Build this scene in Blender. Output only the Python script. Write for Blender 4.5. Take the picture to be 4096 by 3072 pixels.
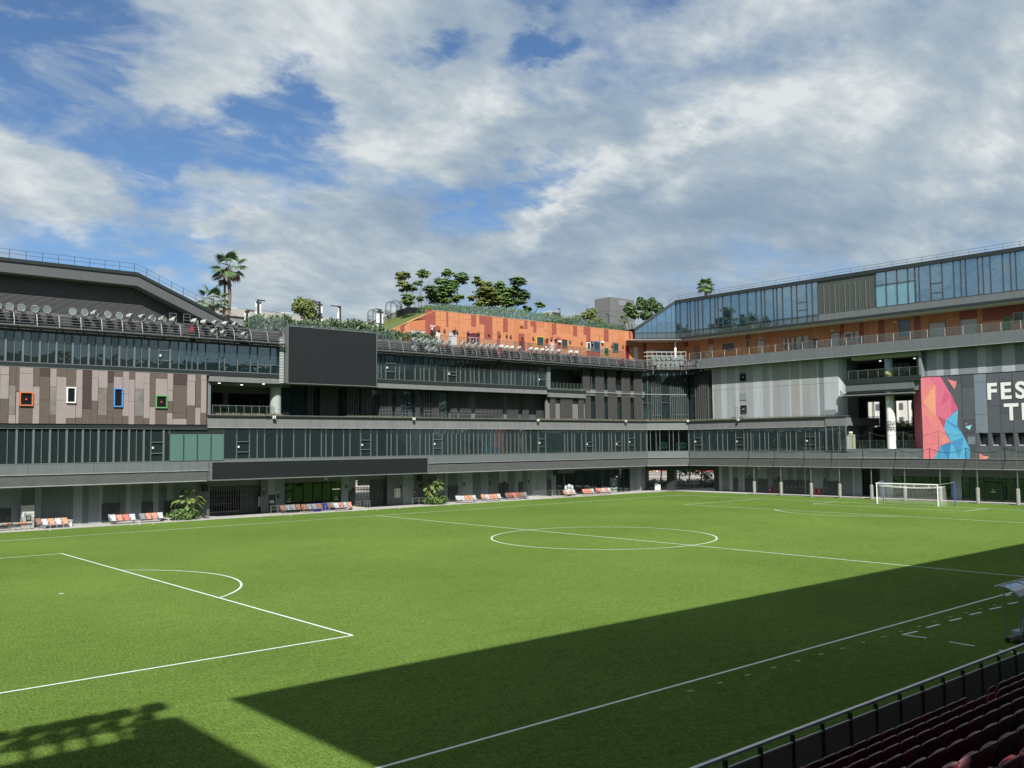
import bpy, bmesh, math, random
from mathutils import Vector, Matrix
random.seed(7)
SC = bpy.context.scene
for o in list(bpy.data.objects): bpy.data.objects.remove(o)
COL = SC.collection
R = math.radians

# ------------------------------------------------------------------ camera
CAM = Vector((-56.1807, -53.2706, 7.6692)); F = 3721.36
PI_, RO, YAW = 0.0646715, -0.00931085, 0.71700579
FW = Vector((math.sin(YAW)*math.cos(PI_), math.cos(YAW)*math.cos(PI_), math.sin(PI_)))
_r = Vector((math.cos(YAW), -math.sin(YAW), 0)); _u = _r.cross(FW)
RT = _r*math.cos(RO)+_u*math.sin(RO); UP = -_r*math.sin(RO)+_u*math.cos(RO)
cd = bpy.data.cameras.new('camera'); cam = bpy.data.objects.new('camera', cd); COL.objects.link(cam)
cd.sensor_width = 36; cd.lens = F/4096*36; cd.clip_end = 6000; cd.clip_start = .1
M = Matrix.Identity(4)
for i in range(3):
    M[i][0], M[i][1], M[i][2], M[i][3] = RT[i], UP[i], -FW[i], CAM[i]
cam.matrix_world = M
SC.camera = cam
SC.render.resolution_x, SC.render.resolution_y = 1024, 768

def ray(x, y): return FW + RT*((x-2048)/F) - UP*((y-1536)/F)

# ------------------------------------------------------------------ light, sky, exposure
SX, SY = .55, .80                     # how far a shadow moves (east, north) per metre of height
EL = math.atan(1/math.hypot(SX, SY)); AZ = math.atan2(-SX, -SY)
sd = bpy.data.lights.new('sun', 'SUN'); sd.energy = 5.0; sd.angle = R(.53); sd.color = (1, .965, .90)
sun = bpy.data.objects.new('sun', sd); COL.objects.link(sun)
sun.rotation_euler = Vector((-SX, -SY, 1)).to_track_quat('Z', 'Y').to_euler()
SC.view_settings.view_transform = 'Standard'; SC.view_settings.look = 'None'
SC.view_settings.exposure = .55; SC.view_settings.gamma = 1; SC.view_settings.use_curve_mapping = False
SC.render.engine = 'CYCLES'
SC.cycles.max_bounces = 6; SC.cycles.transparent_max_bounces = 12; SC.cycles.caustics_reflective = False

W = bpy.data.worlds.new('World'); SC.world = W; W.use_nodes = True
NT = W.node_tree; NT.nodes.clear()
def nn(t, **k):
    n = NT.nodes.new(t)
    for a, b in k.items(): setattr(n, a, b)
    return n
def lk(a, b): NT.links.new(a, b)
def mth(op, a, b=None, c=None, clamp=False):
    n = nn('ShaderNodeMath', operation=op); n.use_clamp = clamp
    for i, v in enumerate((a, b, c)):
        if v is None: continue
        if isinstance(v, (int, float)): n.inputs[i].default_value = v
        else: lk(v, n.inputs[i])
    return n.outputs[0]
def sky():
    out = nn('ShaderNodeOutputWorld'); bg = nn('ShaderNodeBackground'); lk(bg.outputs[0], out.inputs[0])
    bg.inputs[1].default_value = .09
    st = nn('ShaderNodeTexSky', sky_type='NISHITA'); st.sun_disc = False
    st.sun_elevation = EL; st.sun_rotation = AZ; st.altitude = 20; st.air_density = 1.0; st.dust_density = .6; st.ozone_density = 2.2
    tc = nn('ShaderNodeTexCoord'); sep = nn('ShaderNodeSeparateXYZ'); lk(tc.outputs['Generated'], sep.inputs[0])
    X, Y, Zz = sep.outputs
    zc = mth('ADD', mth('MAXIMUM', Zz, 0), .30)
    u = mth('DIVIDE', X, zc); v = mth('DIVIDE', Y, zc)
    az = mth('MULTIPLY', mth('ARCTAN2', X, Y), 57.29578); el = mth('MULTIPLY', mth('ARCSINE', Zz), 57.29578)
    cmb = nn('ShaderNodeCombineXYZ'); lk(u, cmb.inputs[0]); lk(v, cmb.inputs[1])
    def noise(vec, sc, det, rough, off=(0,0,0), dist=0., rot=0., sx=1., sy=1.):
        mp = nn('ShaderNodeMapping'); mp.inputs['Location'].default_value = off; mp.inputs['Rotation'].default_value = (0,0,rot)
        mp.inputs['Scale'].default_value = (sx, sy, 1); lk(vec, mp.inputs[0])
        n = nn('ShaderNodeTexNoise'); n.inputs['Scale'].default_value = sc; n.inputs['Detail'].default_value = det
        n.inputs['Roughness'].default_value = rough; n.inputs['Distortion'].default_value = dist; lk(mp.outputs[0], n.inputs['Vector'])
        return n.outputs[0]
    V = cmb.outputs[0]
    # wobble of the angular coordinates
    wa = mth('MULTIPLY', mth('SUBTRACT', noise(V, 4.0, 6, .65), .5), 14.); we = mth('MULTIPLY', mth('SUBTRACT', noise(V, 4.0, 6, .65, (7,3,0)), .5), 9.)
    az2 = mth('ADD', az, wa); el2 = mth('ADD', el, we)
    def blob(px, py, ra, re, rot, amp):
        d = ray(px, py).normalized(); a0 = math.degrees(math.atan2(d.x, d.y)); e0 = math.degrees(math.asin(d.z))
        da = mth('SUBTRACT', az2, a0); de = mth('SUBTRACT', el2, e0)
        c, s = math.cos(R(rot)), math.sin(R(rot))
        p = mth('ADD', mth('MULTIPLY', da, c/ra), mth('MULTIPLY', de, s/ra))
        q = mth('ADD', mth('MULTIPLY', da, -s/re), mth('MULTIPLY', de, c/re))
        r2 = mth('ADD', mth('MULTIPLY', p, p), mth('MULTIPLY', q, q))
        return mth('MULTIPLY', mth('EXPONENT', mth('MULTIPLY', r2, -1.)), amp)
    def total(bl):
        t = None
        for b in bl:
            g = blob(*b); t = g if t is None else mth('ADD', t, g)
        return t
    gaps = total([(70,110,5.,3.6,-20,1.7),(400,420,2.0,2.4,35,.9),(890,580,5.0,2.0,22,1.5),(1180,420,3.4,1.7,35,1.2),(620,700,2.6,2.2,50,1.0),
                  (1230,720,2.2,1.8,0,.5),(1850,190,3.2,1.1,4,1.6),(2210,190,1.9,1.,35,1.4),(1560,150,2.2,.9,20,.5),(2110,740,2.9,1.2,20,1.4),(1860,860,2.4,.9,25,.9),
                  (330,930,5.,.9,0,.6),(120,1010,5.,1.,0,.6),(560,1020,3.6,.8,0,.9),(900,880,2.6,.9,10,.6),(960,1130,4.,1.,0,.5),(250,560,3.,.6,-10,.5)])
    f1 = noise(V, 2.0, 8, .58, (1.3,.4,0), .1, .75, 1., 1.35)
    f2 = noise(V, 7., 8, .62, (3.1,8.4,0), .1, .75, 1., 1.2)
    dens = mth('ADD', mth('ADD', mth('MULTIPLY', f1, 2.7), mth('MULTIPLY', f2, 1.0)), -1.08)
    dens = mth('SUBTRACT', dens, mth('MULTIPLY', gaps, .46))
    mr = nn('ShaderNodeMapRange', interpolation_type='SMOOTHSTEP'); lk(dens, mr.inputs[0]); mr.inputs[1].default_value = .05; mr.inputs[2].default_value = .78
    f3 = noise(V, 4.6, 9, .66, (5.5,1.7,0), .6, .6, 1., 2.0)
    mv = nn('ShaderNodeMapRange', interpolation_type='SMOOTHSTEP'); lk(f3, mv.inputs[0]); mv.inputs[1].default_value = .46; mv.inputs[2].default_value = .72; mv.inputs[4].default_value = .62
    cover = mth('MAXIMUM', mr.outputs[0], mv.outputs[0])
    # light within the cloud: soft lumps, thin bright edges, greyer thick parts
    g1 = noise(V, 2.1, 9, .60, (9.2,2.2,0), .2, .75, 1., 1.5)
    g2 = noise(V, 2.1, 9, .60, (9.2+.05,2.2+.04,0), .2, .75, 1., 1.5)
    relief = mth('MULTIPLY', mth('SUBTRACT', g1, g2), 1.7)
    hot = total([(2440,640,4.2,.9,30,.8),(2780,550,2.8,.8,22,.7),(3500,420,4.4,1.5,20,.42),(3050,480,3.,.8,20,.3),(2000,440,4.5,1.4,20,.4),(1500,590,3.4,1.1,10,.4),(2120,910,3.,1.8,50,.5),
                 (60,700,5.,2.6,-10,.35),(1300,800,4.,1.,25,.35),(900,1000,7.,.7,0,.4),(2600,300,4.,1.,20,.3),(4000,620,4.,4.,0,.35),(1100,250,5.,1.5,10,.25),(3000,150,5.,1.,12,.12)])
    cold = total([(1750,850,5.5,2.4,10,.45),(2300,440,6.,1.,18,.35),(2520,780,4.5,.9,30,.45),(3000,800,9.,1.6,12,.3),(2600,1030,16.,3.4,0,.38),(3200,220,7.,1.4,12,.3),(3800,850,6.,1.5,10,.15)])
    lum = mth('ADD', mth('ADD', mth('MULTIPLY', mth('SUBTRACT', g1, .5), 1.3), .63), relief)
    lum = mth('ADD', lum, mth('MULTIPLY', hot, mth('ADD', mth('MULTIPLY', f2, 2.2), -.55)))
    lum = mth('SUBTRACT', lum, mth('MULTIPLY', cold, .8), clamp=True)
    cr = nn('ShaderNodeValToRGB'); lk(lum, cr.inputs[0]); e = cr.color_ramp.elements
    e[0].position = 0.; e[0].color = (2.0, 2.7, 3.6, 1); e[1].position = 1.; e[1].color = (5.5, 5.8, 5.95, 1)
    for p, c in ((.3, (2.5,3.2,3.95,1)), (.55, (3.15,3.8,4.35,1)), (.78, (4.2,4.7,5.0,1))):
        k = cr.color_ramp.elements.new(p); k.color = c
    mx = nn('ShaderNodeMix', data_type='RGBA'); lk(cover, mx.inputs[0]); 
    tint = nn('ShaderNodeMix', data_type='RGBA', blend_type='MULTIPLY'); tint.inputs[0].default_value = 1; lk(st.outputs[0], tint.inputs[6]); tint.inputs[7].default_value = (.58, .72, .86, 1)
    lk(tint.outputs[2], mx.inputs[6]); lk(cr.outputs[0], mx.inputs[7])
    # pale haze low over the horizon
    hz = nn('ShaderNodeMapRange', interpolation_type='SMOOTHSTEP'); lk(el, hz.inputs[0]); hz.inputs[1].default_value = 9; hz.inputs[2].default_value = -.5; hz.inputs[3].default_value = 0; hz.inputs[4].default_value = 1.
    mh = nn('ShaderNodeMix', data_type='RGBA'); lk(hz.outputs[0], mh.inputs[0]); lk(mx.outputs[2], mh.inputs[6]); mh.inputs[7].default_value = (2.6, 3.4, 4.3, 1)
    lk(mh.outputs[2], bg.inputs[0])
sky()

# ------------------------------------------------------------------ reading the photograph on real planes
ZT = dict(a=(0,960,.38427), b=(0,1440,.42205), c=(750,960,.38427), d=(800,1500,.40687), e=(1450,1050,.38427), f=(1650,1600,.38427),
          g=(2150,1100,.38427), h=(2450,1600,.38427), i=(2450,950,.38427), j=(3250,920,.38246), k=(2800,1350,.3316), l=(3300,1350,.36165),
          m=(3250,1750,.38246), n=(2700,2250,.6311), o=(3500,2250,.27128), q=(3650,1480,.24108), r=(2550,1840,.18083), s=(1700,1250,.24864),
          t=(2200,1480,.29837), u=(1100,1880,.27125), v=(1650,1880,.29385), w=(2250,1700,.24864), y=(2900,1840,.27125), x=(0,1950,.20796), z=(3000,2700,.4955), p=(0,0,1))
def Z(k, x, y):
    a, b, s = ZT[k]; return a+x*s, b+y*s
def on_z(px, py, z=0):
    d = ray(px, py); return CAM + d*((z-CAM.z)/d.z)
class Plane:
    """vertical plane: origin o, direction d to the right as seen from the pitch, n outward (to the pitch)"""
    def __init__(s, o, d):
        s.o = Vector((o[0], o[1], 0)); s.d = Vector((d[0], d[1], 0)).normalized(); s.n = Vector((s.d.y, -s.d.x, 0)); s.rot = math.atan2(s.d.y, s.d.x)
    def hit(s, px, py, off=0):
        d = ray(px, py); o = s.o + s.n*off
        P = CAM + d*((o-CAM).dot(s.n)/d.dot(s.n)); return (P-s.o).dot(s.d), P.z
    def P(s, a, off, z): v = s.o + s.d*a + s.n*off; return Vector((v.x, v.y, z))
    def S(s, k, x, y, off=0): return s.hit(*Z(k, x, y), off)[0]
    def H(s, k, x, y, off=0): return s.hit(*Z(k, x, y), off)[1]
PN = Plane((0, 43), (1, 0)); PE = Plane((61.5, 0), (0, -1)); PC = Plane((55.7, 43), (61.5-55.7, 39.4-43))
LC = math.hypot(61.5-55.7, 3.6)

# ------------------------------------------------------------------ materials
MAT = {}
def mat(name, col, rough=.6, metal=0., var=.12, scale=3., bump=0., bscale=40., spec=.5, streak=0., emit=None, trans=0.):
    if name in MAT: return MAT[name]
    m = bpy.data.materials.new(name); m.use_nodes = True; nt = m.node_tree; b = nt.nodes['Principled BSDF']
    b.inputs['Roughness'].default_value = rough; b.inputs['Metallic'].default_value = metal; b.inputs['Specular IOR Level'].default_value = spec
    b.inputs['Base Color'].default_value = (*col, 1)
    tc = nt.nodes.new('ShaderNodeTexCoord')
    gm = nt.nodes.new('ShaderNodeNewGeometry')
    if var:
        n = nt.nodes.new('ShaderNodeTexNoise'); n.inputs['Scale'].default_value = scale; n.inputs['Detail'].default_value = 6; n.inputs['Roughness'].default_value = .65
        nt.links.new(gm.outputs['Position'], n.inputs['Vector'])
        mr = nt.nodes.new('ShaderNodeMapRange'); nt.links.new(n.outputs[0], mr.inputs[0]); mr.inputs[1].default_value = .25; mr.inputs[2].default_value = .75
        mr.inputs[3].default_value = 1-var; mr.inputs[4].default_value = 1+var
        val = mr.outputs[0]
        if streak:
            mp = nt.nodes.new('ShaderNodeMapping'); mp.inputs['Scale'].default_value = (1.6, 1.6, .1); nt.links.new(gm.outputs['Position'], mp.inputs[0])
            n2 = nt.nodes.new('ShaderNodeTexNoise'); n2.inputs['Scale'].default_value = 1.5; n2.inputs['Detail'].default_value = 7; n2.inputs['Roughness'].default_value = .7; nt.links.new(mp.outputs[0], n2.inputs['Vector'])
            m2 = nt.nodes.new('ShaderNodeMapRange'); nt.links.new(n2.outputs[0], m2.inputs[0]); m2.inputs[1].default_value = .35; m2.inputs[2].default_value = .7; m2.inputs[3].default_value = 1+streak*.5; m2.inputs[4].default_value = 1-streak
            mm = nt.nodes.new('ShaderNodeMath'); mm.operation = 'MULTIPLY'; nt.links.new(val, mm.inputs[0]); nt.links.new(m2.outputs[0], mm.inputs[1]); val = mm.outputs[0]
        hs = nt.nodes.new('ShaderNodeVectorMath'); hs.operation = 'SCALE'; hs.inputs[0].default_value = col; nt.links.new(val, hs.inputs['Scale'])
        nt.links.new(hs.outputs[0], b.inputs['Base Color'])
    if bump:
        n = nt.nodes.new('ShaderNodeTexNoise'); n.inputs['Scale'].default_value = bscale; n.inputs['Detail'].default_value = 4
        nt.links.new(gm.outputs['Position'], n.inputs['Vector'])
        bp = nt.nodes.new('ShaderNodeBump'); bp.inputs['Strength'].default_value = bump; bp.inputs['Distance'].default_value = .02; nt.links.new(n.outputs[0], bp.inputs['Height']); nt.links.new(bp.outputs[0], b.inputs['Normal'])
    if emit:
        b.inputs['Emission Color'].default_value = (*col, 1); b.inputs['Emission Strength'].default_value = emit
    MAT[name] = m; return m
def glass(name, tint, refl, rcol=(1,1,1), rough=.01, wave=.02, body=None, bodyfac=.0, gmax=1.):
    m = bpy.data.materials.new(name); m.use_nodes = True; nt = m.node_tree; nt.nodes.clear(); MAT[name] = m
    N = nt.nodes.new; L = nt.links.new
    out = N('ShaderNodeOutputMaterial'); tr = N('ShaderNodeBsdfTransparent'); gl = N('ShaderNodeBsdfGlossy'); mix = N('ShaderNodeMixShader')
    tr.inputs[0].default_value = (*tint, 1); gl.inputs['Color'].default_value = (*rcol, 1); gl.inputs['Roughness'].default_value = rough
    fr = N('ShaderNodeFresnel'); fr.inputs[0].default_value = 1.5
    mr = N('ShaderNodeMapRange'); L(fr.outputs[0], mr.inputs[0]); mr.inputs[1].default_value = .04; mr.inputs[2].default_value = 1; mr.inputs[3].default_value = refl; mr.inputs[4].default_value = gmax
    gm = N('ShaderNodeNewGeometry'); n = N('ShaderNodeTexNoise'); n.inputs['Scale'].default_value = .8; n.inputs['Detail'].default_value = 2; L(gm.outputs['Position'], n.inputs['Vector'])
    bp = N('ShaderNodeBump'); bp.inputs['Strength'].default_value = .5; bp.inputs['Distance'].default_value = wave; L(n.outputs[0], bp.inputs['Height']); L(bp.outputs[0], gl.inputs['Normal'])
    base = tr.outputs[0]
    if body:
        df = N('ShaderNodeBsdfDiffuse'); df.inputs[0].default_value = (*body, 1); m2 = N('ShaderNodeMixShader'); m2.inputs[0].default_value = bodyfac; L(tr.outputs[0], m2.inputs[1]); L(df.outputs[0], m2.inputs[2]); base = m2.outputs[0]
    L(mr.outputs[0], mix.inputs[0]); L(base, mix.inputs[1]); L(gl.outputs[0], mix.inputs[2]); L(mix.outputs[0], out.inputs[0])
    return m
G_DARK = glass('glass_dark', (.42,.50,.50), .14, (.75,.9,.92), body=(.032,.052,.056), bodyfac=.5)
G_MID = glass('glass_mid', (.17,.22,.22), .2, (.7,.85,.9), body=(.02,.04,.045), bodyfac=.6)
G_D2 = glass('glass_dark_b', (.5,.58,.58), .14, (.75,.9,.95), body=(.036,.058,.062), bodyfac=.5)
G_D3 = glass('glass_dark_c', (.18,.22,.22), .12, (.7,.85,.88), body=(.03,.048,.052), bodyfac=.55)
G_SEE = glass('glass_see', (.86,.92,.90), .09, (.75,.9,.95), body=(.02,.035,.035), bodyfac=.06)
G_TEAL = glass('glass_teal_blind', (.1,.1,.1), .12, body=(.10,.185,.170), bodyfac=.97)
G_SKY = glass('glass_sky', (.22,.32,.38), .42, (.62,.85,1.0), body=(.03,.07,.10), bodyfac=.5)
G_SKY2 = glass('glass_sky_blind', (.1,.1,.1), .36, (.62,.85,1.0), body=(.10,.24,.27), bodyfac=.95)
G_RAIL = glass('glass_rail', (.86,.91,.89), .05, body=(.12,.19,.12), bodyfac=.03, gmax=.12)
G_GREEN = glass('glass_green', (.15,.22,.18), .07, (.7,.95,.75), body=(.012,.04,.026), bodyfac=.7)

FASC = mat('render_grey', (.158,.163,.168), .8, var=.07, scale=.8, streak=.16, bump=.15)
FASC2 = mat('panel_grey_blue', (.118,.134,.143), .65, var=.07, scale=.8, streak=.14)
BAND = mat('metal_dark_band', (.028,.036,.038), .45, metal=.3, var=.15)
SILL = mat('sill_pale', (.30,.31,.30), .6, var=.15, streak=.2)
FRAME = mat('aluminium_mullion', (.16,.178,.18), .5, metal=.3, var=.1)
FRAMED = mat('dark_mullion', (.045,.05,.055), .5, metal=.1, var=.1)
BLACK = mat('screen_black', (.011,.0135,.016), .5, var=.05, spec=.4)
DKMET = mat('steel_catwalk', (.15,.155,.16), .5, metal=.3, var=.2, scale=8)
DKWALL = mat('parapet_dark', (.05,.05,.055), .7, var=.12, scale=1., streak=.2)
LOUV = mat('louvre_metal', (.33,.34,.345), .5, metal=.3, var=.12)
LOUVD = mat('louvre_charcoal', (.16,.16,.17), .55, metal=.2, var=.1)
CONC = mat('concrete_pale', (.36,.35,.33), .85, var=.15, scale=1.5, bump=.3, streak=.0)
CONCG = mat('concrete_grey', (.16,.165,.165), .85, var=.15, scale=1.2, streak=.2, bump=.2)
INT = mat('interior_dark', (.065,.078,.082), .9, var=.1)
INTL = mat('interior_grey', (.15,.165,.165), .9, var=.1)
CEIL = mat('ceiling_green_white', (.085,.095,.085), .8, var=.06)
SOFF = mat('soffit_white', (.62,.57,.55), .8, var=.08)
WHITE = mat('white_paint', (.72,.73,.72), .5, var=.05)
STEEL = mat('stainless', (.5,.5,.5), .3, metal=.8, var=.05)
WA = mat('wall_bluegrey', (.20,.235,.26), .8, var=.06, scale=.7, streak=.12, bump=.1)
WB = mat('wall_darkgrey', (.135,.158,.168), .8, var=.06, scale=.7, streak=.12, bump=.1)
WC_ = mat('wall_lightgrey', (.27,.31,.335), .8, var=.06, scale=.7, streak=.12, bump=.1)
WD = mat('door_charcoal', (.04,.05,.056), .5, var=.06)
EL_ = mat('east_wall_light', (.36,.39,.42), .85, var=.05, scale=.6, streak=.1, bump=.15)
EM_ = mat('east_wall_mid', (.27,.295,.315), .85, var=.05, scale=.6, streak=.1, bump=.15)
EW_ = mat('east_wall_warm', (.265,.27,.268), .85, var=.05, scale=.6, streak=.1, bump=.15)
ED_ = mat('east_wall_dim', (.19,.215,.23), .85, var=.05, scale=.6, streak=.1, bump=.15)
BR = {'L': mat('clad_light', (.265,.222,.222), .7, var=.08, scale=2, bump=.1), 'M': mat('clad_brown', (.098,.075,.064), .7, var=.09, scale=2, bump=.1),
      'D': mat('clad_maroon', (.052,.030,.030), .7, var=.09, scale=2), 'G': mat('clad_mesh', (.20,.18,.172), .55, metal=.2, var=.28, scale=.9)}
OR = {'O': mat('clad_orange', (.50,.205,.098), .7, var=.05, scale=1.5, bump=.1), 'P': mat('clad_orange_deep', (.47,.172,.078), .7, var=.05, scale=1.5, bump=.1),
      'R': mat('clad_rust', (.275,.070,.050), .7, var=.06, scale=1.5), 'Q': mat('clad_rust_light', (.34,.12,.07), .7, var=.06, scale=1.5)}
GROUTO = mat('joint_brown', (.09,.04,.025), .9, var=.1)
GROUTB = mat('joint_black', (.03,.026,.025), .9, var=.1)
def paint(name, c, r=.5): return mat(name, c, r, var=.05)
YEL, BLU, GRN, ORG, RED = paint('paint_yellow', (.62,.38,.06)), paint('paint_blue', (.075,.23,.55)), paint('paint_green', (.10,.31,.10)), paint('paint_orange', (.55,.15,.06)), paint('paint_red', (.36,.03,.04))
LEAF = mat('leaf_mid', (.098,.165,.045), .5, var=.45, scale=1.6, spec=.35)
LEAFD = mat('leaf_dark', (.074,.130,.044), .5, var=.4, scale=1.6, spec=.35)
LEAFY = mat('leaf_yellow', (.135,.165,.040), .5, var=.4, scale=1.6, spec=.35)
LEAFB = mat('leaf_blue_green', (.085,.135,.070), .45, var=.4, scale=2, spec=.5)
LEAFF = mat('leaf_brown', (.12,.085,.04), .6, var=.4, scale=2)
BARK = mat('bark', (.16,.125,.095), .9, var=.25, scale=8)
DRYG = mat('dry_grass', (.15,.135,.07), .9, var=.35, scale=6)

# ------------------------------------------------------------------ building blocks
ROOT = {}
def link(o, parent=None):
    COL.objects.link(o)
    if parent is not None: o.parent = parent
    return o
def wloc(p):
    v = Vector((0,0,0))
    while p is not None: v += p.location; p = p.parent
    return v
def tag(o, label=None, cat=None, group=None, kind=None):
    if label: o['label'] = label
    if cat: o['category'] = cat
    if group: o['group'] = group
    if kind: o['kind'] = kind
    return o
def thing(name, label, cat, loc=(0,0,0), group=None, rz=0):
    o = bpy.data.objects.new(name, None); o.location = loc; o.empty_display_size = .3; o.rotation_euler.z = rz; link(o); return tag(o, label, cat, group)
CUBES = {}
def cube(m):
    if m.name not in CUBES:
        me = bpy.data.meshes.new('block_'+m.name)
        v = [(x,y,z) for x in (-.5,.5) for y in (-.5,.5) for z in (-.5,.5)]
        me.from_pydata(v, [], [(0,1,3,2),(4,6,7,5),(0,4,5,1),(2,3,7,6),(0,2,6,4),(1,5,7,3)]); me.materials.append(m); CUBES[m.name] = me
    return CUBES[m.name]
def box(name, m, x0, x1, y0, y1, z0, z1, parent=None, rz=0):
    """axis box in world metres (parents are never rotated here)"""
    o = bpy.data.objects.new(name, cube(m)); c = Vector(((x0+x1)/2, (y0+y1)/2, (z0+z1)/2))
    o.location = c - wloc(parent); o.scale = (abs(x1-x0), abs(y1-y0), abs(z1-z0)); o.rotation_euler.z = rz
    return link(o, parent)
def sub(name, m, x0, x1, y0, y1, z0, z1, parent):
    """a sub-part that hangs from a scaled box: joined mesh in the parent's unscaled frame"""
    mb = MB(); mb.box(x0, x1, y0, y1, z0, z1); return mb.build(name, m, parent)
def pbox(pl, name, m, s0, s1, o0, o1, z0, z1, parent=None):
    c = pl.P((s0+s1)/2, (o0+o1)/2, (z0+z1)/2)
    o = bpy.data.objects.new(name, cube(m)); o.location = c - wloc(parent); o.scale = (abs(s1-s0), abs(o1-o0), abs(z1-z0)); o.rotation_euler.z = pl.rot
    return link(o, parent)
class MB:
    def __init__(s): s.v = []; s.f = []
    def add(s, v, f):
        n = len(s.v); s.v += [tuple(p) for p in v]; s.f += [tuple(i+n for i in q) for q in f]; return s
    def box(s, x0, x1, y0, y1, z0, z1):
        v = [(x,y,z) for x in (x0,x1) for y in (y0,y1) for z in (z0,z1)]
        return s.add(v, [(0,1,3,2),(4,6,7,5),(0,4,5,1),(2,3,7,6),(0,2,6,4),(1,5,7,3)])
    def pb(s, pl, s0, s1, o0, o1, z0, z1):
        v = [pl.P(a, o, z) for a in (s0,s1) for o in (o0,o1) for z in (z0,z1)]
        return s.add(v, [(0,1,3,2),(4,6,7,5),(0,4,5,1),(2,3,7,6),(0,2,6,4),(1,5,7,3)])
    def tube(s, a, b, r, r2=None, n=6, cap=True):
        a, b = Vector(a), Vector(b); r2 = r if r2 is None else r2; d = (b-a)
        if d.length < 1e-6: return s
        q = d.to_track_quat('Z', 'Y'); v = []
        for P, rr in ((a, r), (b, r2)):
            for i in range(n):
                t = 2*math.pi*i/n; v.append(P + q @ Vector((rr*math.cos(t), rr*math.sin(t), 0)))
        f = [(i, (i+1)%n, n+(i+1)%n, n+i) for i in range(n)]
        if cap: f += [tuple(range(n-1,-1,-1)), tuple(range(n, 2*n))]
        return s.add(v, f)
    def path(s, pts, r, n=6, r2=None):
        k = len(pts)-1
        for i in range(k):
            ra = r if r2 is None else r+(r2-r)*i/k; rb = r if r2 is None else r+(r2-r)*(i+1)/k
            s.tube(pts[i], pts[i+1], ra, rb, n)
        return s
    def prism(s, poly, fn, d0, d1):
        """poly: list of 2D; fn(a,b,depth)->3D"""
        n = len(poly); v = [fn(a, b, d0) for a, b in poly] + [fn(a, b, d1) for a, b in poly]
        f = [tuple(range(n)), tuple(range(2*n-1, n-1, -1))] + [(i, n+i, n+(i+1)%n, (i+1)%n) for i in range(n)]
        return s.add(v, f)
    def build(s, name, m, parent=None, smooth=False, fix=False):
        me = bpy.data.meshes.new(name); w = wloc(parent)
        me.from_pydata([(p[0]-w.x, p[1]-w.y, p[2]-w.z) for p in s.v], [], s.f)
        for k in (m if isinstance(m, (list, tuple)) else [m]): me.materials.append(k)
        if fix:
            b = bmesh.new(); b.from_mesh(me); bmesh.ops.recalc_face_normals(b, faces=b.faces); b.to_mesh(me); b.free()
        if smooth: me.polygons.foreach_set('use_smooth', [True]*len(me.polygons))
        o = bpy.data.objects.new(name, me); return link(o, parent)
def ordn(i):
    w = ['first','second','third','fourth','fifth','sixth','seventh','eighth','ninth','tenth','eleventh','twelfth','thirteenth','fourteenth','fifteenth','sixteenth','seventeenth','eighteenth','nineteenth','twentieth']
    if i < 20: return w[i]
    return 'twenty-' + w[i-20] if i < 29 else f'{i+1}th'
def copy_tree(o, parent=None):
    c = o.copy(); COL.objects.link(c)
    if parent is not None: c.parent = parent
    for ch in list(o.children): copy_tree(ch, c)
    return c
def tree_copy(root, loc, rot=None, label=None, group=None, scale=None):
    r = copy_tree(root); r.location = loc
    if rot is not None: r.rotation_euler = rot
    if scale: r.scale = (scale,)*3
    if label: r['label'] = label
    if group: r['group'] = group
    return r

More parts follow.
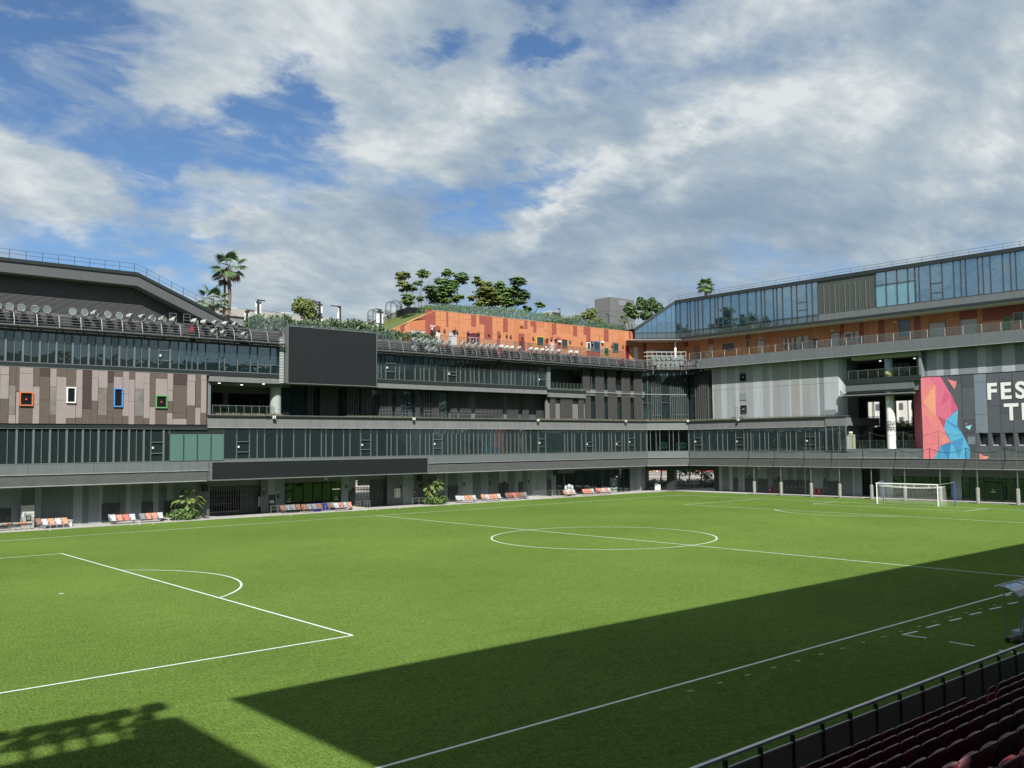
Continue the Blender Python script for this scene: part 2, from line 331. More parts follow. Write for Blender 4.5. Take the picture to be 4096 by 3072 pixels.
# =================================================================== GROUND, PITCH
def plane_obj(name, m, x0, x1, y0, y1, z, parent=None, kind=None):
    mb = MB(); mb.add([(x0,y0,z),(x1,y0,z),(x1,y1,z),(x0,y1,z)], [(0,1,2,3)]); o = mb.build(name, m, parent)
    if kind: o['kind'] = kind
    return o
PAVE = mat('paving_outside', (.30,.28,.26), .9, var=.2, scale=.3)
plane_obj('ground', PAVE, -3000, 3000, -3000, 3000, -.12, kind='structure')
def turf_mat():
    m = bpy.data.materials.new('turf'); m.use_nodes = True; nt = m.node_tree; b = nt.nodes['Principled BSDF']; N = nt.nodes.new; L = nt.links.new
    gm = N('ShaderNodeNewGeometry')
    def noi(sc, det, rough=.6, scl=(1,1,1), rot=0):
        mp = N('ShaderNodeMapping'); mp.inputs['Scale'].default_value = scl; mp.inputs['Rotation'].default_value = (0,0,rot); L(gm.outputs['Position'], mp.inputs[0])
        n = N('ShaderNodeTexNoise'); n.inputs['Scale'].default_value = sc; n.inputs['Detail'].default_value = det; n.inputs['Roughness'].default_value = rough; L(mp.outputs[0], n.inputs['Vector']); return n.outputs[0]
    def mr(v, a, b_, c, d):
        n = N('ShaderNodeMapRange'); L(v, n.inputs[0]); n.inputs[1].default_value = a; n.inputs[2].default_value = b_; n.inputs[3].default_value = c; n.inputs[4].default_value = d; return n.outputs[0]
    fine = noi(26, 5, .85); fib = noi(13, 6, .78, (1, .28, 1), R(24)); mid = noi(1.2, 6, .65); big = noi(.06, 4, .6)
    a = N('ShaderNodeMath'); a.operation = 'ADD'; L(mr(fine, .35, .65, -1.15, 1.15), a.inputs[0]); L(mr(fib, .33, .67, -.6, .6), a.inputs[1])
    c = N('ShaderNodeMath'); c.operation = 'ADD'; L(a.outputs[0], c.inputs[0]); L(mr(mid, .3, .7, -.12, .12), c.inputs[1])
    d = N('ShaderNodeMath'); d.operation = 'ADD'; L(c.outputs[0], d.inputs[0]); L(mr(big, .35, .65, -.14, .14), d.inputs[1])
    cr = N('ShaderNodeValToRGB'); L(mr(d.outputs[0], -1, 1, 0, 1), cr.inputs[0]); e = cr.color_ramp.elements
    e[0].position = .05; e[0].color = (.012,.030,.003,1); e[1].position = .95; e[1].color = (.215,.340,.075,1)
    k = cr.color_ramp.elements.new(.5); k.color = (.072,.138,.024,1)
    L(cr.outputs[0], b.inputs['Base Color']); b.inputs['Roughness'].default_value = .9; b.inputs['Specular IOR Level'].default_value = .03
    b.inputs['Sheen Weight'].default_value = .12; b.inputs['Sheen Roughness'].default_value = .42; b.inputs['Sheen Tint'].default_value = (.60,.80,.20,1)
    bp = N('ShaderNodeBump'); bp.inputs['Strength'].default_value = .6; bp.inputs['Distance'].default_value = .03; L(d.outputs[0], bp.inputs['Height']); L(bp.outputs[0], b.inputs['Normal'])
    return m
TURF = turf_mat()
pitch = plane_obj('pitch', TURF, -64, 60.9, -43.2, 42.5, 0, kind='structure')
LINE = mat('line_white', (.62,.67,.63), .8, var=.12, scale=9, bump=.3)
def line(name, pts, w=.11, z=.004, closed=False, m=LINE):
    mb = MB(); n = len(pts); V = []
    for i, p in enumerate(pts):
        if closed: a, b = Vector(pts[i-1]), Vector(pts[(i+1) % n])
        else: a, b = Vector(pts[max(i-1,0)]), Vector(pts[min(i+1,n-1)])
        t = (b-a).normalized(); q = Vector((-t.y, t.x))*w/2; p = Vector(p)
        V += [(p.x+q.x, p.y+q.y, z), (p.x-q.x, p.y-q.y, z)]
    f = [(2*i, 2*i+1, 2*i+3, 2*i+2) for i in range(n-1)]
    if closed: f.append((2*n-2, 2*n-1, 1, 0))
    mb.add(V, f); return mb.build(name, m, pitch)
L_, W_ = 52.5, 34.
line('touchline', [(-L_,-W_),(L_,-W_)]); line('touchline', [(-L_,W_),(L_,W_)])
line('goal_line', [(L_,-W_),(L_,W_)], z=.008); line('goal_line', [(-L_,-W_),(-L_,W_)], z=.008); line('halfway_line', [(0,-W_),(0,W_)], z=.008)
line('centre_circle', [(9.15*math.cos(t/60*math.pi), 9.15*math.sin(t/60*math.pi)) for t in range(120)], z=.012, closed=True)
def spot(x, y):
    mb = MB(); mb.add([(x+.13*math.cos(i*math.pi/8), y+.13*math.sin(i*math.pi/8), .016) for i in range(16)], [tuple(range(16))]); mb.build('penalty_spot', LINE, pitch)
for s in (-1, 1):
    line('penalty_area_line', [(s*L_,-20.16),(s*(L_-16.5),-20.16)], z=.012); line('penalty_area_line', [(s*L_,20.16),(s*(L_-16.5),20.16)], z=.012)
    line('penalty_area_line', [(s*(L_-16.5),-20.16-.055),(s*(L_-16.5),20.16+.055)], z=.016)
    line('goal_area_line', [(s*L_,-9.16),(s*(L_-5.5),-9.16)], z=.012); line('goal_area_line', [(s*L_,9.16),(s*(L_-5.5),9.16)], z=.012); line('goal_area_line', [(s*(L_-5.5),-9.21),(s*(L_-5.5),9.21)], z=.016)
    a0 = math.acos(5.5/9.15); line('penalty_arc', [(s*(L_-11-9.15*math.cos(-a0+2*a0*i/30)), 9.15*math.sin(-a0+2*a0*i/30)) for i in range(31)], z=.020)
    spot(s*(L_-11), 0)
for k, (x, y) in enumerate([(1,1),(1,-1),(-1,1),(-1,-1)]):
    line('corner_arc', [(x*(L_-math.cos(t*math.pi/16)), y*(W_-math.sin(t*math.pi/16))) for t in range(9)], z=.02)
# technical area dashes near the dugout
def gz(k, x, y): v = on_z(*Z(k, x, y)); return (v.x, v.y)
for a, b in (((400,1067),(628,1015)),((765,962),(955,910)),((1095,862),(1275,820)),((1400,770),(1568,735)),((1690,692),(1862,655)),((1965,613),(2108,583)),((1930,490),(2000,467))):
    line('technical_area_dash', [gz('o',*a), gz('o',*b)], w=.12, z=.006)
for a, b in (((430,1067),(762,1115)),((1092,1170),(1470,1233)),((1825,1293),(1905,1303)),((1960,1312),(2160,1345))):
    line('technical_area_dash', [gz('o',*a), gz('o',*b)], w=.12, z=.006)
MK = mat('marker_ochre', (.24,.25,.12), .8)
for x, y in ((98,815),(284,763),(460,713),(626,667),(780,624),(925,581),(1063,545),(1192,506),(1318,471),(1434,437),(1544,407),(1648,373),(1748,345),(1844,318),(1935,292),(2026,269)):
    gx, gy = gz('n', x, y); mb = MB(); mb.add([(gx+.16*math.cos(i*math.pi/5), gy+.07*math.sin(i*math.pi/5), .006) for i in range(10)], [tuple(range(10))]); mb.build('sideline_marker', MK, pitch)
# a few pale flecks
for i in range(26):
    x, y = random.uniform(-60, 58), 41.6+random.uniform(-.6,.6); mb = MB(); mb.box(x, x+.18, y, y+.1, .0, .025); mb.build('turf_fleck', LINE, pitch)
# paved apron, slightly raised
ap = box('apron', CONC, -64, 61, 42.5, 46.6, -.1, .04); ap['kind'] = 'structure'
ap = box('apron', CONC, 61, 64.9, -45, 46.6, -.1, .04); ap['kind'] = 'structure'
ap = box('apron', CONCG, -64, 61, -46, -43.2, -.1, .03); ap['kind'] = 'structure'

# =================================================================== NORTH BUILDING
NL = -62.; NR = 55.7
nb = thing('north_building', 'long grey stadium building with glazed bands behind the far touchline', 'building', (0, 46, 0))
def split_line(pl, name, m, s0, s1, o0, o1, z0, z1, parent, step=3., gap=.02):
    """a run of panels with open joints"""
    n = max(1, round((s1-s0)/step))
    for i in range(n): pbox(pl, name, m, s0+(s1-s0)*i/n+gap/2, s0+(s1-s0)*(i+1)/n-gap/2, o0, o1, z0, z1, parent)
def louvre(pl, s0, s1, parent, z0=4.12, z1=5.2, n=11, m=LOUV, name='louvre_slat', depth=(.0,-.1)):
    """horizontal slats leaning outwards at the top"""
    for i in range(n):
        z = z0+(z1-z0)*(i+.1)/n; o = -.32*(1-i/n)
        pbox(pl, name, m, s0, s1, o-.16, o, z, z+.035, parent)
    pbox(pl, 'louvre_backing', BAND, s0, s1, -.62, -.5, z0-.02, z1, parent)
    pbox(pl, 'canopy_edge', m, s0, s1, -.36, -.28, z0-.08, z0-.0, parent)
xs = PN.S
X_BR = PN.S('b', 1957, 350); X_LED0 = PN.S('d', 98, 950, .4); X_LED1 = PN.S('f', 162, 680, .4)
# --- canopy, fascias
louvre(PN, NL, X_LED0-.05, nb); louvre(PN, X_LED1+.05, NR, nb)
split_line(PN, 'fascia_panel', FASC2, NL, X_LED0, -.25, 0, 5.23, 6.2, nb, 3.)
split_line(PN, 'fascia_panel', FASC2, X_LED1, NR, -.25, 0, 5.38, 6.33, nb, 11.5, .012)
pbox(PN, 'drip_edge', SILL, NL, X_LED0, -.2, .05, 5.17, 5.23, nb); pbox(PN, 'drip_edge', SILL, X_LED1, NR, -.2, .05, 5.33, 5.38, nb)
pbox(PN, 'fascia_panel', FASC2, X_LED0, X_LED1, -.25, 0, 6.05, 6.3, nb)
# --- brown block bands
pbox(PN, 'metal_band', BAND, NL, X_BR+.1, -.3, .06, 9.60, 10.03, nb)
pbox(PN, 'metal_band', BAND, NL, X_BR+.2, -.3, .1, 15.42, 15.80, nb)
pbox(PN, 'drip_edge', FRAME, NL, X_BR+.2, -.1, .14, 15.36, 15.42, nb)
pbox(PN, 'drip_edge', FRAME, NL, X_BR+.1, -.1, .1, 9.56, 9.60, nb)
# --- level 3 terrace fascia
split_line(PN, 'fascia_panel', FASC, X_BR+.12, NR, -.3, 0, 9.78, 10.92, nb, 13., .012)
pbox(PN, 'metal_band', BAND, X_BR+.12, NR, -.3, .16, 10.92, 11.1, nb); pbox(PN, 'coping', CONCG, X_BR+.12, NR, -.5, .10, 11.1, 11.16, nb)
pbox(PN, 'drip_edge', SILL, X_BR+.12, NR, -.2, .04, 9.72, 9.78, nb)
# --- floor slabs / dark interior behind the glazing
pbox(PN, 'floor_slab', INTL, NL, NR, -13, -.31, 5.3, 6.2, nb); pbox(PN, 'floor_slab', INTL, NL, NR, -13, -.32, 9.85, 10.9, nb)
pbox(PN, 'floor_slab', INTL, NL, NR, -13, -.33, 14.8, 15.7, nb); pbox(PN, 'floor_slab', INTL, NL, NR, -22, -.5, 18.8, 19.9, nb)
pbox(PN, 'floor_slab', INTL, NL, NR, -13, -.6, 4.2, 5.28, nb)
pbox(PN, 'interior_wall', INT, NL, NR, -13.3, -13, 4.2, 19, nb); pbox(PN, 'interior_wall', INTL, NL, 30, -6.2, -6, 6.2, 9.85, nb)
for s in range(-58, 54, 8):
    mb = MB(); mb.tube((s, 45.3, 6.2), (s, 45.3, 9.85), .42, n=12); mb.build('column', INTL, nb)

def curtain(pl, cuts, z0, z1, parent, gm, cap=FRAME, wide=(.10,.05), off=0, head=.5, shade=FRAMED, tall=True):
    """cuts: list of s; a pane between each pair, a mullion on each cut; the mullion's top 'head' is the dark cap"""
    cuts = sorted(cuts)
    for i in range(len(cuts)-1):
        a, b = cuts[i], cuts[i+1]
        g = gm(i) if callable(gm) else random.choice((G_DARK, G_D2, G_D3)) if gm is G_DARK else gm
        if g is not None: pbox(pl, 'pane', g, a+.02, b-.02, off-.12, off-.10, z0, z1, parent)
    for i, c in enumerate(cuts):
        w = wide[i % len(wide)]
        pbox(pl, 'mullion', cap, c-w/2, c+w/2, off-.1, off+.03, z0, z1-head, parent)
        if head > .05: pbox(pl, 'mullion', shade, c-w/2, c+w/2, off-.1, off+.02, z1-head, z1, parent)  # darker top length stands for shade under the overhang
    pbox(pl, 'sill_rail', cap, cuts[0], cuts[-1], off-.1, off+.02, z0-.05, z0+.03, parent)
def transoms(pl, k, lst, parent, off=0):
    for x0, x1, ys in lst:
        a, b = pl.S(k, x0, ys[0]), pl.S(k, x1, ys[0])
        for y in ys:
            z = pl.H(k, (x0+x1)/2, y); pbox(pl, 'transom', FRAME, a, b, off-.09, off+.04, z-.035, z+.035, parent)
        z = pl.H(k, x0+6, (ys[0]+ys[-1])/2); pbox(pl, 'window_handle', WHITE, a+.12, a+.28, off-.05, off+.06, z-.1, z+.1, parent)
# level 2 west half
gw = thing('window_band', 'lower glazed window band left of the long black ribbon screen, ending in teal panes', 'window band', (-25, 43, 6.2))
cb = [PN.S('b', x, 850) for x in (68,155,230,315,393,472,550,630,707,783,855,932,1003,1078,1150,1222,1292,1362,1430,1550,1603)]
ext = [cb[0]-1.35*(i+1) for i in range(18)][::-1]
curtain(PN, ext+cb, 6.24, 9.56, gw, G_DARK, wide=(.05,.17), head=.0)
mbh = pbox(PN, 'blind_head', BAND, NL, cb[-1], -.3, -.13, 8.9, 9.56, gw)
ct = [cb[-1]] + [PN.S('b', x, 850) for x in (1740,1870,2000)] + [PN.S('d', 235, 700)]
curtain(PN, ct, 6.24, 9.05, gw, G_TEAL, cap=FRAMED, wide=(.05,), head=0); pbox(PN, 'blind_head', BAND, ct[0], ct[-1], -.12, -.1, 9.05, 9.7, gw)
transoms(PN, 'b', [(1430,1550,(780,885))], gw)
# level 2 middle
gc = thing('window_band', 'lower glazed window band running above the black ribbon screen to the building corner', 'window band', (20, 43, 6.2))
cm = [ct[-1]] + [PN.S('d', x, 700) for x in (362,487,563,636,757,805,922,1038,1083,1195,1240,1304,1412,1475,1580,1680,1742,1840,1880,1938,2035,2070,2165)]
cm += [PN.S('f', x, 450) for x in (78,137,177,217,310,368,410,458,503,548,590,638,683,727,768,815,857,900,940,985,1023,1067,1107,1148,1183,1232,1310,1388)]
cm += [PN.S('w', x, 250) for x in (38,85,152,198,312,380,490,535,600,643,748,792,855,960,1000,1063,1163,1263,1352)]
cm = [c for i, c in enumerate(cm) if i == 0 or c-cm[i-1] > .2] 
curtain(PN, cm, 6.36, 9.70, gc, G_DARK, wide=(.06,), head=.55)
transoms(PN, 'd', [(362,487,(655,757)),(1580,1680,(640,733))], gc); transoms(PN, 'f', [(217,310,(412,502)),(1310,1388,(405,487))], gc)
transoms(PN, 'w', [(380,490,(277,342)),(855,960,(273,335)),(1063,1163,(215,330))], gc)
# blinds and pieces of furniture seen dimly through the panes
for i, (x0, x1) in enumerate(((368,683),(683,1148),(1148,1390))):
    a, b = PN.S('f', x0, 450), PN.S('f', x1, 450); pbox(PN, 'roller_blind', mat('blind_slate', (.055,.085,.088), .8), a, b, -.3, -.27, 6.36, 9.2, gc)
# level 4 west
g4 = thing('window_band', 'upper glazed window band under the left floodlight catwalk, above the brown cladding', 'window band', (-25, 43, 15.8))
c4 = [PN.S('a', x, 1200) for x in (57,148,238,325,413,500,587,670,757,838,922,1000,1085,1162,1243,1320,1400,1475,1553,1650,1772,1863)]
ext = [c4[0]-1.35*(i+1) for i in range(18)][::-1]
curtain(PN, ext+c4, 15.84, 18.8, g4, G_DARK, wide=(.17,.05), head=0)
c4b = [c4[-1]] + [PN.S('a', x, 1200) for x in (1945,2000,2060,2145)] + [PN.S('c', x, 1200) for x in (50,192,333,388,522,655,733,867,980)]
curtain(PN, c4b, 15.84, 18.8, g4, G_MID, cap=FRAME, wide=(.06,), head=1.5)
pbox(PN, 'roller_blind', mat('blind_slate2', (.045,.06,.062), .8), NL, c4[-1], -.32, -.28, 15.84, 18.8, g4)
transoms(PN, 'a', [(1650,1772,(1150,1253))], g4)
for x0, x1 in ((655,733),(740,860),(867,980)): 
    z = PN.H('c', x0, 1300); pbox(PN, 'transom', FRAME, PN.S('c', x0, 1300), PN.S('c', x1, 1300), -.1, .0, z-.03, z+.03, g4)
# band and fascia under level 4
SB0 = PN.S('c', 1043, 1200, 1.2); SB1 = PN.S('c', 1972, 1200, 1.2)
X4R = PN.S('e', 1922, 1300)
pbox(PN, 'metal_band', BAND, X_BR+.25, X4R, -.3, .06, 15.35, 15.78, nb)
split_line(PN, 'fascia_panel', FASC, X_BR+.25, X4R, -.35, 0, 14.72, 15.35, nb, 12, .012)
# level 4 middle
g5 = thing('window_band', 'upper glazed window band right of the big black scoreboard', 'window band', (20, 43, 15.8))
c5 = [PN.S('e', x, 1150) for x in (160,195,243,345,385,440,548,605,640,697,757,853,888,980,1020,1070,1125,1163,1213,1268,1337,1422,1460,1502,1547,1588,1665,1705,1747,1785,1827,1912)]
curtain(PN, c5, 15.8, 18.75, g5, G_DARK, wide=(.08,.05), head=1.3)
transoms(PN, 'e', [(243,345,(1050,1137)),(888,980,(1140,1172)),(1827,1912,(1218,))], g5)
# --- terrace behind level 3 (open part, round column, ceiling)
TZ0, TZ1 = 11.12, 14.72
xo = X_BR+.15; xcolumn = PN.S('d', 742, 300, -1.6)
pbox(PN, 'terrace_ceiling', CEIL, xo, xcolumn+1.2, -3.6, -.36, 14.45, 14.70, nb); pbox(PN, 'terrace_beam', CEIL, xo+1.2, PN.S('d', 865, 130, -3), -3.9, -3.4, 13.75, 14.45, nb)
mb = MB(); mb.tube(PN.P(xcolumn, -1.6, 11.1), PN.P(xcolumn, -1.6, 14.5), .62, n=24); mb.build('column', mat('column_paint', (.33,.36,.34), .8, var=.1), nb)
pbox(PN, 'end_wall', WB, xo-.1, xo+.45, -9, -.3, 11.1, 14.7, nb)
pbox(PN, 'terrace_wall', INT, xo+.4, 60, -9.3, -9, 11.1, 14.7, nb)
for k in range(26):   # dark vertical ribs deep in the open terrace
    s = xo+1.2+k*.42; pbox(PN, 'wall_rib', FRAMED, s, s+.07, -8.9, -8.7, 11.1, 13.9, nb)
for x0, x1, y0, y1 in ((220,272,180,330),(490,497,240,285),(583,590,235,310),(617,622,235,310)):
    a, b = PN.S('d', x0, 250, -8.8), PN.S('d', x1, 250, -8.8); pbox(PN, 'slit_window', mat('painted_daylight', (.45,.5,.55), .6, spec=.5), a, b, -8.85, -8.66, PN.H('d', x0, y1, -8.8), PN.H('d', x0, y0, -8.8), nb)  # opaque slits painted pale for the daylight behind them
for x, y in ((410,97),(190,80),(625,88),(240,147),(297,168),(680,150)):
    d = ray(*Z('d', x, y)); P = CAM + d*((14.43-CAM.z)/d.z) if d.z > 0 else None
    if P and P.y < 52: mb = MB(); mb.tube((P.x, P.y, 14.40), (P.x, P.y, 14.45), .14, n=10); mb.build('ceiling_light', mat('lamp_white', (.9,.9,.85), .5, emit=1.2), nb)
# dark glazed wall with fins, in the shade of the storey above
FIND = mat('fin_dark', (.095,.097,.097), .5, metal=.2)
FINL = mat('fin_bronze', (.088,.088,.087), .55, metal=.15, var=.12)
DG = -1.9
xg0 = PN.S('d', 790, 300, DG-.3)
fin_s = []
def fins(pl, k, groups, z0, z1, off, parent, m=FINL, step=None, w=.06, dp=.26):
    for x0, x1, n in groups:
        a, b = pl.S(k, x0, 300 if k != 't' else 500, off), pl.S(k, x1, 300 if k != 't' else 500, off)
        for i in range(n):
            s = a+(b-a)*(i+.5)/n; pbox(pl, 'fin', m, s-w/2, s+w/2, off, off+dp*.6, z0, z1, parent)
xw = PN.S('t', 545, 400)      # end of the covered part
sgl = [xg0+i*(PN.S('e', 1915, 1500, DG-.3)-xg0)/26 for i in range(27)]
terr = thing('terrace_screen', 'dark recessed terrace wall with upright metal fins under the upper storey', 'facade screen', (15, 45, 11.1))
for i in range(26): pbox(PN, 'pane' if i < 15 else 'wall_panel', G_DARK if i < 15 else (WB if i % 4 == 1 else INT), sgl[i]+.03, sgl[i+1]-.03, DG-.42, DG-.38, 11.1, 14.7, terr)
fins(PN, 'd', [(1050,1110,3),(1175,1350,10),(1440,1560,7),(1580,1680,6),(1765,1885,7),(1920,1975,4),(2110,2160,4),(2185,2290,4)], 11.12, 14.7, DG, terr, FIND)
fins(PN, 'f', [(210,275,5),(395,465,5),(488,608,8),(650,935,20),(978,1098,9),(1140,1210,6),(1283,1400,9)], 11.12, 14.7, DG, terr, FIND)
for k, x0, x1 in (('d',1765,1885),('d',1920,1975),('d',1990,2080),('f',125,205),('f',390,470),('f',485,610),('f',650,850)):
    a, b = PN.S(k, x0, 330, DG+.3), PN.S(k, x1, 330, DG+.3)
    mb = MB(); 
    for z in (11.7, 12.1): mb.pb(PN, a, b, DG+.3, DG+.34, z, z+.04)
    n = max(2, int((b-a)/.45))
    for i in range(n+1): mb.pb(PN, a+(b-a)*i/n-.02, a+(b-a)*i/n+.02, DG+.3, DG+.34, 11.1, 12.12)
    mb.build('guard_rail', FRAME, terr)
# open terrace guard rail
a, b = PN.S('d', 122, 350, -.5), PN.S('d', 730, 350, -.5)
rl = thing('terrace_railing', 'low steel railing along the open terrace left of the pale round column', 'railing', (a, 43.5, 11.1))
mb = MB(); mb.pb(PN, a, b, -.53, -.48, 12.15, 12.2); mb.pb(PN, a, b, -.53, -.49, 11.3, 11.33); mb.build('hand_rail', FRAME, rl)
for i in range(9): s = a+(b-a)*i/8; pbox(PN, 'post', FRAME, s-.025, s+.025, -.53, -.48, 11.15, 12.16, rl)
for i in range(8): pbox(PN, 'pane', G_RAIL, a+(b-a)*i/8+.04, a+(b-a)*(i+1)/8-.04, -.515, -.5, 11.35, 12.1, rl)
# dry planting on the terrace lip
def tufts(name, pl, s0, s1, off0, off1, z, n, h, m, label, cat='planting', width=.03):
    mb = MB()
    for _ in range(n):
        s = random.uniform(s0, s1); o = random.uniform(off0, off1); hh = h*random.uniform(.4, 1.2); t = random.uniform(0, 3.14); w = width*random.uniform(.6,1.6)
        P = pl.P(s, o, z); q = Vector((math.cos(t), math.sin(t), 0)); l = q.cross(Vector((0,0,1)))*random.uniform(-.5,.5)*hh
        mb.add([P-q*w, P+q*w, P+l+Vector((0,0,hh))+q*w*.3, P+l+Vector((0,0,hh))-q*w*.3], [(0,1,2,3)])
    o = mb.build(name, m); tag(o, label, cat, kind='stuff'); return o
tufts('terrace_grass', PN, PN.S('d',170,390), PN.S('d',820,390), -.45, -.05, 11.14, 700, .22, DRYG, 'dry weeds along the lip of the open terrace')
tufts('terrace_grass', PN, PN.S('d',1450,400), PN.S('d',2100,410), -.45, -.05, 11.14, 500, .18, DRYG, 'dry weeds in front of the dark terrace screen')
tufts('terrace_grass', PN, 33, NR, -.45, .0, 11.14, 1500, .2, DRYG, 'dry grass strip on the ledge below the tall fins')
tufts('terrace_grass', PC, 0, LC, -.45, .0, 11.14, 1500, .26, DRYG, 'dry grass strip on the ledge below the glazed corner')
# --- tall part of the wall: balcony, double fins
a0, a1 = PN.S('t', 0, 300), PN.S('t', 435, 300)
X4 = PN.S('e', 1940, 1300)
tall = thing('finned_wall', 'tall wall of bronze upright fins left of the glazed corner', 'facade screen', (44, 43, 11.1))
pbox(PN, 'metal_band', BAND, X4, PN.S('t', 480, 260), -.3, .08, 15.05, 15.42, tall); pbox(PN, 'fascia_panel', FASC, X4, PN.S('t', 480, 320), -.35, 0, 14.35, 15.05, tall)
pbox(PN, 'balcony_floor', CONCG, X4, a1, -4, -.3, 15.0, 15.4, tall); pbox(PN, 'balcony_wall', INT, X4, a1+2, -4.2, -4, 15.2, 18.9, tall)
pbox(PN, 'jamb', WB, X4-.3, X4+.35, -4, 0, 15.4, 18.8, tall)
pbox(PN, 'terrace_wall', FASC, X4, a1+1.5, -.9, -.7, 11.1, 13.95, tall); pbox(PN, 'terrace_wall', BAND, X4, a1+1.5, -.8, -.72, 13.9, 14.4, tall)
pbox(PN, 'balcony_glass', G_RAIL, X4+.4, a1, -.3, -.27, 15.5, 16.5, tall)
for i in range(10): s = X4+.4+(a1-X4-.4)*i/9; pbox(PN, 'post', FRAME, s-.02, s+.02, -.32, -.26, 15.42, 16.5, tall)
xE = PN.S('t', 1235, 400, -.7); x_s = PN.S('t', 440, 400, -.7)
n = 12
for i in range(n):
    s0 = x_s+(xE-x_s)*i/n; s1 = x_s+(xE-x_s)*(i+1)/n; pbox(PN, 'pane', G_DARK, s0+.03, s1-.03, -1.0, -.97, 11.1, 18.9, tall)
def tfins(groups, z0, z1):
    for x0, x1, n in groups:
        s0, s1 = PN.S('t', x0, 500, -.3), PN.S('t', x1, 500, -.3)
        for i in range(n):
            s = s0+(s1-s0)*(i+.5)/n; pbox(PN, 'fin', FINL, s-.028, s+.028, -.4, -.15, z0, z1, tall)
tfins([(0,72,4),(135,300,8),(380,450,4)], 11.12, 14.2)
tfins([(475,545,4)], 11.12, 14.6); tfins([(608,725,7),(773,900,8),(958,1075,7),(1125,1235,7)], 11.12, 15.25); tfins([(440,540,5),(608,725,7),(773,880,7),(958,1075,7),(1125,1235,7)], 15.4, 18.8)
pbox(PN, 'floor_line', SILL, x_s, xE+.3, -.15, -.08, 15.28, 15.36, tall)
for x in (745, 1095):
    a, b = PN.S('t', x, 600, -1.4), PN.S('t', x+38, 600, -1.4); pbox(PN, 'pale_panel', mat('panel_mint', (.26,.38,.28), .6), a, b, -1.6, -1.5, 11.1, 12.9, tall)
# --- glazed corner on the chamfer
gcn = thing('corner_glazing', 'two storey glazed corner with thin steel mullions below the floodlight cluster', 'glazed facade', (58, 42, 11.1))
PCX = Plane((xE, 43.7), (63.0-xE, 40.6-43.7)); LX = math.hypot(63.0-xE, 40.6-43.7)
for x in (1238,1308,1360,1380,1408,1432,1458,1485,1608,1633,1660,1687,1710,1737,1760,1787,1815,1845,1872):
    s = PCX.S('t', x, 400); pbox(PCX, 'mullion', FRAME, s-.03, s+.03, -.05, .1, 11.1, 16.6 if x not in (1238,1308) else 18.9, gcn); pbox(PCX, 'mullion', FRAMED, s-.025, s+.025, -.05, .08, 16.6, 18.9, gcn)  # mullions coloured dark above the overhang's shadow line
for i in range(7): pbox(PCX, 'pane', G_DARK, LX*i/7+.02, LX*(i+1)/7-.02, -.12, -.1, 11.1, 18.9, gcn)
pbox(PCX, 'transom', SILL, 0, LX, -.04, .08, 15.28, 15.38, gcn)
for x0, x1, y in ((1360,1485,357),(1608,1735,353),(1757,1872,351),(1240,1340,443),(1485,1590,441),(1362,1488,607),(1640,1845,603)):
    a, b, z = PCX.S('t', x0, y), PCX.S('t', x1, y), PCX.H('t', (x0+x1)/2, y); pbox(PCX, 'transom', FRAME, a, b, -.04, .1, z-.03, z+.03, gcn)
for x0, x1 in ((1405,1470),(1570,1642),(1745,1818)):
    a, b = PCX.S('t', x0, 600, -1.5), PCX.S('t', x1, 600, -1.5); pbox(PCX, 'pale_panel', MAT['panel_mint'], a, b, -1.6, -1.5, 11.1, PCX.H('t', x0, 543, -1.5), gcn)
pbox(PCX, 'floor_slab', INTL, 0, LX, -8, -.3, 14.9, 15.25, gcn)
pbox(PCX, 'interior_wall', INT, -2, LX+4, -9, -8.8, 11, 19, gcn)
# dark fin strip between corner and the pale east wall
a, b = PE.S('t', 1875, 500, -1.4), PE.S('t', 2185, 500, -1.4)
for i in range(4): pbox(PE, 'pane', G_DARK, a+(b-a)*i/4+.02, a+(b-a)*(i+1)/4-.02, -1.75, -1.7, 11.1, 19, gcn)
pbox(PE, 'pane', G_DARK, -41.2, a, -1.78, -1.72, 11.1, 19, gcn); pbox(PE, 'interior_wall', INT, -46, b, -6, -5.8, 11.1, 19, gcn)
for i, x in enumerate((1955,1985,2012,2040,2065,2090,2120)):
    s = PE.S('t', x, 500, -1.4); pbox(PE, 'fin', FINL, s-.05, s+.05, -1.65, -1.3, 11.12, 19.0, gcn)

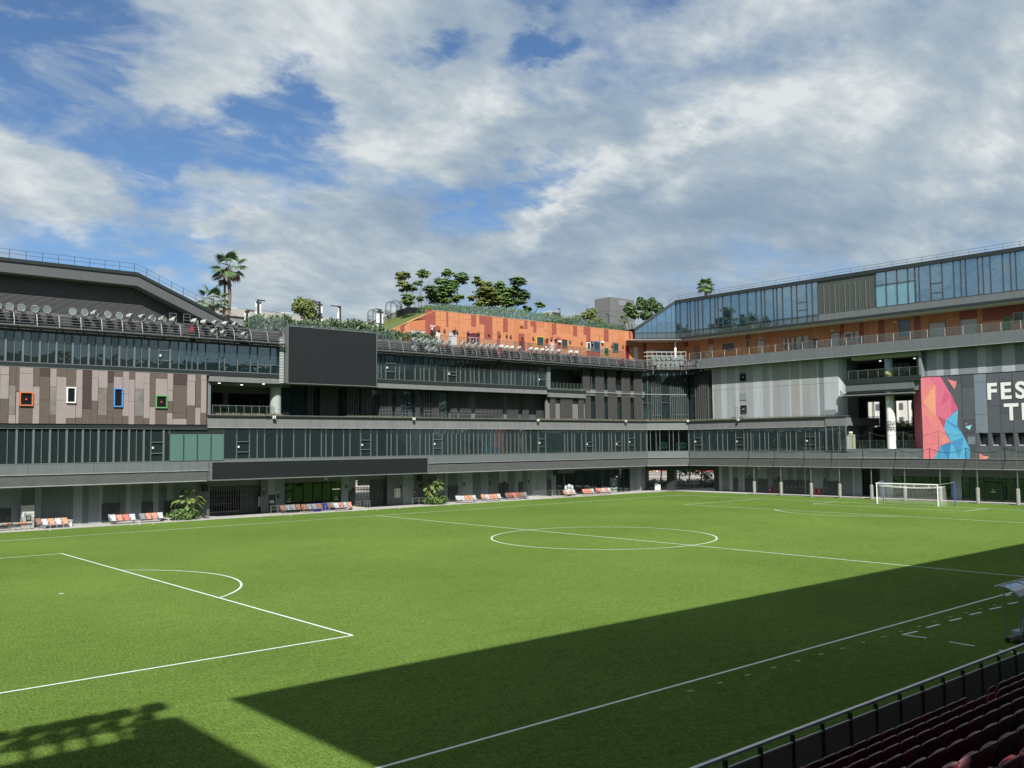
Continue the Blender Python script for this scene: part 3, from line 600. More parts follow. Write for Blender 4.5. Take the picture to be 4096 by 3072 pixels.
# --- brown cladding with four coloured windows
clad = thing('brown_clad_wall', 'pink, brown and maroon panelled wall with four coloured window frames', 'clad wall', (-25, 43, 10))
pbox(PN, 'backing', GROUTB, NL, X_BR, -.28, .10, 10.03, 15.36, clad)
BRL = [(0,68,88,138,'L'),(0,138,85,368,'L'),(0,368,80,600,'M'),(90,70,152,240,'M'),(84,240,146,517,'G'),(80,517,144,600,'L'),(152,70,186,300,'M'),(150,303,180,600,'L'),
(186,75,316,127,'L'),(184,127,315,303,'L'),(178,435,308,600,'M'),(316,78,378,250,'M'),(312,250,375,424,'L'),(308,424,372,600,'L'),(378,80,474,155,'D'),(376,155,472,378,'M'),(372,378,470,600,'M'),
(476,82,537,252,'L'),(472,252,533,520,'G'),(468,520,528,600,'M'),(538,85,630,158,'M'),(535,158,628,380,'L'),(530,380,626,600,'L'),(630,88,722,257,'M'),(624,408,716,552,'L'),(622,552,714,602,'M'),
(722,92,784,262,'L'),(719,262,780,547,'L'),(716,547,776,602,'M'),(784,95,872,463,'D'),(778,463,866,604,'M'),(873,97,935,170,'L'),(870,170,930,387,'L'),(866,387,926,604,'M'),
(934,100,1021,265,'L'),(930,265,1015,525,'G'),(925,525,1012,604,'M'),(1022,103,1080,215,'D'),(1018,215,1078,494,'M'),(1014,494,1072,550,'M'),(1012,550,1070,604,'M'),(1080,107,1166,158,'M'),(1078,158,1164,268,'L'),(1072,446,1160,605,'M'),
(1166,110,1224,320,'L'),(1162,320,1220,532,'L'),(1160,532,1216,605,'M'),(1225,113,1280,184,'M'),(1222,184,1277,395,'L'),(1218,395,1274,606,'L'),(1281,117,1366,274,'L'),(1278,274,1360,531,'G'),(1274,531,1358,606,'M'),
(1366,120,1420,225,'L'),(1362,225,1418,552,'L'),(1358,552,1415,606,'M'),(1420,123,1476,445,'M'),(1416,445,1472,607,'L'),(1476,125,1586,176,'M'),(1475,176,1585,335,'L'),(1472,457,1582,607,'M'),
(1587,128,1642,285,'L'),(1585,285,1638,392,'L'),(1583,392,1636,501,'M'),(1582,501,1634,607,'L'),(1642,130,1775,237,'D'),(1640,237,1770,501,'M'),(1636,501,1768,556,'M'),(1634,556,1768,607,'L'),
(1776,135,1855,203,'L'),(1772,203,1850,432,'L'),(1770,432,1848,607,'M'),(1856,138,1905,451,'M'),(1850,451,1900,607,'L'),(1906,140,1958,188,'L'),(1904,188,1957,503,'L'),(1902,503,1957,608,'M')]
def snap(z, lo, hi, t=.12): return lo if abs(z-lo) < t else hi if abs(z-hi) < t else z
for x0, y0, x1, y1, c in BRL:
    ym = (y0+y1)/2; s0, s1 = PN.S('b', x0, ym, .15), PN.S('b', x1, ym, .15); xm = (x0+x1)/2
    z1, z0 = snap(PN.H('b', xm, y0, .15), 10.04, 15.35), snap(PN.H('b', xm, y1, .15), 10.04, 15.35)
    pbox(PN, 'cladding_panel', BR[c], s0+.012, s1-.012, .1, .15+random.uniform(-.004,.004), z0+.012, z1-.012, clad)
s = PN.S('b', 0, 300, .15)
while s > NL+1:
    w = random.uniform(.8, 1.9); z = 10.04
    while z < 15.3:
        h = min(random.uniform(.8, 3.), 15.35-z); h = h if 15.35-z-h > .5 else 15.35-z
        pbox(PN, 'cladding_panel', BR[random.choice('LLMMD')], s-w+.012, s-.012, .1, .15, z+.012, z+h-.012, clad); z += h
    s -= w
def window(pl, k, x0, y0, x1, y1, fm, parent, off, fw=.13, proud=.10, recess=.35, gm=None, name='window'):
    """a deep coloured frame with a dark pane inside; the four frame bars are sub-parts of the window"""
    ym, xm = (y0+y1)/2, (x0+x1)/2; s0, s1 = pl.S(k, x0, ym, off), pl.S(k, x1, ym, off); z1, z0 = pl.H(k, xm, y0, off), pl.H(k, xm, y1, off)
    mb = MB()
    for a, b, c, d in ((s0,s0+fw,z0,z1),(s1-fw,s1,z0,z1),(s0+fw,s1-fw,z0,z0+fw),(s0+fw,s1-fw,z1-fw,z1)): mb.pb(pl, a, b, off-.1, off+proud+.06, c, d)
    w = mb.build(name, fm, parent)
    m2 = MB(); m2.pb(pl, s0+fw, s1-fw, off+.02, off+.035, z0+fw, z1-fw); m2.build('pane', gm or MAT['pane_dark'], w)
    m3 = MB(); m3.pb(pl, s0+fw, s0+fw+.03, off+.035, off+.06, z0+fw, z1-fw); m3.pb(pl, s1-fw-.03, s1-fw, off+.035, off+.06, z0+fw, z1-fw); m3.pb(pl, s0+fw, s1-fw, off+.035, off+.06, z0+fw, z0+fw+.03); m3.build('sash', FRAMED, w)
    return w, (s0, s1, z0, z1)
PD = mat('pane_dark', (.012,.014,.016), .08, var=0, spec=.7)
SPOT = mat('red_mark', (.8,.08,.05), .5)
for x0, y0, x1, y1, fm in ((182,303,312,435,ORG),(628,257,718,408,WHITE),(1075,268,1162,446,BLU),(1472,335,1583,457,GRN)):
    w, (s0, s1, z0, z1) = window(PN, 'b', x0, y0, x1, y1, fm, clad, .16, fw=.11)
    if fm in (ORG, GRN):
        c, zz = (s0+s1)/2, (z0+z1)/2; mb = MB(); mb.prism([(c-.1,zz-.08),(c+.1,zz-.08),(c,zz+.1)], lambda a,b,d: PN.P(a, d, b), .2, .215); mb.build('warning_triangle', SPOT, w)

# --- ground storey wall
gr = thing('ground_wall', 'shaded grey ground storey wall behind the far touchline', 'wall', (0, 46.4, 0))
OG = -3.4
sgl = [NL]; 
stripe = [('x',200),('x',418),('x',670),('x',795),('x',1340),('x',1410),('x',1585),('x',1700),('x',1895),('x',1975),('b',1130),('b',1190),('b',1245),('b',1350),('b',1447),('b',1503),('b',1580),('b',1640),('b',1860)]
cut = [NL, -50, -44, -39] + [PN.S(k, x, 300 if k == 'x' else 1300, OG) for k, x in stripe] + [PN.S('d', 95, 1200, OG)]
pat = [WA, WB, WC_, WA, WA, WB, WC_, WB, WB, WC_, WB, WA, WC_, WB, WB, WC_, WA, WB, WC_, WB, WC_, WA, WB]
def stripes(pl, cut, pat, z0, z1, off, parent, th=.15, name='wall_panel'):
    for i in range(len(cut)-1):
        pbox(pl, name, pat[i % len(pat)], cut[i]+.006, cut[i+1]-.006, off-th, off+(i % 3)*.012, z0, z1, parent)
stripes(PN, cut, pat, 0, 4.3, OG, gr)
cut2 = [PN.S('d', 600, 1200, OG), PN.S('d', 667, 1200, OG), PN.S('d', 735, 1200, OG), PN.S('d', 830, 1200, OG)]
stripes(PN, cut2, [WB, WC_, WA], 0, 4.3, OG, gr)
cut3 = [PN.S('d', 1387, 1200, OG), PN.S('d', 1468, 1200, OG), PN.S('d', 1528, 1200, OG)]
stripes(PN, cut3, [WC_, WA], 0, 4.3, OG, gr)
cut4 = [PN.S('d', x, 1200, OG) for x in (1840,1885,1997,2100)] + [PN.S('v', x, 200, OG) for x in (265,320,415,450,485,612,680,820,930,1030,1065,1175,1295,1380,1415,1497,1555,1625,1825,1885,1953)]
stripes(PN, cut4, [WB, WB, WC_, WB, WB, WA, WB, WC_, WB, WA, WC_, WB, WA, WB, WB, WC_, WB, WA, WC_, WB, WA, WC_, WB, WA, WC_], 0, 4.3, OG, gr)
a1, a2, a3 = PN.S('h', 180, 800, OG), PN.S('h', 258, 800, OG), PN.S('r', 175, 400, OG)
stripes(PN, [a1, a2, a3-.9, a3], [WA, WC_, WA], 0, 4.3, OG, gr)
# shop windows on the ground floor
def shop(pl, k, cuts, yb, yt, lab, g=G_GREEN, off=OG, doors=()):
    t = thing('shop_window', lab, 'glazed shopfront', tuple(pl.P(pl.S(k, cuts[0], yb, off), off, 0)))
    c = [pl.S(k, x, (yb+yt)/2, off) for x in cuts]; zt = pl.H(k, cuts[0], yt, off)
    for i in range(len(c)-1):
        if i in doors:
            pbox(pl, 'pane', g, c[i]+.05, c[i+1]-.05, off-.12, off-.1, 2.5, zt, t)
            d = thing_part('door', pl, c[i]+.1, c[i+1]-.1, off, t, g)
        else: pbox(pl, 'pane', g, c[i]+.04, c[i+1]-.04, off-.12, off-.1, .05, zt, t)
    for s in c: pbox(pl, 'mullion', FRAMED, s-.04, s+.04, off-.12, off+.02, 0, zt, t)
    pbox(pl, 'bulkhead', WB, c[0], c[-1], off-.2, off+.03, zt, 4.3, t)
    pbox(pl, 'backdrop', INT, c[0], c[-1], off-3.2, off-3., 0, 4.3, t)
    return t
def thing_part(name, pl, a, b, off, parent, g):
    mb = MB()
    for x0, x1, z0, z1 in ((a,a+.09,0,2.4),(b-.09,b,0,2.4),(a+.09,b-.09,2.3,2.4),(a+.09,b-.09,0,.1)): mb.pb(pl, x0, x1, off-.1, off+.04, z0, z1)
    d = mb.build(name, FRAMED, parent); m2 = MB(); m2.pb(pl, a+.09, b-.09, off-.06, off-.04, .1, 2.3); m2.build('pane', g, d)
    m3 = MB(); c = (a+b)/2; m3.pb(pl, c-.28, c+.28, off-.04, off-.03, 1.2, 1.27); m3.pb(pl, c-.08, c+.08, off-.04, off-.03, 1.45, 1.55); m3.build('door_lettering', WHITE, d)
    return d
shop(PN, 'u', (140,285,425,565,705,835,970), 500, 195, 'green tinted glass shopfront with two doors behind a row of chairs', doors=(0,5))
shop(PN, 'v', (1955,2050,2115,2212), 300, 50, 'left half of a dark glass shopfront at the far corner', g=G_DARK)
shop(PN, 'h', (-390,-300,-212,-120,-30,62,118,180), 900, 735, 'right half of a dark glass shopfront at the far corner', g=G_DARK, doors=(4,))
# doors in the wall
def door(pl, k, x0, x1, yt, off, lab, m=WD, yb=None, leafs=1, parent=None, cat='door', zb=.04, group=None):
    s0, s1 = pl.S(k, x0, yt+10, off), pl.S(k, x1, yt+10, off); zt = pl.H(k, (x0+x1)/2, yt, off)
    t = thing('door', lab, cat, tuple(pl.P((s0+s1)/2, off, zb)), group)
    w = (s1-s0)/leafs
    for i in range(leafs): pbox(pl, 'door_leaf', m, s0+i*w+.015, s0+(i+1)*w-.015, off-.06, off+.045, zb, zt-.04, t)
    mb = MB(); mb.pb(pl, s0-.05, s0, off-.02, off+.06, zb, zt); mb.pb(pl, s1, s1+.05, off-.02, off+.06, zb, zt); mb.pb(pl, s0-.05, s1+.05, off-.02, off+.06, zt-.03, zt+.03); mb.build('door_frame', FRAMED, t)
    pbox(pl, 'door_handle', STEEL, s1-.22, s1-.16, off+.045, off+.1, zb+.95, zb+1.15, t)
    return t
door(PN, 'x', -220, 195, 412, OG+.03, 'dark double door at the left edge behind tipped benches', leafs=2)
door(PN, 'b', 972, 1127, 1362, OG+.03, 'wide charcoal door behind the white and red chairs', leafs=2)
door(PN, 'b', 1348, 1445, 1347, OG+.03, 'square charcoal hatch door between two chair rows and the big planter')
door(PN, 'b', 1562, 1638, 1338, OG+.03, 'narrow dark door beside the leafy planter', m=WD)
door(PN, 'd', 678, 735, 1182, OG+.03, 'charcoal service door left of the green shopfront, with a red notice')
door(PN, 'u', 1092, 1170, 308, OG+.03, 'dark service door between the green shopfront and the second gate')
door(PN, 'v', 483, 612, 215, OG+.03, 'charcoal double door right of the second leafy planter', leafs=2)
door(PN, 'v', 1178, 1297, 180, OG+.03, 'dark double door behind the third row of chairs from the second planter', leafs=2)
door(PN, 'v', 1445, 1498, 166, OG+.03, 'small dark wall hatch above the brown chairs')
door(PN, 'v', 1838, 1885, 152, OG+.03, 'narrow dark door right of the grey notice board')
# roller gates with bright street behind
def grille_gate(pl, k, x0, x1, y, zt, off, lab, nb_=14, solid=None):
    s0, s1 = pl.S(k, x0, y, off), pl.S(k, x1, y, off); t = thing('folding_gate', lab, 'gate', tuple(pl.P(s0, off, 0)))
    for i in range(nb_+1):
        s = s0+(s1-s0)*i/nb_; pbox(pl, 'bar', LOUVD, s-.025, s+.025, off-.05, off, .05, zt, t)
    for i in range(4): z = .4+i*(zt-.6)/3; pbox(pl, 'cross_bar', LOUVD, s0, s1, off-.07, off-.05, z, z+.04, t)
    for i in range(5): z = zt-.55+i*.11; pbox(pl, 'cross_bar', LOUVD, s0, s1, off-.03, off+.01, z, z+.03, t)
    if solid:
        for a, b in solid: pbox(pl, 'gate_infill', WD, s0+(s1-s0)*a, s0+(s1-s0)*b, off-.14, off-.1, .05, zt, t)
    pbox(pl, 'lintel', WB, s0-.1, s1+.1, off-.25, off+.02, zt, 4.3, t)
    return s0, s1
s0, s1 = grille_gate(PN, 'd', 95, 600, 1200, 3.3, OG-.5, 'dark barred gate right of the big leafy planter', 22, solid=((.6,1),(.0,.02)))
pbox(PN, 'passage_wall', INT, s0-.1, s0+7, -11, -10.8, 0, 4.2, gr)
for a_, b_, c_, d_ in ((105,255,1225,1270),(150,210,1268,1290),(335,343,1215,1310)):
    pbox(PN, 'painted_light_gap', MAT['painted_daylight'], PN.S('d', a_, 1250, -10.7), PN.S('d', b_, 1250, -10.7), -10.79, -10.75, PN.H('d', a_, d_, -10.7), PN.H('d', a_, c_, -10.7), gr)  # pale patches on the wall stand in for daylight beyond the gate
s0, s1 = grille_gate(PN, 'u', 1188, 1720, 300, 3.4, OG-.5, 'barred gate with daylight on its left side, right of the green shopfront', 24, solid=((.4,1),))
# notice boards, wall lamps, speakers, small signs
def board(pl, k, x0, y0, x1, y1, off, lab, rows, ink, ground, cols=2, cat='notice board', name='notice_board', title=None):
    ym, xm = (y0+y1)/2, (x0+x1)/2; s0, s1 = pl.S(k, x0, ym, off), pl.S(k, x1, ym, off); z1, z0 = pl.H(k, xm, y0, off), pl.H(k, xm, y1, off)
    t = thing(name, lab, cat, tuple(pl.P(xm and (s0+s1)/2, off, z0))); pbox(pl, 'backing', ground, s0, s1, off, off+.03, z0, z1, t)
    mb = MB(); cw = (s1-s0)/cols
    for r_ in range(rows):
        for c in range(cols):
            z = z1-(z1-z0)*(.16+.8*(r_+.5)/rows); a = s0+c*cw+cw*.14; b = a+cw*random.uniform(.5,.72); mb.pb(pl, a, b, off+.03, off+.036, z-(z1-z0)*.025, z+(z1-z0)*.022)
    mb.pb(pl, s0+.1*(s1-s0), s0+.42*(s1-s0), off+.03, off+.036, z1-(z1-z0)*.09, z1-(z1-z0)*.05)
    mb.build('printed_lines', ink, t); return t, (s0, s1, z0, z1)
INK = mat('ink_grey', (.16,.16,.17), .7); INKR = mat('ink_red', (.32,.06,.06), .7); BGY = mat('board_grey', (.24,.25,.25), .6)
board(PN, 'd', 570, 1193, 652, 1292, OG-.08, 'grey notice board right of the first dark gate', 9, INK, BGY)
board(PN, 'u', 1762, 272, 1845, 405, OG+.05, 'white poster with two columns of red blocks right of the second gate', 6, INKR, WHITE)
board(PN, 'v', 1693, 160, 1802, 265, OG+.05, 'pale grey notice board left of the dark glass shopfront', 8, INK, mat('board_pale', (.3,.31,.31), .6))
def wall_box(pl, k, x0, y0, x1, y1, off, name, lab, cat, m, dep=.35, group=None, extra=None):
    ym, xm = (y0+y1)/2, (x0+x1)/2; s0, s1 = pl.S(k, x0, ym, off), pl.S(k, x1, ym, off); z1, z0 = pl.H(k, xm, y0, off), pl.H(k, xm, y1, off)
    t = thing(name, lab, cat, tuple(pl.P((s0+s1)/2, off, z0)), group)
    pbox(pl, 'housing', m, s0, s1, off+.06, off+dep, z0, z1, t); pbox(pl, 'bracket', FRAMED, (s0+s1)/2-.04, (s0+s1)/2+.04, off, off+.06, (z0+z1)/2-.1, (z0+z1)/2+.1, t)
    pbox(pl, 'grille', extra or MAT['ink_grey'], s0+.05, s1-.05, off+dep, off+dep+.012, z0+.05, z1-.05, t); return t
SPK = mat('speaker_black', (.02,.022,.022), .6)
wall_box(PN, 'b', 1912, 1185, 1958, 1243, OG, 'loudspeaker', 'black loudspeaker on the wall above the big leafy planter', 'loudspeaker', SPK, extra=SPK)
wall_box(PN, 'd', 2132, 990, 2168, 1040, OG, 'loudspeaker', 'black loudspeaker on the wall above the second planter tree', 'loudspeaker', SPK, extra=SPK)
wall_box(PN, 'v', 1912, 10, 1958, 70, OG, 'loudspeaker', 'black loudspeaker at the left top corner of the dark glass shopfront', 'loudspeaker', SPK, extra=SPK)
def lamp(pl, k, x, y, off, lab, parent=None):
    s, z = pl.hit(*Z(k, x, y), off); t = thing('wall_lamp', lab, 'wall lamp', tuple(pl.P(s, off, z-.2)), 'wall lamps')
    mb = MB(); mb.tube(pl.P(s, off+.12, z-.22), pl.P(s, off+.12, z+.12), .1, n=10); mb.build('lamp_body', FRAMED, t)
    pbox(pl, 'bracket', FRAMED, s-.04, s+.04, off, off+.1, z-.08, z+.04, t)
    mb = MB(); mb.tube(pl.P(s, off+.1, z+.45), pl.P(s, off+.1, z+.55), .06, n=8); mb.build('lamp_lens', mat('lens_pale', (.7,.7,.6), .4), t)
for k, x, y, lab in (('u',40,385,'wall lamp left of the green shopfront'),('u',1055,240,'fan shaped wall lamp right of the green shopfront'),('u',1145,285,'wall lamp above the service door by the second gate'),('u',1845,245,'wall lamp above the white poster with red blocks'),
    ('v',700,190,'wall lamp above the white and orange chairs'),('v',1050,175,'wall lamp left of the dark double door'),('v',1245,168,'wall lamp over the dark double door'),('v',1573,150,'wall lamp right of the small hatch'),('v',1861,138,'wall lamp over the narrow door by the shopfront'),
    ('d',622,1160,'wall lamp above the first grey notice board'),('d',765,1190,'small lamp right of the door with a red notice')):
    lamp(PN, k, x, y, OG, lab)
for k, x0, y0, x1, y1, lab in (('u',714,98,778,150,'pale square box above the green shopfront'),('v',1668,-12,1716,22,'pale square box above the grey notice board')):
    wall_box(PN, k, x0, y0, x1, y1, OG, 'junction_box', lab, 'box', mat('box_pale', (.42,.43,.40), .6), .12, extra=MAT['box_pale'])
# --- LED ribbon and scoreboard
led = thing('ribbon_screen', 'long low black LED ribbon screen in a thin grey frame', 'LED screen', (0, 42.6, 4.1))
pbox(PN, 'screen_face', BLACK, X_LED0+.22, X_LED1-.1, .1, .42, 4.2, 6.02, led)
for a, b, c, d in ((X_LED0,X_LED0+.22,4.08,6.12),(X_LED1-.1,X_LED1,4.08,6.12),(X_LED0+.22,X_LED1-.1,4.08,4.2),(X_LED0+.22,X_LED1-.1,6.02,6.12)): pbox(PN, 'screen_frame', FRAME, a, b, -.3, .46, c, d, led)
sb = thing('scoreboard', 'huge blank black scoreboard rising above the roof edge', 'scoreboard', (0, 41.8, 14.8))
z0b, z1b = PN.H('c', 1500, 1510, 1.2), PN.H('c', 1500, 927, 1.2)
pbox(PN, 'screen_face', BLACK, SB0+.08, SB1-.08, .9, 1.2, z0b+.08, z1b-.08, sb)
for a, b, c, d in ((SB0,SB0+.08,z0b,z1b),(SB1-.08,SB1,z0b,z1b),(SB0+.08,SB1-.08,z0b,z0b+.08),(SB0+.08,SB1-.08,z1b-.08,z1b)): pbox(PN, 'screen_frame', FRAME, a, b, .75, 1.22, c, d, sb)
sm_ = mat('screen_seam', (.0135,.016,.0185), .6)
for i in range(1, 12): s_ = SB0+(SB1-SB0)*i/12; pbox(PN, 'module_seam', sm_, s_-.012, s_+.012, 1.2, 1.203, z0b+.08, z1b-.08, sb)
for i in range(1, 7): z_ = z0b+(z1b-z0b)*i/7; pbox(PN, 'module_seam', sm_, SB0+.08, SB1-.08, 1.2, 1.205, z_-.012, z_+.012, sb)
pbox(PN, 'casing', FASC2, SB0+.15, SB1-.15, -.5, .9, z0b+.1, z1b-.1, sb)
MESHM = mat('perforated_white', (.5,.54,.52), .5, var=.3, scale=6)
for i in range(30): z = z0b+.1+(z1b-z0b-1.3)*i/30; pbox(PN, 'side_slat', MESHM, SB0-.55, SB0-.02, .3, .34, z, z+.1, sb)

# --- catwalk with rails
def catwalk(pl, s0, s1, parent, z0=19.15, z1=20.62, step=1.95, off=.1):
    n = max(1, round(abs(s1-s0)/step)); a, b = s0, s1
    for i in range(n+1):
        s = a+(b-a)*i/n; mb = MB(); pts = [pl.P(s, off+.2, z1+.02), pl.P(s, off+.55, z1-.25), pl.P(s, off+.75, z1-.8), pl.P(s, off+.9, z0)]; mb.path(pts, .05, 5); mb.tube(pl.P(s, -.45, z1-.5), pl.P(s, off+.6, z1-.3), .045, n=4); mb.tube(pl.P(s, -.45, z0+.1), pl.P(s, off+.9, z0), .05, n=4); mb.build('catwalk_post', DKMET, parent)
    for j, (o, z, r_) in enumerate(((.25,1.47,.06),(.62,1.17,.032),(.72,.90,.032),(.80,.62,.032),(.88,.34,.032),(.94,.06,.05))):
        mb = MB(); mb.tube(pl.P(a, off+o-.05, z0+z), pl.P(b, off+o-.05, z0+z), r_, n=5); mb.build('rail', DKMET, parent)
    pbox(pl, 'walkway_grating', DKMET, a, b, -.4, off+.85, z0-.06, z0-.02, parent)
    pbox(pl, 'parapet_wall', DKWALL, a, b, -.7, -.5, 18.8, 20.55, parent); pbox(pl, 'coping', LOUV, a, b, -.8, -.42, 20.55, 20.6, parent)
    pbox(pl, 'soffit', BAND, a, b, -.7, .1, 18.75, 18.95, parent)
cw1 = thing('catwalk', 'railed steel catwalk with floodlights left of the scoreboard', 'catwalk', (-20, 42.5, 19))
catwalk(PN, NL, SB0-.3, cw1)
cw2 = thing('catwalk', 'railed steel catwalk with floodlights right of the scoreboard', 'catwalk', (25, 42.5, 19))
catwalk(PN, SB1+.1, NR+.2, cw2)
cw3 = thing('catwalk', 'short steel catwalk holding the floodlight cluster at the inner corner', 'catwalk', (58, 41, 19))
catwalk(PC, .1, LC, cw3, step=1.8)
catwalk(PE, -39.3, -36.6, cw3, z0=19.2, z1=20.6, step=1.3, off=0)
mb = MB()
A = PC.S('g', 1140, 840, .6); B = PC.S('g', 1545, 840, .6)
zt, zb = PC.H('g', 1340, 797, .6), PC.H('g', 1340, 880, .6)
for z in (zt, (zt+zb)/2, zb):
    mb.tube(PC.P(A, .6, z), PC.P(B, .6, z), .04, n=5); mb.tube(PC.P(A, -1.2, z), PC.P(B, -1.2, z), .04, n=5); mb.tube(PC.P(A, .6, z), PC.P(A, -1.2, z), .04, n=5); mb.tube(PC.P(B, .6, z), PC.P(B, -1.2, z), .04, n=5)
for i in range(9): s = A+(B-A)*i/8; mb.tube(PC.P(s, .6, zb-1.6), PC.P(s, .6, zt), .035, n=5)
mb.build('cage_rail', mat('rail_white', (.40,.42,.41), .5), cw3)
for x in (1200,1545): s = PC.S('g', x, 900, .7); pbox(PC, 'frame_post', DKMET, s-.06, s+.06, .6, .8, zb-2.3, zb, cw3)

# =================================================================== WEST ROOF HALL (left)
hall = thing('sloping_roof_hall', 'dark louvred hall with a sloping grey roof edge at upper left', 'building', (-30, 46, 19.9))
P1 = PN.hit(*Z('a', 1430, 337)); P2 = PN.hit(*Z('a', 2212, 740)); Q1 = PN.hit(*Z('a', 1450, 478)); Q2 = PN.hit(*Z('a', 2212, 880))
k1 = P1[0]; sl = (P2[1]-P1[1])/(P2[0]-P1[0]); zt = P1[1]; zb = Q1[1]; sEnd = k1+(20.6-zt)/sl
def rp(s): return zt if s <= k1 else zt+sl*(s-k1)
fn = lambda a, b, d: PN.P(a, d, b)
zs = .55
def roofstrip(name, m, zhi, zlo, o0, o1, cuts, lo_off=0):
    for i in range(len(cuts)-1):
        a, b = cuts[i], cuts[i+1]
        mb = MB(); mb.prism([(a, rp(a)+zlo), (b, rp(b)+zlo), (b, rp(b)+zhi), (a, rp(a)+zhi)], fn, o0, o1); mb.build(name, m, hall, fix=True)
cutsR = [NL, -54, -48, -42, -36, PN.S('a', 310, 300), PN.S('a', 653, 330), PN.S('a', 983, 380), PN.S('a', 1298, 410), k1, PN.S('a', 1750, 600), PN.S('a', 2010, 700), sEnd]
roofstrip('roof_panel', mat('roof_fascia', (.085,.088,.095), .6, var=.06, streak=.1), -.33, zb-zt, -.25, 0, cutsR)
roofstrip('roof_edge', BAND, 0, -.34, -.3, .12, [NL, k1, sEnd])
mb = MB()
for a, b in ((NL, k1), (k1, sEnd)): mb.prism([(a, rp(a)+zb-zt+.01), (b, rp(b)+zb-zt+.01), (b, rp(b)+zb-zt+.1), (a, rp(a)+zb-zt+.1)], fn, -1.5, -.2)
mb.build('soffit', FASC, hall, fix=True)
mb = MB(); mb.prism([(NL, 19.9), (sEnd-.6, 19.9), (sEnd-.6, rp(sEnd)-.4), (k1, zt-.4), (NL, zt-.4)], fn, -22, -1.55); mb.build('louvre_backing', DKWALL, hall, fix=True)
for i in range(34):
    z = 20.5+i*.118
    if z > zb-.05: break
    a = NL; b = min(sEnd-.7, k1+(z-(zb))/sl if z > 20.2 else sEnd); b = k1+(z-zb)/sl
    pbox(PN, 'louvre_slat', LOUVD, a, b, -1.55, -1.41, z, z+.045, hall)
# roof railing (wires, thin posts)
mb = MB(); 
for dz in (.88, .45):
    mb.tube(PN.P(NL, -.15, zt+dz), PN.P(k1, -.15, zt+dz), .016, n=4); mb.tube(PN.P(k1, -.15, zt+dz), PN.P(sEnd, -.15, rp(sEnd)+dz), .016, n=4)
rr = thing('roof_railing', 'thin wire railing along the sloping roof edge at upper left', 'railing', (-30, 43.1, zt)); mb.build('rail', FRAMED, rr)
ps = [PN.S('a', x, 200) for x in (100,275,447,614,780,940,1098,1253,1405,1535,1665,1793,1920,2050)]; ps = [ps[0]-2.7*(i+1) for i in range(8)]+ps
for s in ps: mb = MB(); mb.tube(PN.P(s, -.15, rp(s)), PN.P(s, -.15, rp(s)+.9), .025, n=5); mb.build('post', FRAMED, rr)

# =================================================================== FLOODLIGHTS
def make_flood():
    t = thing('floodlight', '', 'floodlight', (0,0,0))
    # faces -Y, centre at z .55
    mb = MB(); n = 16; prof = [(.17,.36),(.30,.22),(.36,.04),(.38,-.04)]; V = []
    for r_, y in prof:
        for i in range(n): a = 2*math.pi*i/n; V.append((r_*math.cos(a), y, .55+r_*math.sin(a)))
    f = [(j*n+i, j*n+(i+1)%n, (j+1)*n+(i+1)%n, (j+1)*n+i) for j in range(3) for i in range(n)] + [tuple(range(n))]
    mb.add(V, f); mb.build('reflector', mat('flood_shell', (.38,.39,.38), .45, var=.12, scale=5), t, True)
    mb = MB(); mb.add([(.33*math.cos(2*math.pi*i/n), -.03, .55+.33*math.sin(2*math.pi*i/n)) for i in range(n)], [tuple(range(n))]); mb.build('lens', mat('flood_lens', (.17,.215,.22), .15, var=.2, scale=6, spec=.8), t)
    mb = MB()
    for i in range(n):
        a, b = 2*math.pi*i/n, 2*math.pi*(i+1)/n; mb.tube((.37*math.cos(a),-.05,.55+.37*math.sin(a)), (.37*math.cos(b),-.05,.55+.37*math.sin(b)), .03, n=4)
    mb.build('rim', MAT['flood_shell'], t)
    mb = MB(); mb.path([(-.42,.05,.55),(-.42,.05,.1),(.42,.05,.1),(.42,.05,.55)], .03, 4); mb.tube((0,.05,-.1),(0,.05,.12), .05, n=6); mb.build('yoke', DKMET, t)
    mb = MB(); mb.box(-.13,.13,.34,.58,.42,.68); mb.box(.1,.22,.3,.45,.72,.85); mb.build('ballast_box', MAT['flood_shell'], t)
    return t
FL0 = make_flood(); first = [True]
def flood(P, rz, lab, group='floodlights', tilt=.1, sc=1.):
    if first[0]: o = FL0; first[0] = False; o.location = P; o['label'] = lab
    else: o = tree_copy(FL0, P, None, lab, group)
    o['group'] = group; o.rotation_euler = (tilt, random.uniform(-.06,.06), rz); o.scale = (sc*.88,)*3; return o
side = lambda p: p
row1 = [('a', x, y) for x, y in ((-30,680),(100,688),(225,698),(362,708),(486,718),(757,738),(877,748),(993,757),(1118,768),(1240,780),(1357,788),(1474,797),(1586,806),(1697,815),(1813,826),(2035,845),(2128,852))]+[('c', x, y) for x, y in ((80,840),(172,852),(287,858),(388,868),(490,875))]
for i, (k, x, y) in enumerate(row1):
    s, z = PN.hit(*Z(k, x, y), .2); tgt = -.15 if i < 6 else random.uniform(.35, 1.0)
    if k == 'a' and x in (877, 1118, 1240): tgt = .1
    flood(PN.P(s, .25, z-.55), tgt, f'round floodlight on the left catwalk, {ordn(i)} along its top rail from the left edge', 'floodlights on the left catwalk', tilt=random.uniform(.0,.35))
for i, (x, y) in enumerate(((268,950),(368,960),(583,978))):
    s, z = PN.hit(*Z('c', x, y), .9); flood(PN.P(s, .95, z-.55), .5, f'low slung floodlight below the left catwalk rail, {ordn(i)} of three from the left', 'floodlights on the left catwalk', tilt=.3)
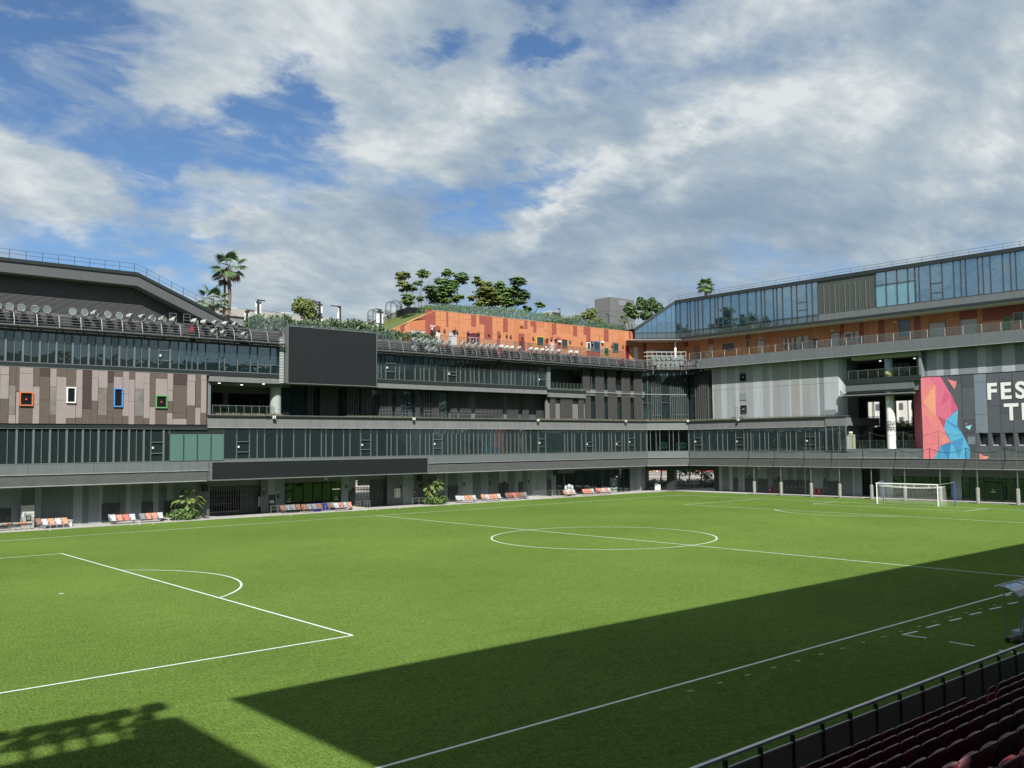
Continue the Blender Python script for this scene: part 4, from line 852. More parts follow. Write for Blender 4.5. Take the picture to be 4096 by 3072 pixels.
row2 = [('e', x, y) for x, y in ((540,800),(612,803),(676,808),(747,815),(818,825),(893,830),(1046,840),(1117,850),(1184,852),(1251,858),(1316,862),(1383,867),(1446,873),(1508,880),(1560,884),(1633,887),(1757,898),(1815,902),(1876,907),(1932,911),(1980,915),(2046,918),(2172,932))]+[('g', 350, 800), ('g', 405, 805)]
for i, (k, x, y) in enumerate(row2):
    s, z = PN.hit(*Z(k, x, y), .2); flood(PN.P(s, .25, z-.55), .15 if i < 12 else random.uniform(.5, 1.2), f'round floodlight on the catwalk before the orange wall, {ordn(i)} from the scoreboard', 'floodlights on the right catwalk', tilt=random.uniform(.0,.3))
for i, (x, y) in enumerate(((532,882),(677,888),(742,895))):
    s, z = PN.hit(*Z('e', x, y), .9); flood(PN.P(s, .95, z-.55), .2, f'low slung floodlight below the rail near the scoreboard, {ordn(i)} of three from the left', 'floodlights on the right catwalk', tilt=.2)
rows = ((860,(1205,1255,1308,1357,1408,1462,1505)),(910,(1218,1265,1310,1357,1405,1450,1497)),(957,(1262,1310,1357,1403,1450)))
for j, (y, xl) in enumerate(rows):
    for i, x in enumerate(xl):
        s, z = PC.hit(*Z('g', x, y), .8); flood(PC.P(s, .8, z-.55*.95), PC.rot+random.uniform(-.3,.3), f'floodlight in the {("top","middle","bottom")[j]} row of the corner cluster, {ordn(i)} from the left', 'floodlight cluster at the corner', tilt=random.uniform(0,.2), sc=.95)
# life buoy / red reel boxes on the rails
for i, (k, x, y) in enumerate((('a',1993,930),('e',1425,938),('g',887,898))):
    s, z = PN.hit(*Z(k, x, y), .1); t = thing('red_equipment_box', ('red box hung on the left catwalk, near the cluster of low floodlights','red box hung on the right catwalk below the orange wall','red box hung on the catwalk close to the inner corner')[i], 'equipment box', tuple(PN.P(s, .1, z-.5)))
    CR = mat('case_red', (.30,.02,.03), .5); pbox(PN, 'case', CR, s-.2, s+.2, .0, .3, z-.25, z+.3, t); pbox(PN, 'lid', CR, s-.14, s+.14, .02, .28, z+.32, z+.42, t); pbox(PN, 'base', SPK, s-.25, s+.25, .02, .28, z-.7, z-.32, t)
for i, (x0, x1, y0, y1) in enumerate(((1765,1835,760,850),(1912,1982,770,860))):
    s0, s1, z1, z0 = PN.S('a', x0, y0), PN.S('a', x1, y0), PN.H('a', x0, y0), PN.H('a', x0, y1); t = thing('ladder_hoop', ('pale steel access hoop over the left catwalk, the left of a pair','pale steel access hoop over the left catwalk, the right of a pair')[i], 'access hoop', tuple(PN.P(s0, 0, z0)))
    for ss in (s0, s1): mb = MB(); mb.tube(PN.P(ss, 0, z0), PN.P(ss, 0, z1), .03, n=5); mb.build('post', FRAME, t)
    mb = MB(); 
    for f_ in (0, .35, .7): mb.tube(PN.P(s0, 0, z1-(z1-z0)*f_), PN.P(s1, 0, z1-(z1-z0)*f_), .03, n=5)
    mb.build('rail', FRAME, t)

# =================================================================== ORANGE ROOFTOP BUILDING
PO = Plane((0, 47), (1, 0))
OTOP = 25.67; OB = 19.9
ob = thing('orange_building', 'long orange and rust panelled rooftop building with a planted roof', 'building', (40, 47, 19.9))
xa, zl = PO.hit(*Z('e', 280, 705)); xb = PO.S('e', 755, 508); xz = 78
pbox(PO, 'backing', GROUTO, xb, xz, -.4, -.02, OB, OTOP-.02, ob)
mb = MB(); mb.prism([(xa, OB), (xb, OB), (xb, OTOP-.02), (xa, zl)], lambda a,b,d: PO.P(a,d,b), -.4, -.02); mb.build('backing', GROUTO, ob, fix=True)
def slope(s): return OTOP if s >= xb else zl+(OTOP-zl)*(s-xa)/(xb-xa)
mb = MB(); mb.prism([(xa-.3, zl-.2), (xb, OTOP-.02), (xz, OTOP-.02), (xz, OTOP+.06), (xb-.05, OTOP+.06), (xa-.3, zl-.1)], lambda a,b,d: PO.P(a,d,b), -.5, .06); mb.build('coping', mat('coping_orange', (.52,.25,.12), .7), ob, fix=True)
SL = [(0,'T',168,360,'R'),(0,360,168,'B','P'),(168,'T',245,70,'O'),(168,70,245,222,'O'),(168,222,245,312,'R'),(247,'T',342,132,'O'),(247,132,342,'B','O'),(342,'T',372,232,'R'),(342,232,372,'B','O'),
(372,'T',468,88,'O'),(372,88,468,318,'O'),(468,'T',530,152,'O'),(468,152,527,318,'O'),(530,'T',554,200,'P'),(527,200,554,345,'O'),(512,345,554,'B','O'),(554,'T',608,158,'O'),(554,158,608,250,'O'),(554,250,608,'B','O'),
(608,'T',742,110,'O'),(608,110,742,335,'O'),(608,335,670,'B','O'),(670,510,875,'B','O'),(742,'T',822,225,'R'),(742,225,822,335,'P'),(822,'T',875,275,'O'),(822,275,875,335,'O'),(875,'T',952,190,'R'),(875,190,952,338,'O'),(875,338,952,'B','O'),
(952,'T',1083,432,'R'),(952,432,1083,'B','O'),(1083,'T',1158,355,'O'),(1083,355,1158,'B','O'),(1158,'T',1208,162,'O'),(1158,162,1208,305,'O'),(1158,305,1208,'B','R'),(1208,'T',1258,222,'O'),(1208,222,1258,'B','O'),
(1258,'T',1332,318,'R'),(1258,318,1332,'B','O'),(1332,'T',1384,182,'O'),(1332,182,1384,'B','O'),(1384,'T',1432,285,'O'),(1384,285,1432,425,'O'),(1384,425,1432,'B','O'),(1432,'T',1503,'B','P'),
(1503,'T',1600,200,'O'),(1503,200,1600,342,'O'),(1503,342,1600,455,'R'),(1600,'T',1648,265,'R'),(1600,265,1648,'B','O'),(1648,'T',1698,350,'O'),(1648,350,1698,490,'P'),(1648,490,1698,'B','Q'),(1698,'T',1745,220,'R'),(1698,220,1745,'B','O'),
(1745,'T',1790,322,'R'),(1745,322,1790,455,'O'),(1745,455,1790,'B','O'),(1790,'T',1910,235,'P'),(1790,235,1910,385,'O'),(1790,548,1910,'B','O'),(1910,'T',1978,295,'O'),(1910,295,1978,430,'O'),(1910,430,1978,'B','R'),
(1978,'T',2045,455,'P'),(1978,455,2018,'B','O'),(2045,'T',2112,352,'R'),(2045,352,2112,470,'O'),(2070,470,2112,'B','O'),(2112,'T',2180,262,'O'),(2112,262,2180,398,'O'),(2112,398,2180,'B','R'),(2180,'T',2295,320,'O'),(2180,320,2225,'B','O'),(2225,320,2295,'B','O')]
GLs = [(198,'T',240,560,'O'),(198,560,240,650,'O'),(200,650,242,'B','R'),(240,'T',342,600,'P'),(240,600,342,665,'O'),(246,765,312,'B','O'),(312,665,342,'B','O'),(342,'T',370,605,'O'),(342,605,370,'B','O'),(370,'T',412,637,'R'),(370,637,412,'B','O'),(412,'T',480,583,'O'),(412,583,480,'B','O'),
(480,'T',550,620,'R'),(508,620,550,692,'R'),(480,620,508,'B','O'),(508,785,578,'B','R'),(550,'T',578,692,'O'),(578,'T',645,625,'O'),(578,625,645,690,'O'),(580,795,650,'B','R'),(645,'T',690,635,'O'),(650,635,690,'B','O'),(690,'T',738,695,'R'),(690,695,738,757,'O'),(690,835,738,'B','O'),
(738,'T',778,615,'O'),(738,615,778,'B','O'),(778,'T',842,705,'O'),(782,805,842,'B','O'),(842,'T',910,'B','P'),(910,'T',948,662,'O'),(910,662,948,740,'O'),(948,'T',972,700,'R'),(948,700,988,'B','O'),(972,'T',1005,700,'P'),(988,700,1050,745,'O'),(1005,'T',1050,700,'O'),(1050,'T',1100,700,'O'),(1050,700,1100,'B','O')]
def orange_panel(pl, k, x0, y0, x1, y1, c, parent, top, bot, th=.0):
    ym = (500 if y0 == 'T' or y1 == 'B' else (y0+y1)/2) if k == 's' else 700
    s0, s1, xm = pl.S(k, x0, ym), pl.S(k, x1, ym), (x0+x1)/2
    z1 = top if y0 == 'T' else pl.H(k, xm, y0); z0 = bot if y1 == 'B' else pl.H(k, xm, y1)
    if z1-z0 < .1: return
    pbox(pl, 'cladding_panel', OR[c], s0+.014, s1-.014, -.02, .04+random.uniform(-.004,.004), z0+.014, z1-.014, parent)
for q in SL: orange_panel(PO, 's', *q[:4], q[4], ob, OTOP, OB)
for q in GLs: orange_panel(PO, 'g', *q[:4], q[4], ob, OTOP, OB)
s = PO.S('g', 1102, 700); 
while s < xz-1:
    w = random.uniform(.8, 1.6); zc = random.uniform(22.5, 24.5); pbox(PO, 'cladding_panel', OR[random.choice('OOPR')], s+.014, s+w-.014, -.02, .04, zc+.014, OTOP-.014, ob); pbox(PO, 'cladding_panel', OR['O'], s+.014, s+w-.014, -.02, .04, OB, zc-.014, ob); s += w
for poly, c in (([(655,508),(755,508),(755,745),(655,745)],'R'),([(500,595),(655,595),(655,705),(500,705)],'P'),([(580,592),(652,540),(652,592)],'R'),([(437,655),(497,612),(497,'B'),(437,'B')],'O'),([(390,660),(435,660),(435,705),(390,705)],'R'),([(285,705),(388,650),(388,'B'),(285,'B')],'O'),([(390,708),(435,708),(435,'B'),(390,'B')],'O'),([(500,708),(655,708),(655,'B'),(500,'B')],'O')):
    pts = []
    for x, y in poly:
        s_, z_ = (PO.S('e', x, 650), OB) if y == 'B' else PO.hit(*Z('e', x, y)); pts.append((s_, min(z_, slope(s_)-.02)))
    mb = MB(); mb.prism(pts, lambda a,b,d: PO.P(a,d,b), -.02, .035); mb.build('cladding_panel', OR[c], ob, fix=True)
# doors, posters and windows of the orange wall
def flat(pl, k, x0, y0, x1, y1, name, m, parent, off=.0, th=.06, bot=None, fr=None, fw=.08, ymid=None):
    ym = ymid or (y0+(y1 if y1 != 'B' else y0+60))/2; s0, s1 = pl.S(k, x0, ym), pl.S(k, x1, ym); z1 = pl.H(k, (x0+x1)/2, y0); z0 = bot if y1 == 'B' else pl.H(k, (x0+x1)/2, y1)
    mb = MB(); mb.pb(pl, s0, s1, off-.1, off+th, z0, z1); o = mb.build(name, m, parent)
    if fr:
        mb = MB()
        for a, b, c, d in ((s0-fw,s0,z0,z1+fw),(s1,s1+fw,z0,z1+fw),(s0,s1,z1,z1+fw)): mb.pb(pl, a, b, off-.1, off+th+.06, c, d)
        mb.build('frame', fr, o)
    if name.startswith('door') or name.endswith('door'):
        mb = MB(); mb.pb(pl, s1-.22, s1-.15, off+th, off+th+.05, z0+.95, z0+1.35); mb.build('door_handle', SPK, o)
    return o, (s0, s1, z0, z1)
DGY = mat('door_grey', (.42,.40,.38), .6); DGY2 = mat('door_pale', (.55,.54,.53), .6)
flat(PO, 'e', 502, 712, 652, 'B', 'garage_door', DGY, ob, bot=OB, fr=None, ymid=720)
flat(PO, 's', 170, 315, 243, 'B', 'door', DGY2, ob, bot=OB); flat(PO, 's', 378, 322, 508, 390, 'door_header', DGY, ob)
for a, b in ((378,440),(444,508)): flat(PO, 's', a, 392, b, 'B', 'door_leaf', DGY2, ob, bot=OB)
flat(PO, 's', 2018, 500, 2070, 'B', 'door', DGY2, ob, bot=OB); flat(PO, 's', 2018, 466, 2070, 498, 'door_header', DGY, ob)
flat(PO, 's', 1520, 465, 1590, 'B', 'door', mat('door_dark_red', (.06,.02,.02), .5), ob, bot=OB, fr=RED, fw=.12); flat(PO, 'g', 916, 745, 944, 'B', 'door', MAT['door_dark_red'], ob, bot=OB, fr=RED, fw=.14)
flat(PO, 'g', 992, 752, 1044, 'B', 'door', DGY2, ob, bot=OB, fr=ORG, fw=.10)
for x0, y0, x1, y1, fm, k in ((1790,385,1912,548,YEL,'s'),(246,665,312,765,ORG,'g'),(512,700,550,785,WHITE,'g'),(580,692,650,795,BLU,'g'),(692,757,738,835,GRN,'g'),(782,708,842,805,FASC,'g')):
    window(PO, k, x0, y0, x1, y1, fm, ob, .04, fw=.11, proud=.02, gm=mat('pane_green_dark', (.03,.055,.05), .15, var=.2, spec=.6))
# purple poster with a few pale strokes
PUR = mat('poster_purple', (.085,.015,.03), .6, var=.25, scale=2)
po, (a, b, c, d) = flat(PO, 's', 670, 345, 873, 508, 'poster', PUR, ob)
mb = MB(); mb.pb(PO, a+.2, b-.2, .06, .068, c+(d-c)*.62, c+(d-c)*.66); mb.pb(PO, a+.5, a+.6, .06, .068, c+.2, c+(d-c)*.6); mb.pb(PO, b-.6, b-.5, .06, .068, c+.2, c+(d-c)*.6); mb.pb(PO, (a+b)/2-.1, (a+b)/2+.1, .06, .068, c+.3, c+.5); mb.build('poster_strokes', mat('poster_pale', (.5,.38,.38), .6), po)
lv, (a, b, c, d) = flat(PO, 's', 1515, 215, 1588, 258, 'wall_louvre', OR['P'], ob, th=.05)
mb = MB(); 
for i in range(5): mb.pb(PO, a+.05, b-.05, .05, .08, c+(d-c)*(i+.3)/5, c+(d-c)*(i+.55)/5)
mb.build('louvre_blade', GROUTO, lv)
flat(PO, 's', 1928, 540, 1960, 568, 'small_notice', WHITE, ob); flat(PO, 'e', 452, 700, 497, 725, 'small_notice', mat('notice_pink', (.6,.2,.16), .6), ob)
for k, lst in (('s', ((212,275),(300,285),(505,310),(685,315),(852,330),(1018,345),(1190,360),(1302,368),(1366,382),(1553,392),(1728,410),(1952,432),(2022,420),(2088,445),(2152,465))),('g',((92,675),(137,668),(180,680),(222,690),(332,690),(452,705),(567,710),(768,735),(882,742),(965,738)))):
    for i, (x, y) in enumerate(lst):
        s, z = PO.hit(*Z(k, x, y)); t = thing('wall_lamp', '', 'wall lamp', tuple(PO.P(s, .05, z)), 'down lights on the orange wall')
        t['label'] = f'small dark down light on the sunlit orange wall, {ordn((0 if k=="s" else 15)+i)} from the left'
        mb = MB(); mb.pb(PO, s-.11, s+.11, .05, .32, z-.12, z+.16); mb.build('lamp_body', mat('lamp_bronze', (.22,.11,.08), .5), t)
        mb = MB(); mb.pb(PO, s-.05, s+.05, .05, .2, z-.3, z-.12); mb.build('lamp_lens', SPK, t)
s, z = PO.hit(*Z('s', 97, 220)); mb = MB(); mb.pb(PO, s-.4, s+.4, .3, .4, z-.06, z+.04); mb.pb(PO, s-.1, s+.1, .05, .3, z-.5, z-.1); lm = thing('projector', 'white armed lamp on the rust red panel at the left end of the orange wall', 'wall lamp', tuple(PO.P(s, .1, z-.5))); mb.build('arm', WHITE, lm)
mb = MB(); mb.pb(PO, s-.35, s+.3, .3, .7, z-1.2, z-.75); mb.build('lamp_head', SPK, lm)
for k, x, y, l in (('s',455,302,'dark box over the pale double door of the orange wall'),('g',668,700,'white camera with arm right of the blue framed window'),('s',2152,468,'pink box lamp left of the orange framed window')):
    s, z = PO.hit(*Z(k, x, y)); t = thing('wall_fitting', l, 'wall fitting', tuple(PO.P(s, .1, z))); mb = MB(); mb.pb(PO, s-.22, s+.22, .05, .35, z-.12, z+.14); mb.build('housing', SPK if k == 's' and x < 500 else WHITE, t); mb = MB(); mb.pb(PO, s-.12, s+.12, .1, .3, z-.3, z-.13); mb.build('bracket', FRAMED, t)
# roof terrace walkway railing in front of the orange wall
def glass_rail(name, lab, pl, s0, s1, off, z, h, n, pm, g=G_RAIL, cat='railing', zf=None, thin=False):
    t = thing(name, lab, cat, tuple(pl.P((s0+s1)/2, off, z)))
    zz = zf or (lambda s: z)
    for i in range(n+1):
        s = s0+(s1-s0)*i/n; mb = MB(); mb.pb(pl, s-.025, s+.025, off-.03, off+.03, zz(s), zz(s)+h); mb.build('post', pm, t)
    for i in range(n):
        a, b = s0+(s1-s0)*i/n+.04, s0+(s1-s0)*(i+1)/n-.04; mb = MB(); v = [pl.P(a, off-.008, zz(a)+.1), pl.P(b, off-.008, zz(b)+.1), pl.P(b, off-.008, zz(b)+h-.04), pl.P(a, off-.008, zz(a)+h-.04), pl.P(a, off+.008, zz(a)+.1), pl.P(b, off+.008, zz(b)+.1), pl.P(b, off+.008, zz(b)+h-.04), pl.P(a, off+.008, zz(a)+h-.04)]
        mb.add(v, [(0,1,2,3),(7,6,5,4),(0,4,5,1),(3,2,6,7),(1,5,6,2),(0,3,7,4)]); mb.build('pane', g, t)
    mb = MB(); mb.tube(pl.P(s0, off, zz(s0)+h), pl.P(s1, off, zz(s1)+h), .008 if thin else .025, n=5); mb.build('hand_rail', pm, t); return t
G_CLEAR = glass('glass_clear', (.93,.94,.92), .03, body=(.3,.3,.3), bodyfac=.03, gmax=.2)
glass_rail('walkway_railing', 'thin steel and glass railing before the sunlit orange wall', PN, PN.S('s', 245, 360, -1.5), PN.S('g', 900, 790, -1.5), -1.5, 20.6, 1.45, 22, DKMET, G_CLEAR)
pbox(PN, 'walkway_floor', CONCG, SB1-3, 74, -4.3, -.7, 19.7, 19.95, ob)
mb = MB(); mb.add([PO.P(xa-.4, -.1, zl-.1), PO.P(xb, -.1, OTOP+.02), PO.P(xb+1.5, -14, OTOP+.8), PO.P(xa-5, -14, zl+.3)], [(0,1,2,3)]); mb.build('grass_slope', mat('lawn_slope', (.075,.105,.022), .9, var=.35, scale=2.5, bump=.5, bscale=12), ob)
pbox(PO, 'roof_soil', mat('soil', (.06,.045,.03), .9), xb, xz, -24, -.45, OTOP-.35, OTOP-.02, ob)
tufts('roof_grass', PO, xa, xb, -.2, .0, zl, 10, .2, LEAFY, 'grass fringe at the foot of the green roof slope')
gs = MB()
for _ in range(3500):
    s = random.uniform(xa-.3, xb); o = -random.uniform(.1, 13); z = slope(s)+.05*abs(o)*.6-.1; h = random.uniform(.05,.18); t = random.uniform(0,3.1)
    P = PO.P(s, o, z); q = Vector((math.cos(t), math.sin(t), 0))*.06; gs.add([P-q, P+q, P+Vector((0,0,h))], [(0,1,2)])
tag(gs.build('sloping_lawn', LEAFY), 'short grass on the green roof slope left of the orange wall', 'lawn', kind='stuff')
# concrete side ramp with planted parapet behind the lawn
PR = Plane((PO.S('e', 0, 650)-1, 52), (1, 0))
cn = thing('ramp_wall', 'sloping grey concrete ramp wall behind the green roof slope', 'wall', (14, 56, 20))
PW = Plane((0, 56), (1, 0)); pts = [PW.hit(*Z('e', *q)) for q in ((20,650),(415,490),(470,462),(560,468),(612,480),(612,700),(20,720))]
mb = MB(); mb.prism(pts, lambda a,b,d: PW.P(a,d,b), -.4, 0); mb.build('wall', CONCG, cn, fix=True)
mb = MB(); mb.prism([(pts[0][0],pts[0][1]),(pts[1][0],pts[1][1]),(pts[1][0],pts[1][1]+.16),(pts[0][0],pts[0][1]+.16)], lambda a,b,d: PW.P(a,d,b), -.45, .05); mb.build('coping', CONC, cn, fix=True)
# glass rail on the roof garden edge
zr = PO.H('e', 742+20, 455)
glass_rail('roof_garden_railing', 'green tinted glass railing along the planted roof of the orange building', PO, xb-.1, PO.S('g', 930, 470), -.3, OTOP, 1.12, 30, FRAME)
glass_rail('garden_stair_railing', 'pale steel cage railing at the right end of the planted roof', Plane((0, 49.5), (1, 0)), Plane((0, 49.5), (1, 0)).S('g', 932, 500), Plane((0, 49.5), (1, 0)).S('g', 1120, 480), 0, 26.1, 1.5, 6, mat('rail_mint', (.42,.5,.47), .5))

# =================================================================== EAST BUILDING
eb = thing('east_building', 'grey stadium building behind the goal with a long glazed top storey', 'building', (64, 10, 0))
ER0, ER1 = -41.5, 46.        # s runs toward -Y
Ztop = PE.H('j', 1000, 345); 
zgt = 7.6692+(29.58-7.6692)*1.0217; zgb = 7.6692+(25.06-7.6692)*1.0217; zsp = 7.6692+(24.16-7.6692)*1.0217; zdk = 7.6692+(23.78-7.6692)*1.0217; zrf = 7.6692+(30.08-7.6692)*1.0217; zrl = 7.6692+(30.8-7.6692)*1.0217
zbt = 7.6692+(20.48-7.6692)*1.0217; zbb = 7.6692+(19.05-7.6692)*1.0217
TIP = (56.8, 46.1); CRN = (61.5, 41.5)
PG = Plane(TIP, (CRN[0]-TIP[0], CRN[1]-TIP[1])); LG = math.hypot(CRN[0]-TIP[0], CRN[1]-TIP[1])
# lower bands
louvre(PE, -39.6, ER1, eb); louvre(PC, 0, LC, eb)
split_line(PE, 'fascia_panel', FASC2, -39.3, ER1, -.25, 0, 5.36, 6.31, eb, 16, .012); split_line(PC, 'fascia_panel', FASC2, .02, LC-.02, -.25, 0, 5.38, 6.33, eb, 10)
pbox(PE, 'drip_edge', SILL, -39.3, ER1, -.2, .05, 5.31, 5.36, eb); pbox(PC, 'drip_edge', SILL, 0, LC, -.2, .05, 5.33, 5.38, eb)
s_end = PE.S('k', 1768, 1020); s_col = PE.S('k', 1515, 1020)
pbox(PE, 'fascia_panel', FASC, -39.35, s_col, -.3, 0, 9.76, 10.85, eb); pbox(PE, 'fascia_panel', FASC, s_col, s_end, -.3, .12, 9.76, 10.95, eb); pbox(PE, 'metal_band', BAND, -39.4, s_end, -.3, .16, 10.85, 11.1, eb); pbox(PE, 'drip_edge', SILL, -39.4, s_end, -.2, .05, 9.70, 9.76, eb); pbox(PE, 'coping', CONCG, -39.4, s_end, -1.4, .1, 11.1, 11.15, eb)
pbox(PC, 'fascia_panel', FASC, .02, LC-.02, -.3, 0, 9.78, 10.92, eb); pbox(PC, 'metal_band', BAND, 0, LC, -.3, .16, 10.92, 11.1, eb); pbox(PC, 'drip_edge', SILL, 0, LC, -.2, .04, 9.72, 9.78, eb); pbox(PC, 'coping', CONCG, -.3, LC+.3, -2.2, .1, 11.1, 11.15, eb)
tufts('terrace_grass', PE, -39.3, s_end-3, -1.3, .0, 11.13, 2400, .2, DRYG, 'dry grass strip on the ledge below the pale east wall')
for pl, a, b in ((PE, -39.6, ER1), (PC, -2, LC+2)):
    pbox(pl, 'floor_slab', INTL, a, b, -9, -.33, 5.3, 6.2, eb); pbox(pl, 'floor_slab', INTL, a, (b if pl is PC else s_end), -9, -.34, 9.8, 10.9, eb); pbox(pl, 'floor_slab', INTL, a, b, -9, -.65, 4.2, 5.28, eb)
pbox(PE, 'interior_wall', INTL, -45, s_end, -7.2, -7, 6.2, 9.8, eb); pbox(PC, 'interior_wall', INTL, -4, LC+4, -7.2, -7, 6.2, 9.8, eb)
g2 = thing('window_band', 'lower glazed window band of the east building left of the open concourse', 'window band', (61.5, 25, 6.3))
c2 = [PE.S('h', x, 450) for x in (795,850,930,1007,1092,1145,1195,1282,1368,1405,1440,1530,1585,1622,1718,1812,1850,1910,2008,2110,2152)]+[PE.S('k', x, 1250) for x in (1440,1522)]
curtain(PE, [-39.38]+c2, 6.34, 9.7, g2, G_DARK, wide=(.06,), head=.7)
curtain(PE, [PE.S('k', x, 1250) for x in (1525,1605,1690,1768)], 6.34, 9.7, g2, G_DARK, wide=(.16,.07,.07), head=.0, off=.08)
transoms(PE, 'h', [(850,930,(395,470)),(1282,1368,(393,470)),(2008,2110,(383,467))], g2)
g3 = thing('window_band', 'short glazed window band across the cut corner above the gateway', 'window band', (58.6, 41, 6.3))
curtain(PC, [.02]+[PC.S('w', x, 250) for x in (1415,1505,1567,1718,1782,1870)]+[LC-.02], 6.36, 9.7, g3, G_SEE, wide=(.07,), head=.55)
MINT = mat('booth_mint', (.50,.78,.68), .6, var=.05)
for x0, x1, l in ((1520,1690,'left'),(1828,2000,'right')):
    s0, s1 = PC.S('w', x0, 350, -1.3), PC.S('w', x1, 350, -1.3); za, zb_, zt_ = 6.3, PC.H('w', x0, 292, -1.3), PC.H('w', (x0+x1)/2, 270, -1.3)
    t = thing('indoor_booth', f'pale green gabled booth behind the corner glass, the {l} of two', 'booth', tuple(PC.P((s0+s1)/2, -1.3, 6.25)))
    w = s1-s0; zc_ = PC.H('w', x0, 388, -1.3)
    mb = MB(); mb.prism([(s0,za),(s0+w*.36,za),(s0+w*.36,zc_-.1),(s0+w*.42,zc_),(s1,zc_),(s1,zb_),(s0+w*.6,zt_),(s0,zb_)], lambda a,b,d: PC.P(a,d,b), -1.35, -1.28); mb.build('panel', MINT, t, fix=True)
    mb = MB(); mb.pb(PC, s0+w*.1, s0+w*.36, -1.28, -1.24, zb_-.5, zb_-.02); mb.pb(PC, s0+w*.2, s0+w*.24, -1.28, -1.24, za, zb_-.5); mb.pb(PC, s0+w*.5, s0+w*.8, -1.28, -1.27, zc_+.55, zc_+.68); mb.build('print', SPK, t)
pale = mat('white_furniture', (.5,.5,.48), .6)
for pl, k, pts in ((PN,'w',((555,345),(605,345),(690,325),(820,365),(970,362),(1035,357),(10,378),(1135,388))),(PN,'d',((838,790),(900,780),(1000,798),(1060,798),(1130,795),(1180,765),(1215,770),(1510,760),(1660,765),(1775,770),(2005,768))),(PE,'k',((248,1255),(300,1255),(350,1265),(650,1300),(740,1330),(655,1350)))):
    for i, (x, y) in enumerate(pts):
        s, z = pl.hit(*Z(k, x, y), -1.2); P = pl.P(s, -1.2, 6.22); t = thing('indoor_equipment', f'small white piece of equipment seen through the {"east" if pl is PE else "far" if k == "w" else "near"} glass band, {ordn(i)} of its row', 'equipment', tuple(P), 'things seen through the glass')
        mb = MB(); mb.pb(pl, s-.22, s+.22, -1.4, -1.0, z-.12, z+.08); mb.build('top', pale, t); mb = MB(); mb.pb(pl, s-.03, s+.03, -1.25, -1.15, 6.2, z-.12); mb.build('leg', pale, t)
# --- ground wall east
OGE = -3.0
ge = thing('ground_wall_east', 'shaded grey ground storey wall behind the goal', 'wall', (64.5, 10, 0))
cutE = [PE.S('y', x, 250, OGE) for x in (-90,-45,60,118,185,270,292,485,620,715,860,920,1000,1060,1170,1195,1290,1455,1535,1690,1880,1915,2015)]
stripes(PE, cutE, [WC_,WB,WC_,WB,WA,WC_,WB,WA,WB,WB,WA,WB,WA,WB,WC_,WB,WA,WB,WA,WB,WC_,WA], 0, 4.25, OGE, ge)
cutE = [PE.S('m', x, 450, OGE) for x in (705,780,840)]; stripes(PE, cutE, [WA, WC_], 0, 4.25, OGE, ge)
cutE = [PE.S('m', x, 450, OGE) for x in (1445,1480,1560)]; stripes(PE, cutE, [WA, WC_], 0, 4.25, OGE, ge)
for x0, x1, yt, lab, lf in ((123,185,275,'narrow dark door nearest the corner gateway, with a push bar',1),(295,422,280,'charcoal double door left of the first net pole pad',2),(488,628,287,'charcoal double door right of the first net pole pad',2),(716,828,293,'charcoal door left of the second net pole',1),
    (872,938,300,'dark door right of the second net pole',1),(950,1003,302,'narrow dark door between the second and third net poles, left of a pair',1),(1012,1065,304,'narrow dark door between the second and third net poles, right of a pair',1),(1078,1170,306,'wide dark door between the second and third net poles',2),(1200,1272,310,'dark door left of the third net pole',1),(1455,1530,318,'dark door right of the two red hose reels',1),(1540,1692,320,'wide dark double door left of the fourth net pole',2)):
    door(PE, 'y', x0, x1, yt, OGE+.03, lab, leafs=lf)
for x, y, lab in ((365,245,'wall lamp over the double door left of the first net pole'),(788,262,'wall lamp left of the second net pole'),(1480,285,'wall lamp above the door by the red hose reels')): lamp(PE, 'y', x, y, OGE, lab)
wall_box(PE, 'y', 483, 95, 530, 135, OGE, 'junction_box', 'pale square box high on the east ground wall', 'box', MAT['box_pale'], .12, extra=MAT['box_pale'])
for x0, x1, y0, y1, lab in ((660,708,400,480,'red hose reel box between the two charcoal double doors'),(1318,1362,425,505,'red hose reel box right of the third net pole, the left of two'),(1385,1435,425,505,'red hose reel box right of the third net pole, the right of two')):
    s0, s1, z1, z0 = PE.S('y', x0, y0, OGE), PE.S('y', x1, y0, OGE), PE.H('y', x0, y0, OGE), PE.H('y', x0, y1, OGE)
    t = thing('hose_reel', lab, 'hose reel', tuple(PE.P((s0+s1)/2, OGE, z0))); pbox(PE, 'reel_cabinet', RED, s0, s1, OGE, OGE+.2, z0, z1, t)
    mb = MB(); mb.tube(PE.P((s0+s1)/2, OGE+.2, (z0+z1)/2), PE.P((s0+s1)/2, OGE+.32, (z0+z1)/2), (s1-s0)*.36, n=14); mb.build('reel', SPK, t)
    mb = MB(); mb.tube(PE.P((s0+s1)/2, OGE+.32, (z0+z1)/2), PE.P((s0+s1)/2, OGE+.36, (z0+z1)/2), (s1-s0)*.15, n=10); mb.build('hub', WHITE, t)
shop(PE, 'm', (845,950,1050,1230,1300,1445), 600, 400, 'green tinted glass shopfront directly behind the goal', off=OGE)
shop(PE, 'm', (1562,1650,1680,1790,1985,2110,2400,2900), 620, 410, 'green tinted glass shopfront right of the goal', off=OGE, doors=(3,))
pbox(PE, 'passage_wall', INT, PE.S('m', 380, 450, OGE), PE.S('m', 900, 450, OGE), -6, -5.8, 0, 4.2, ge)
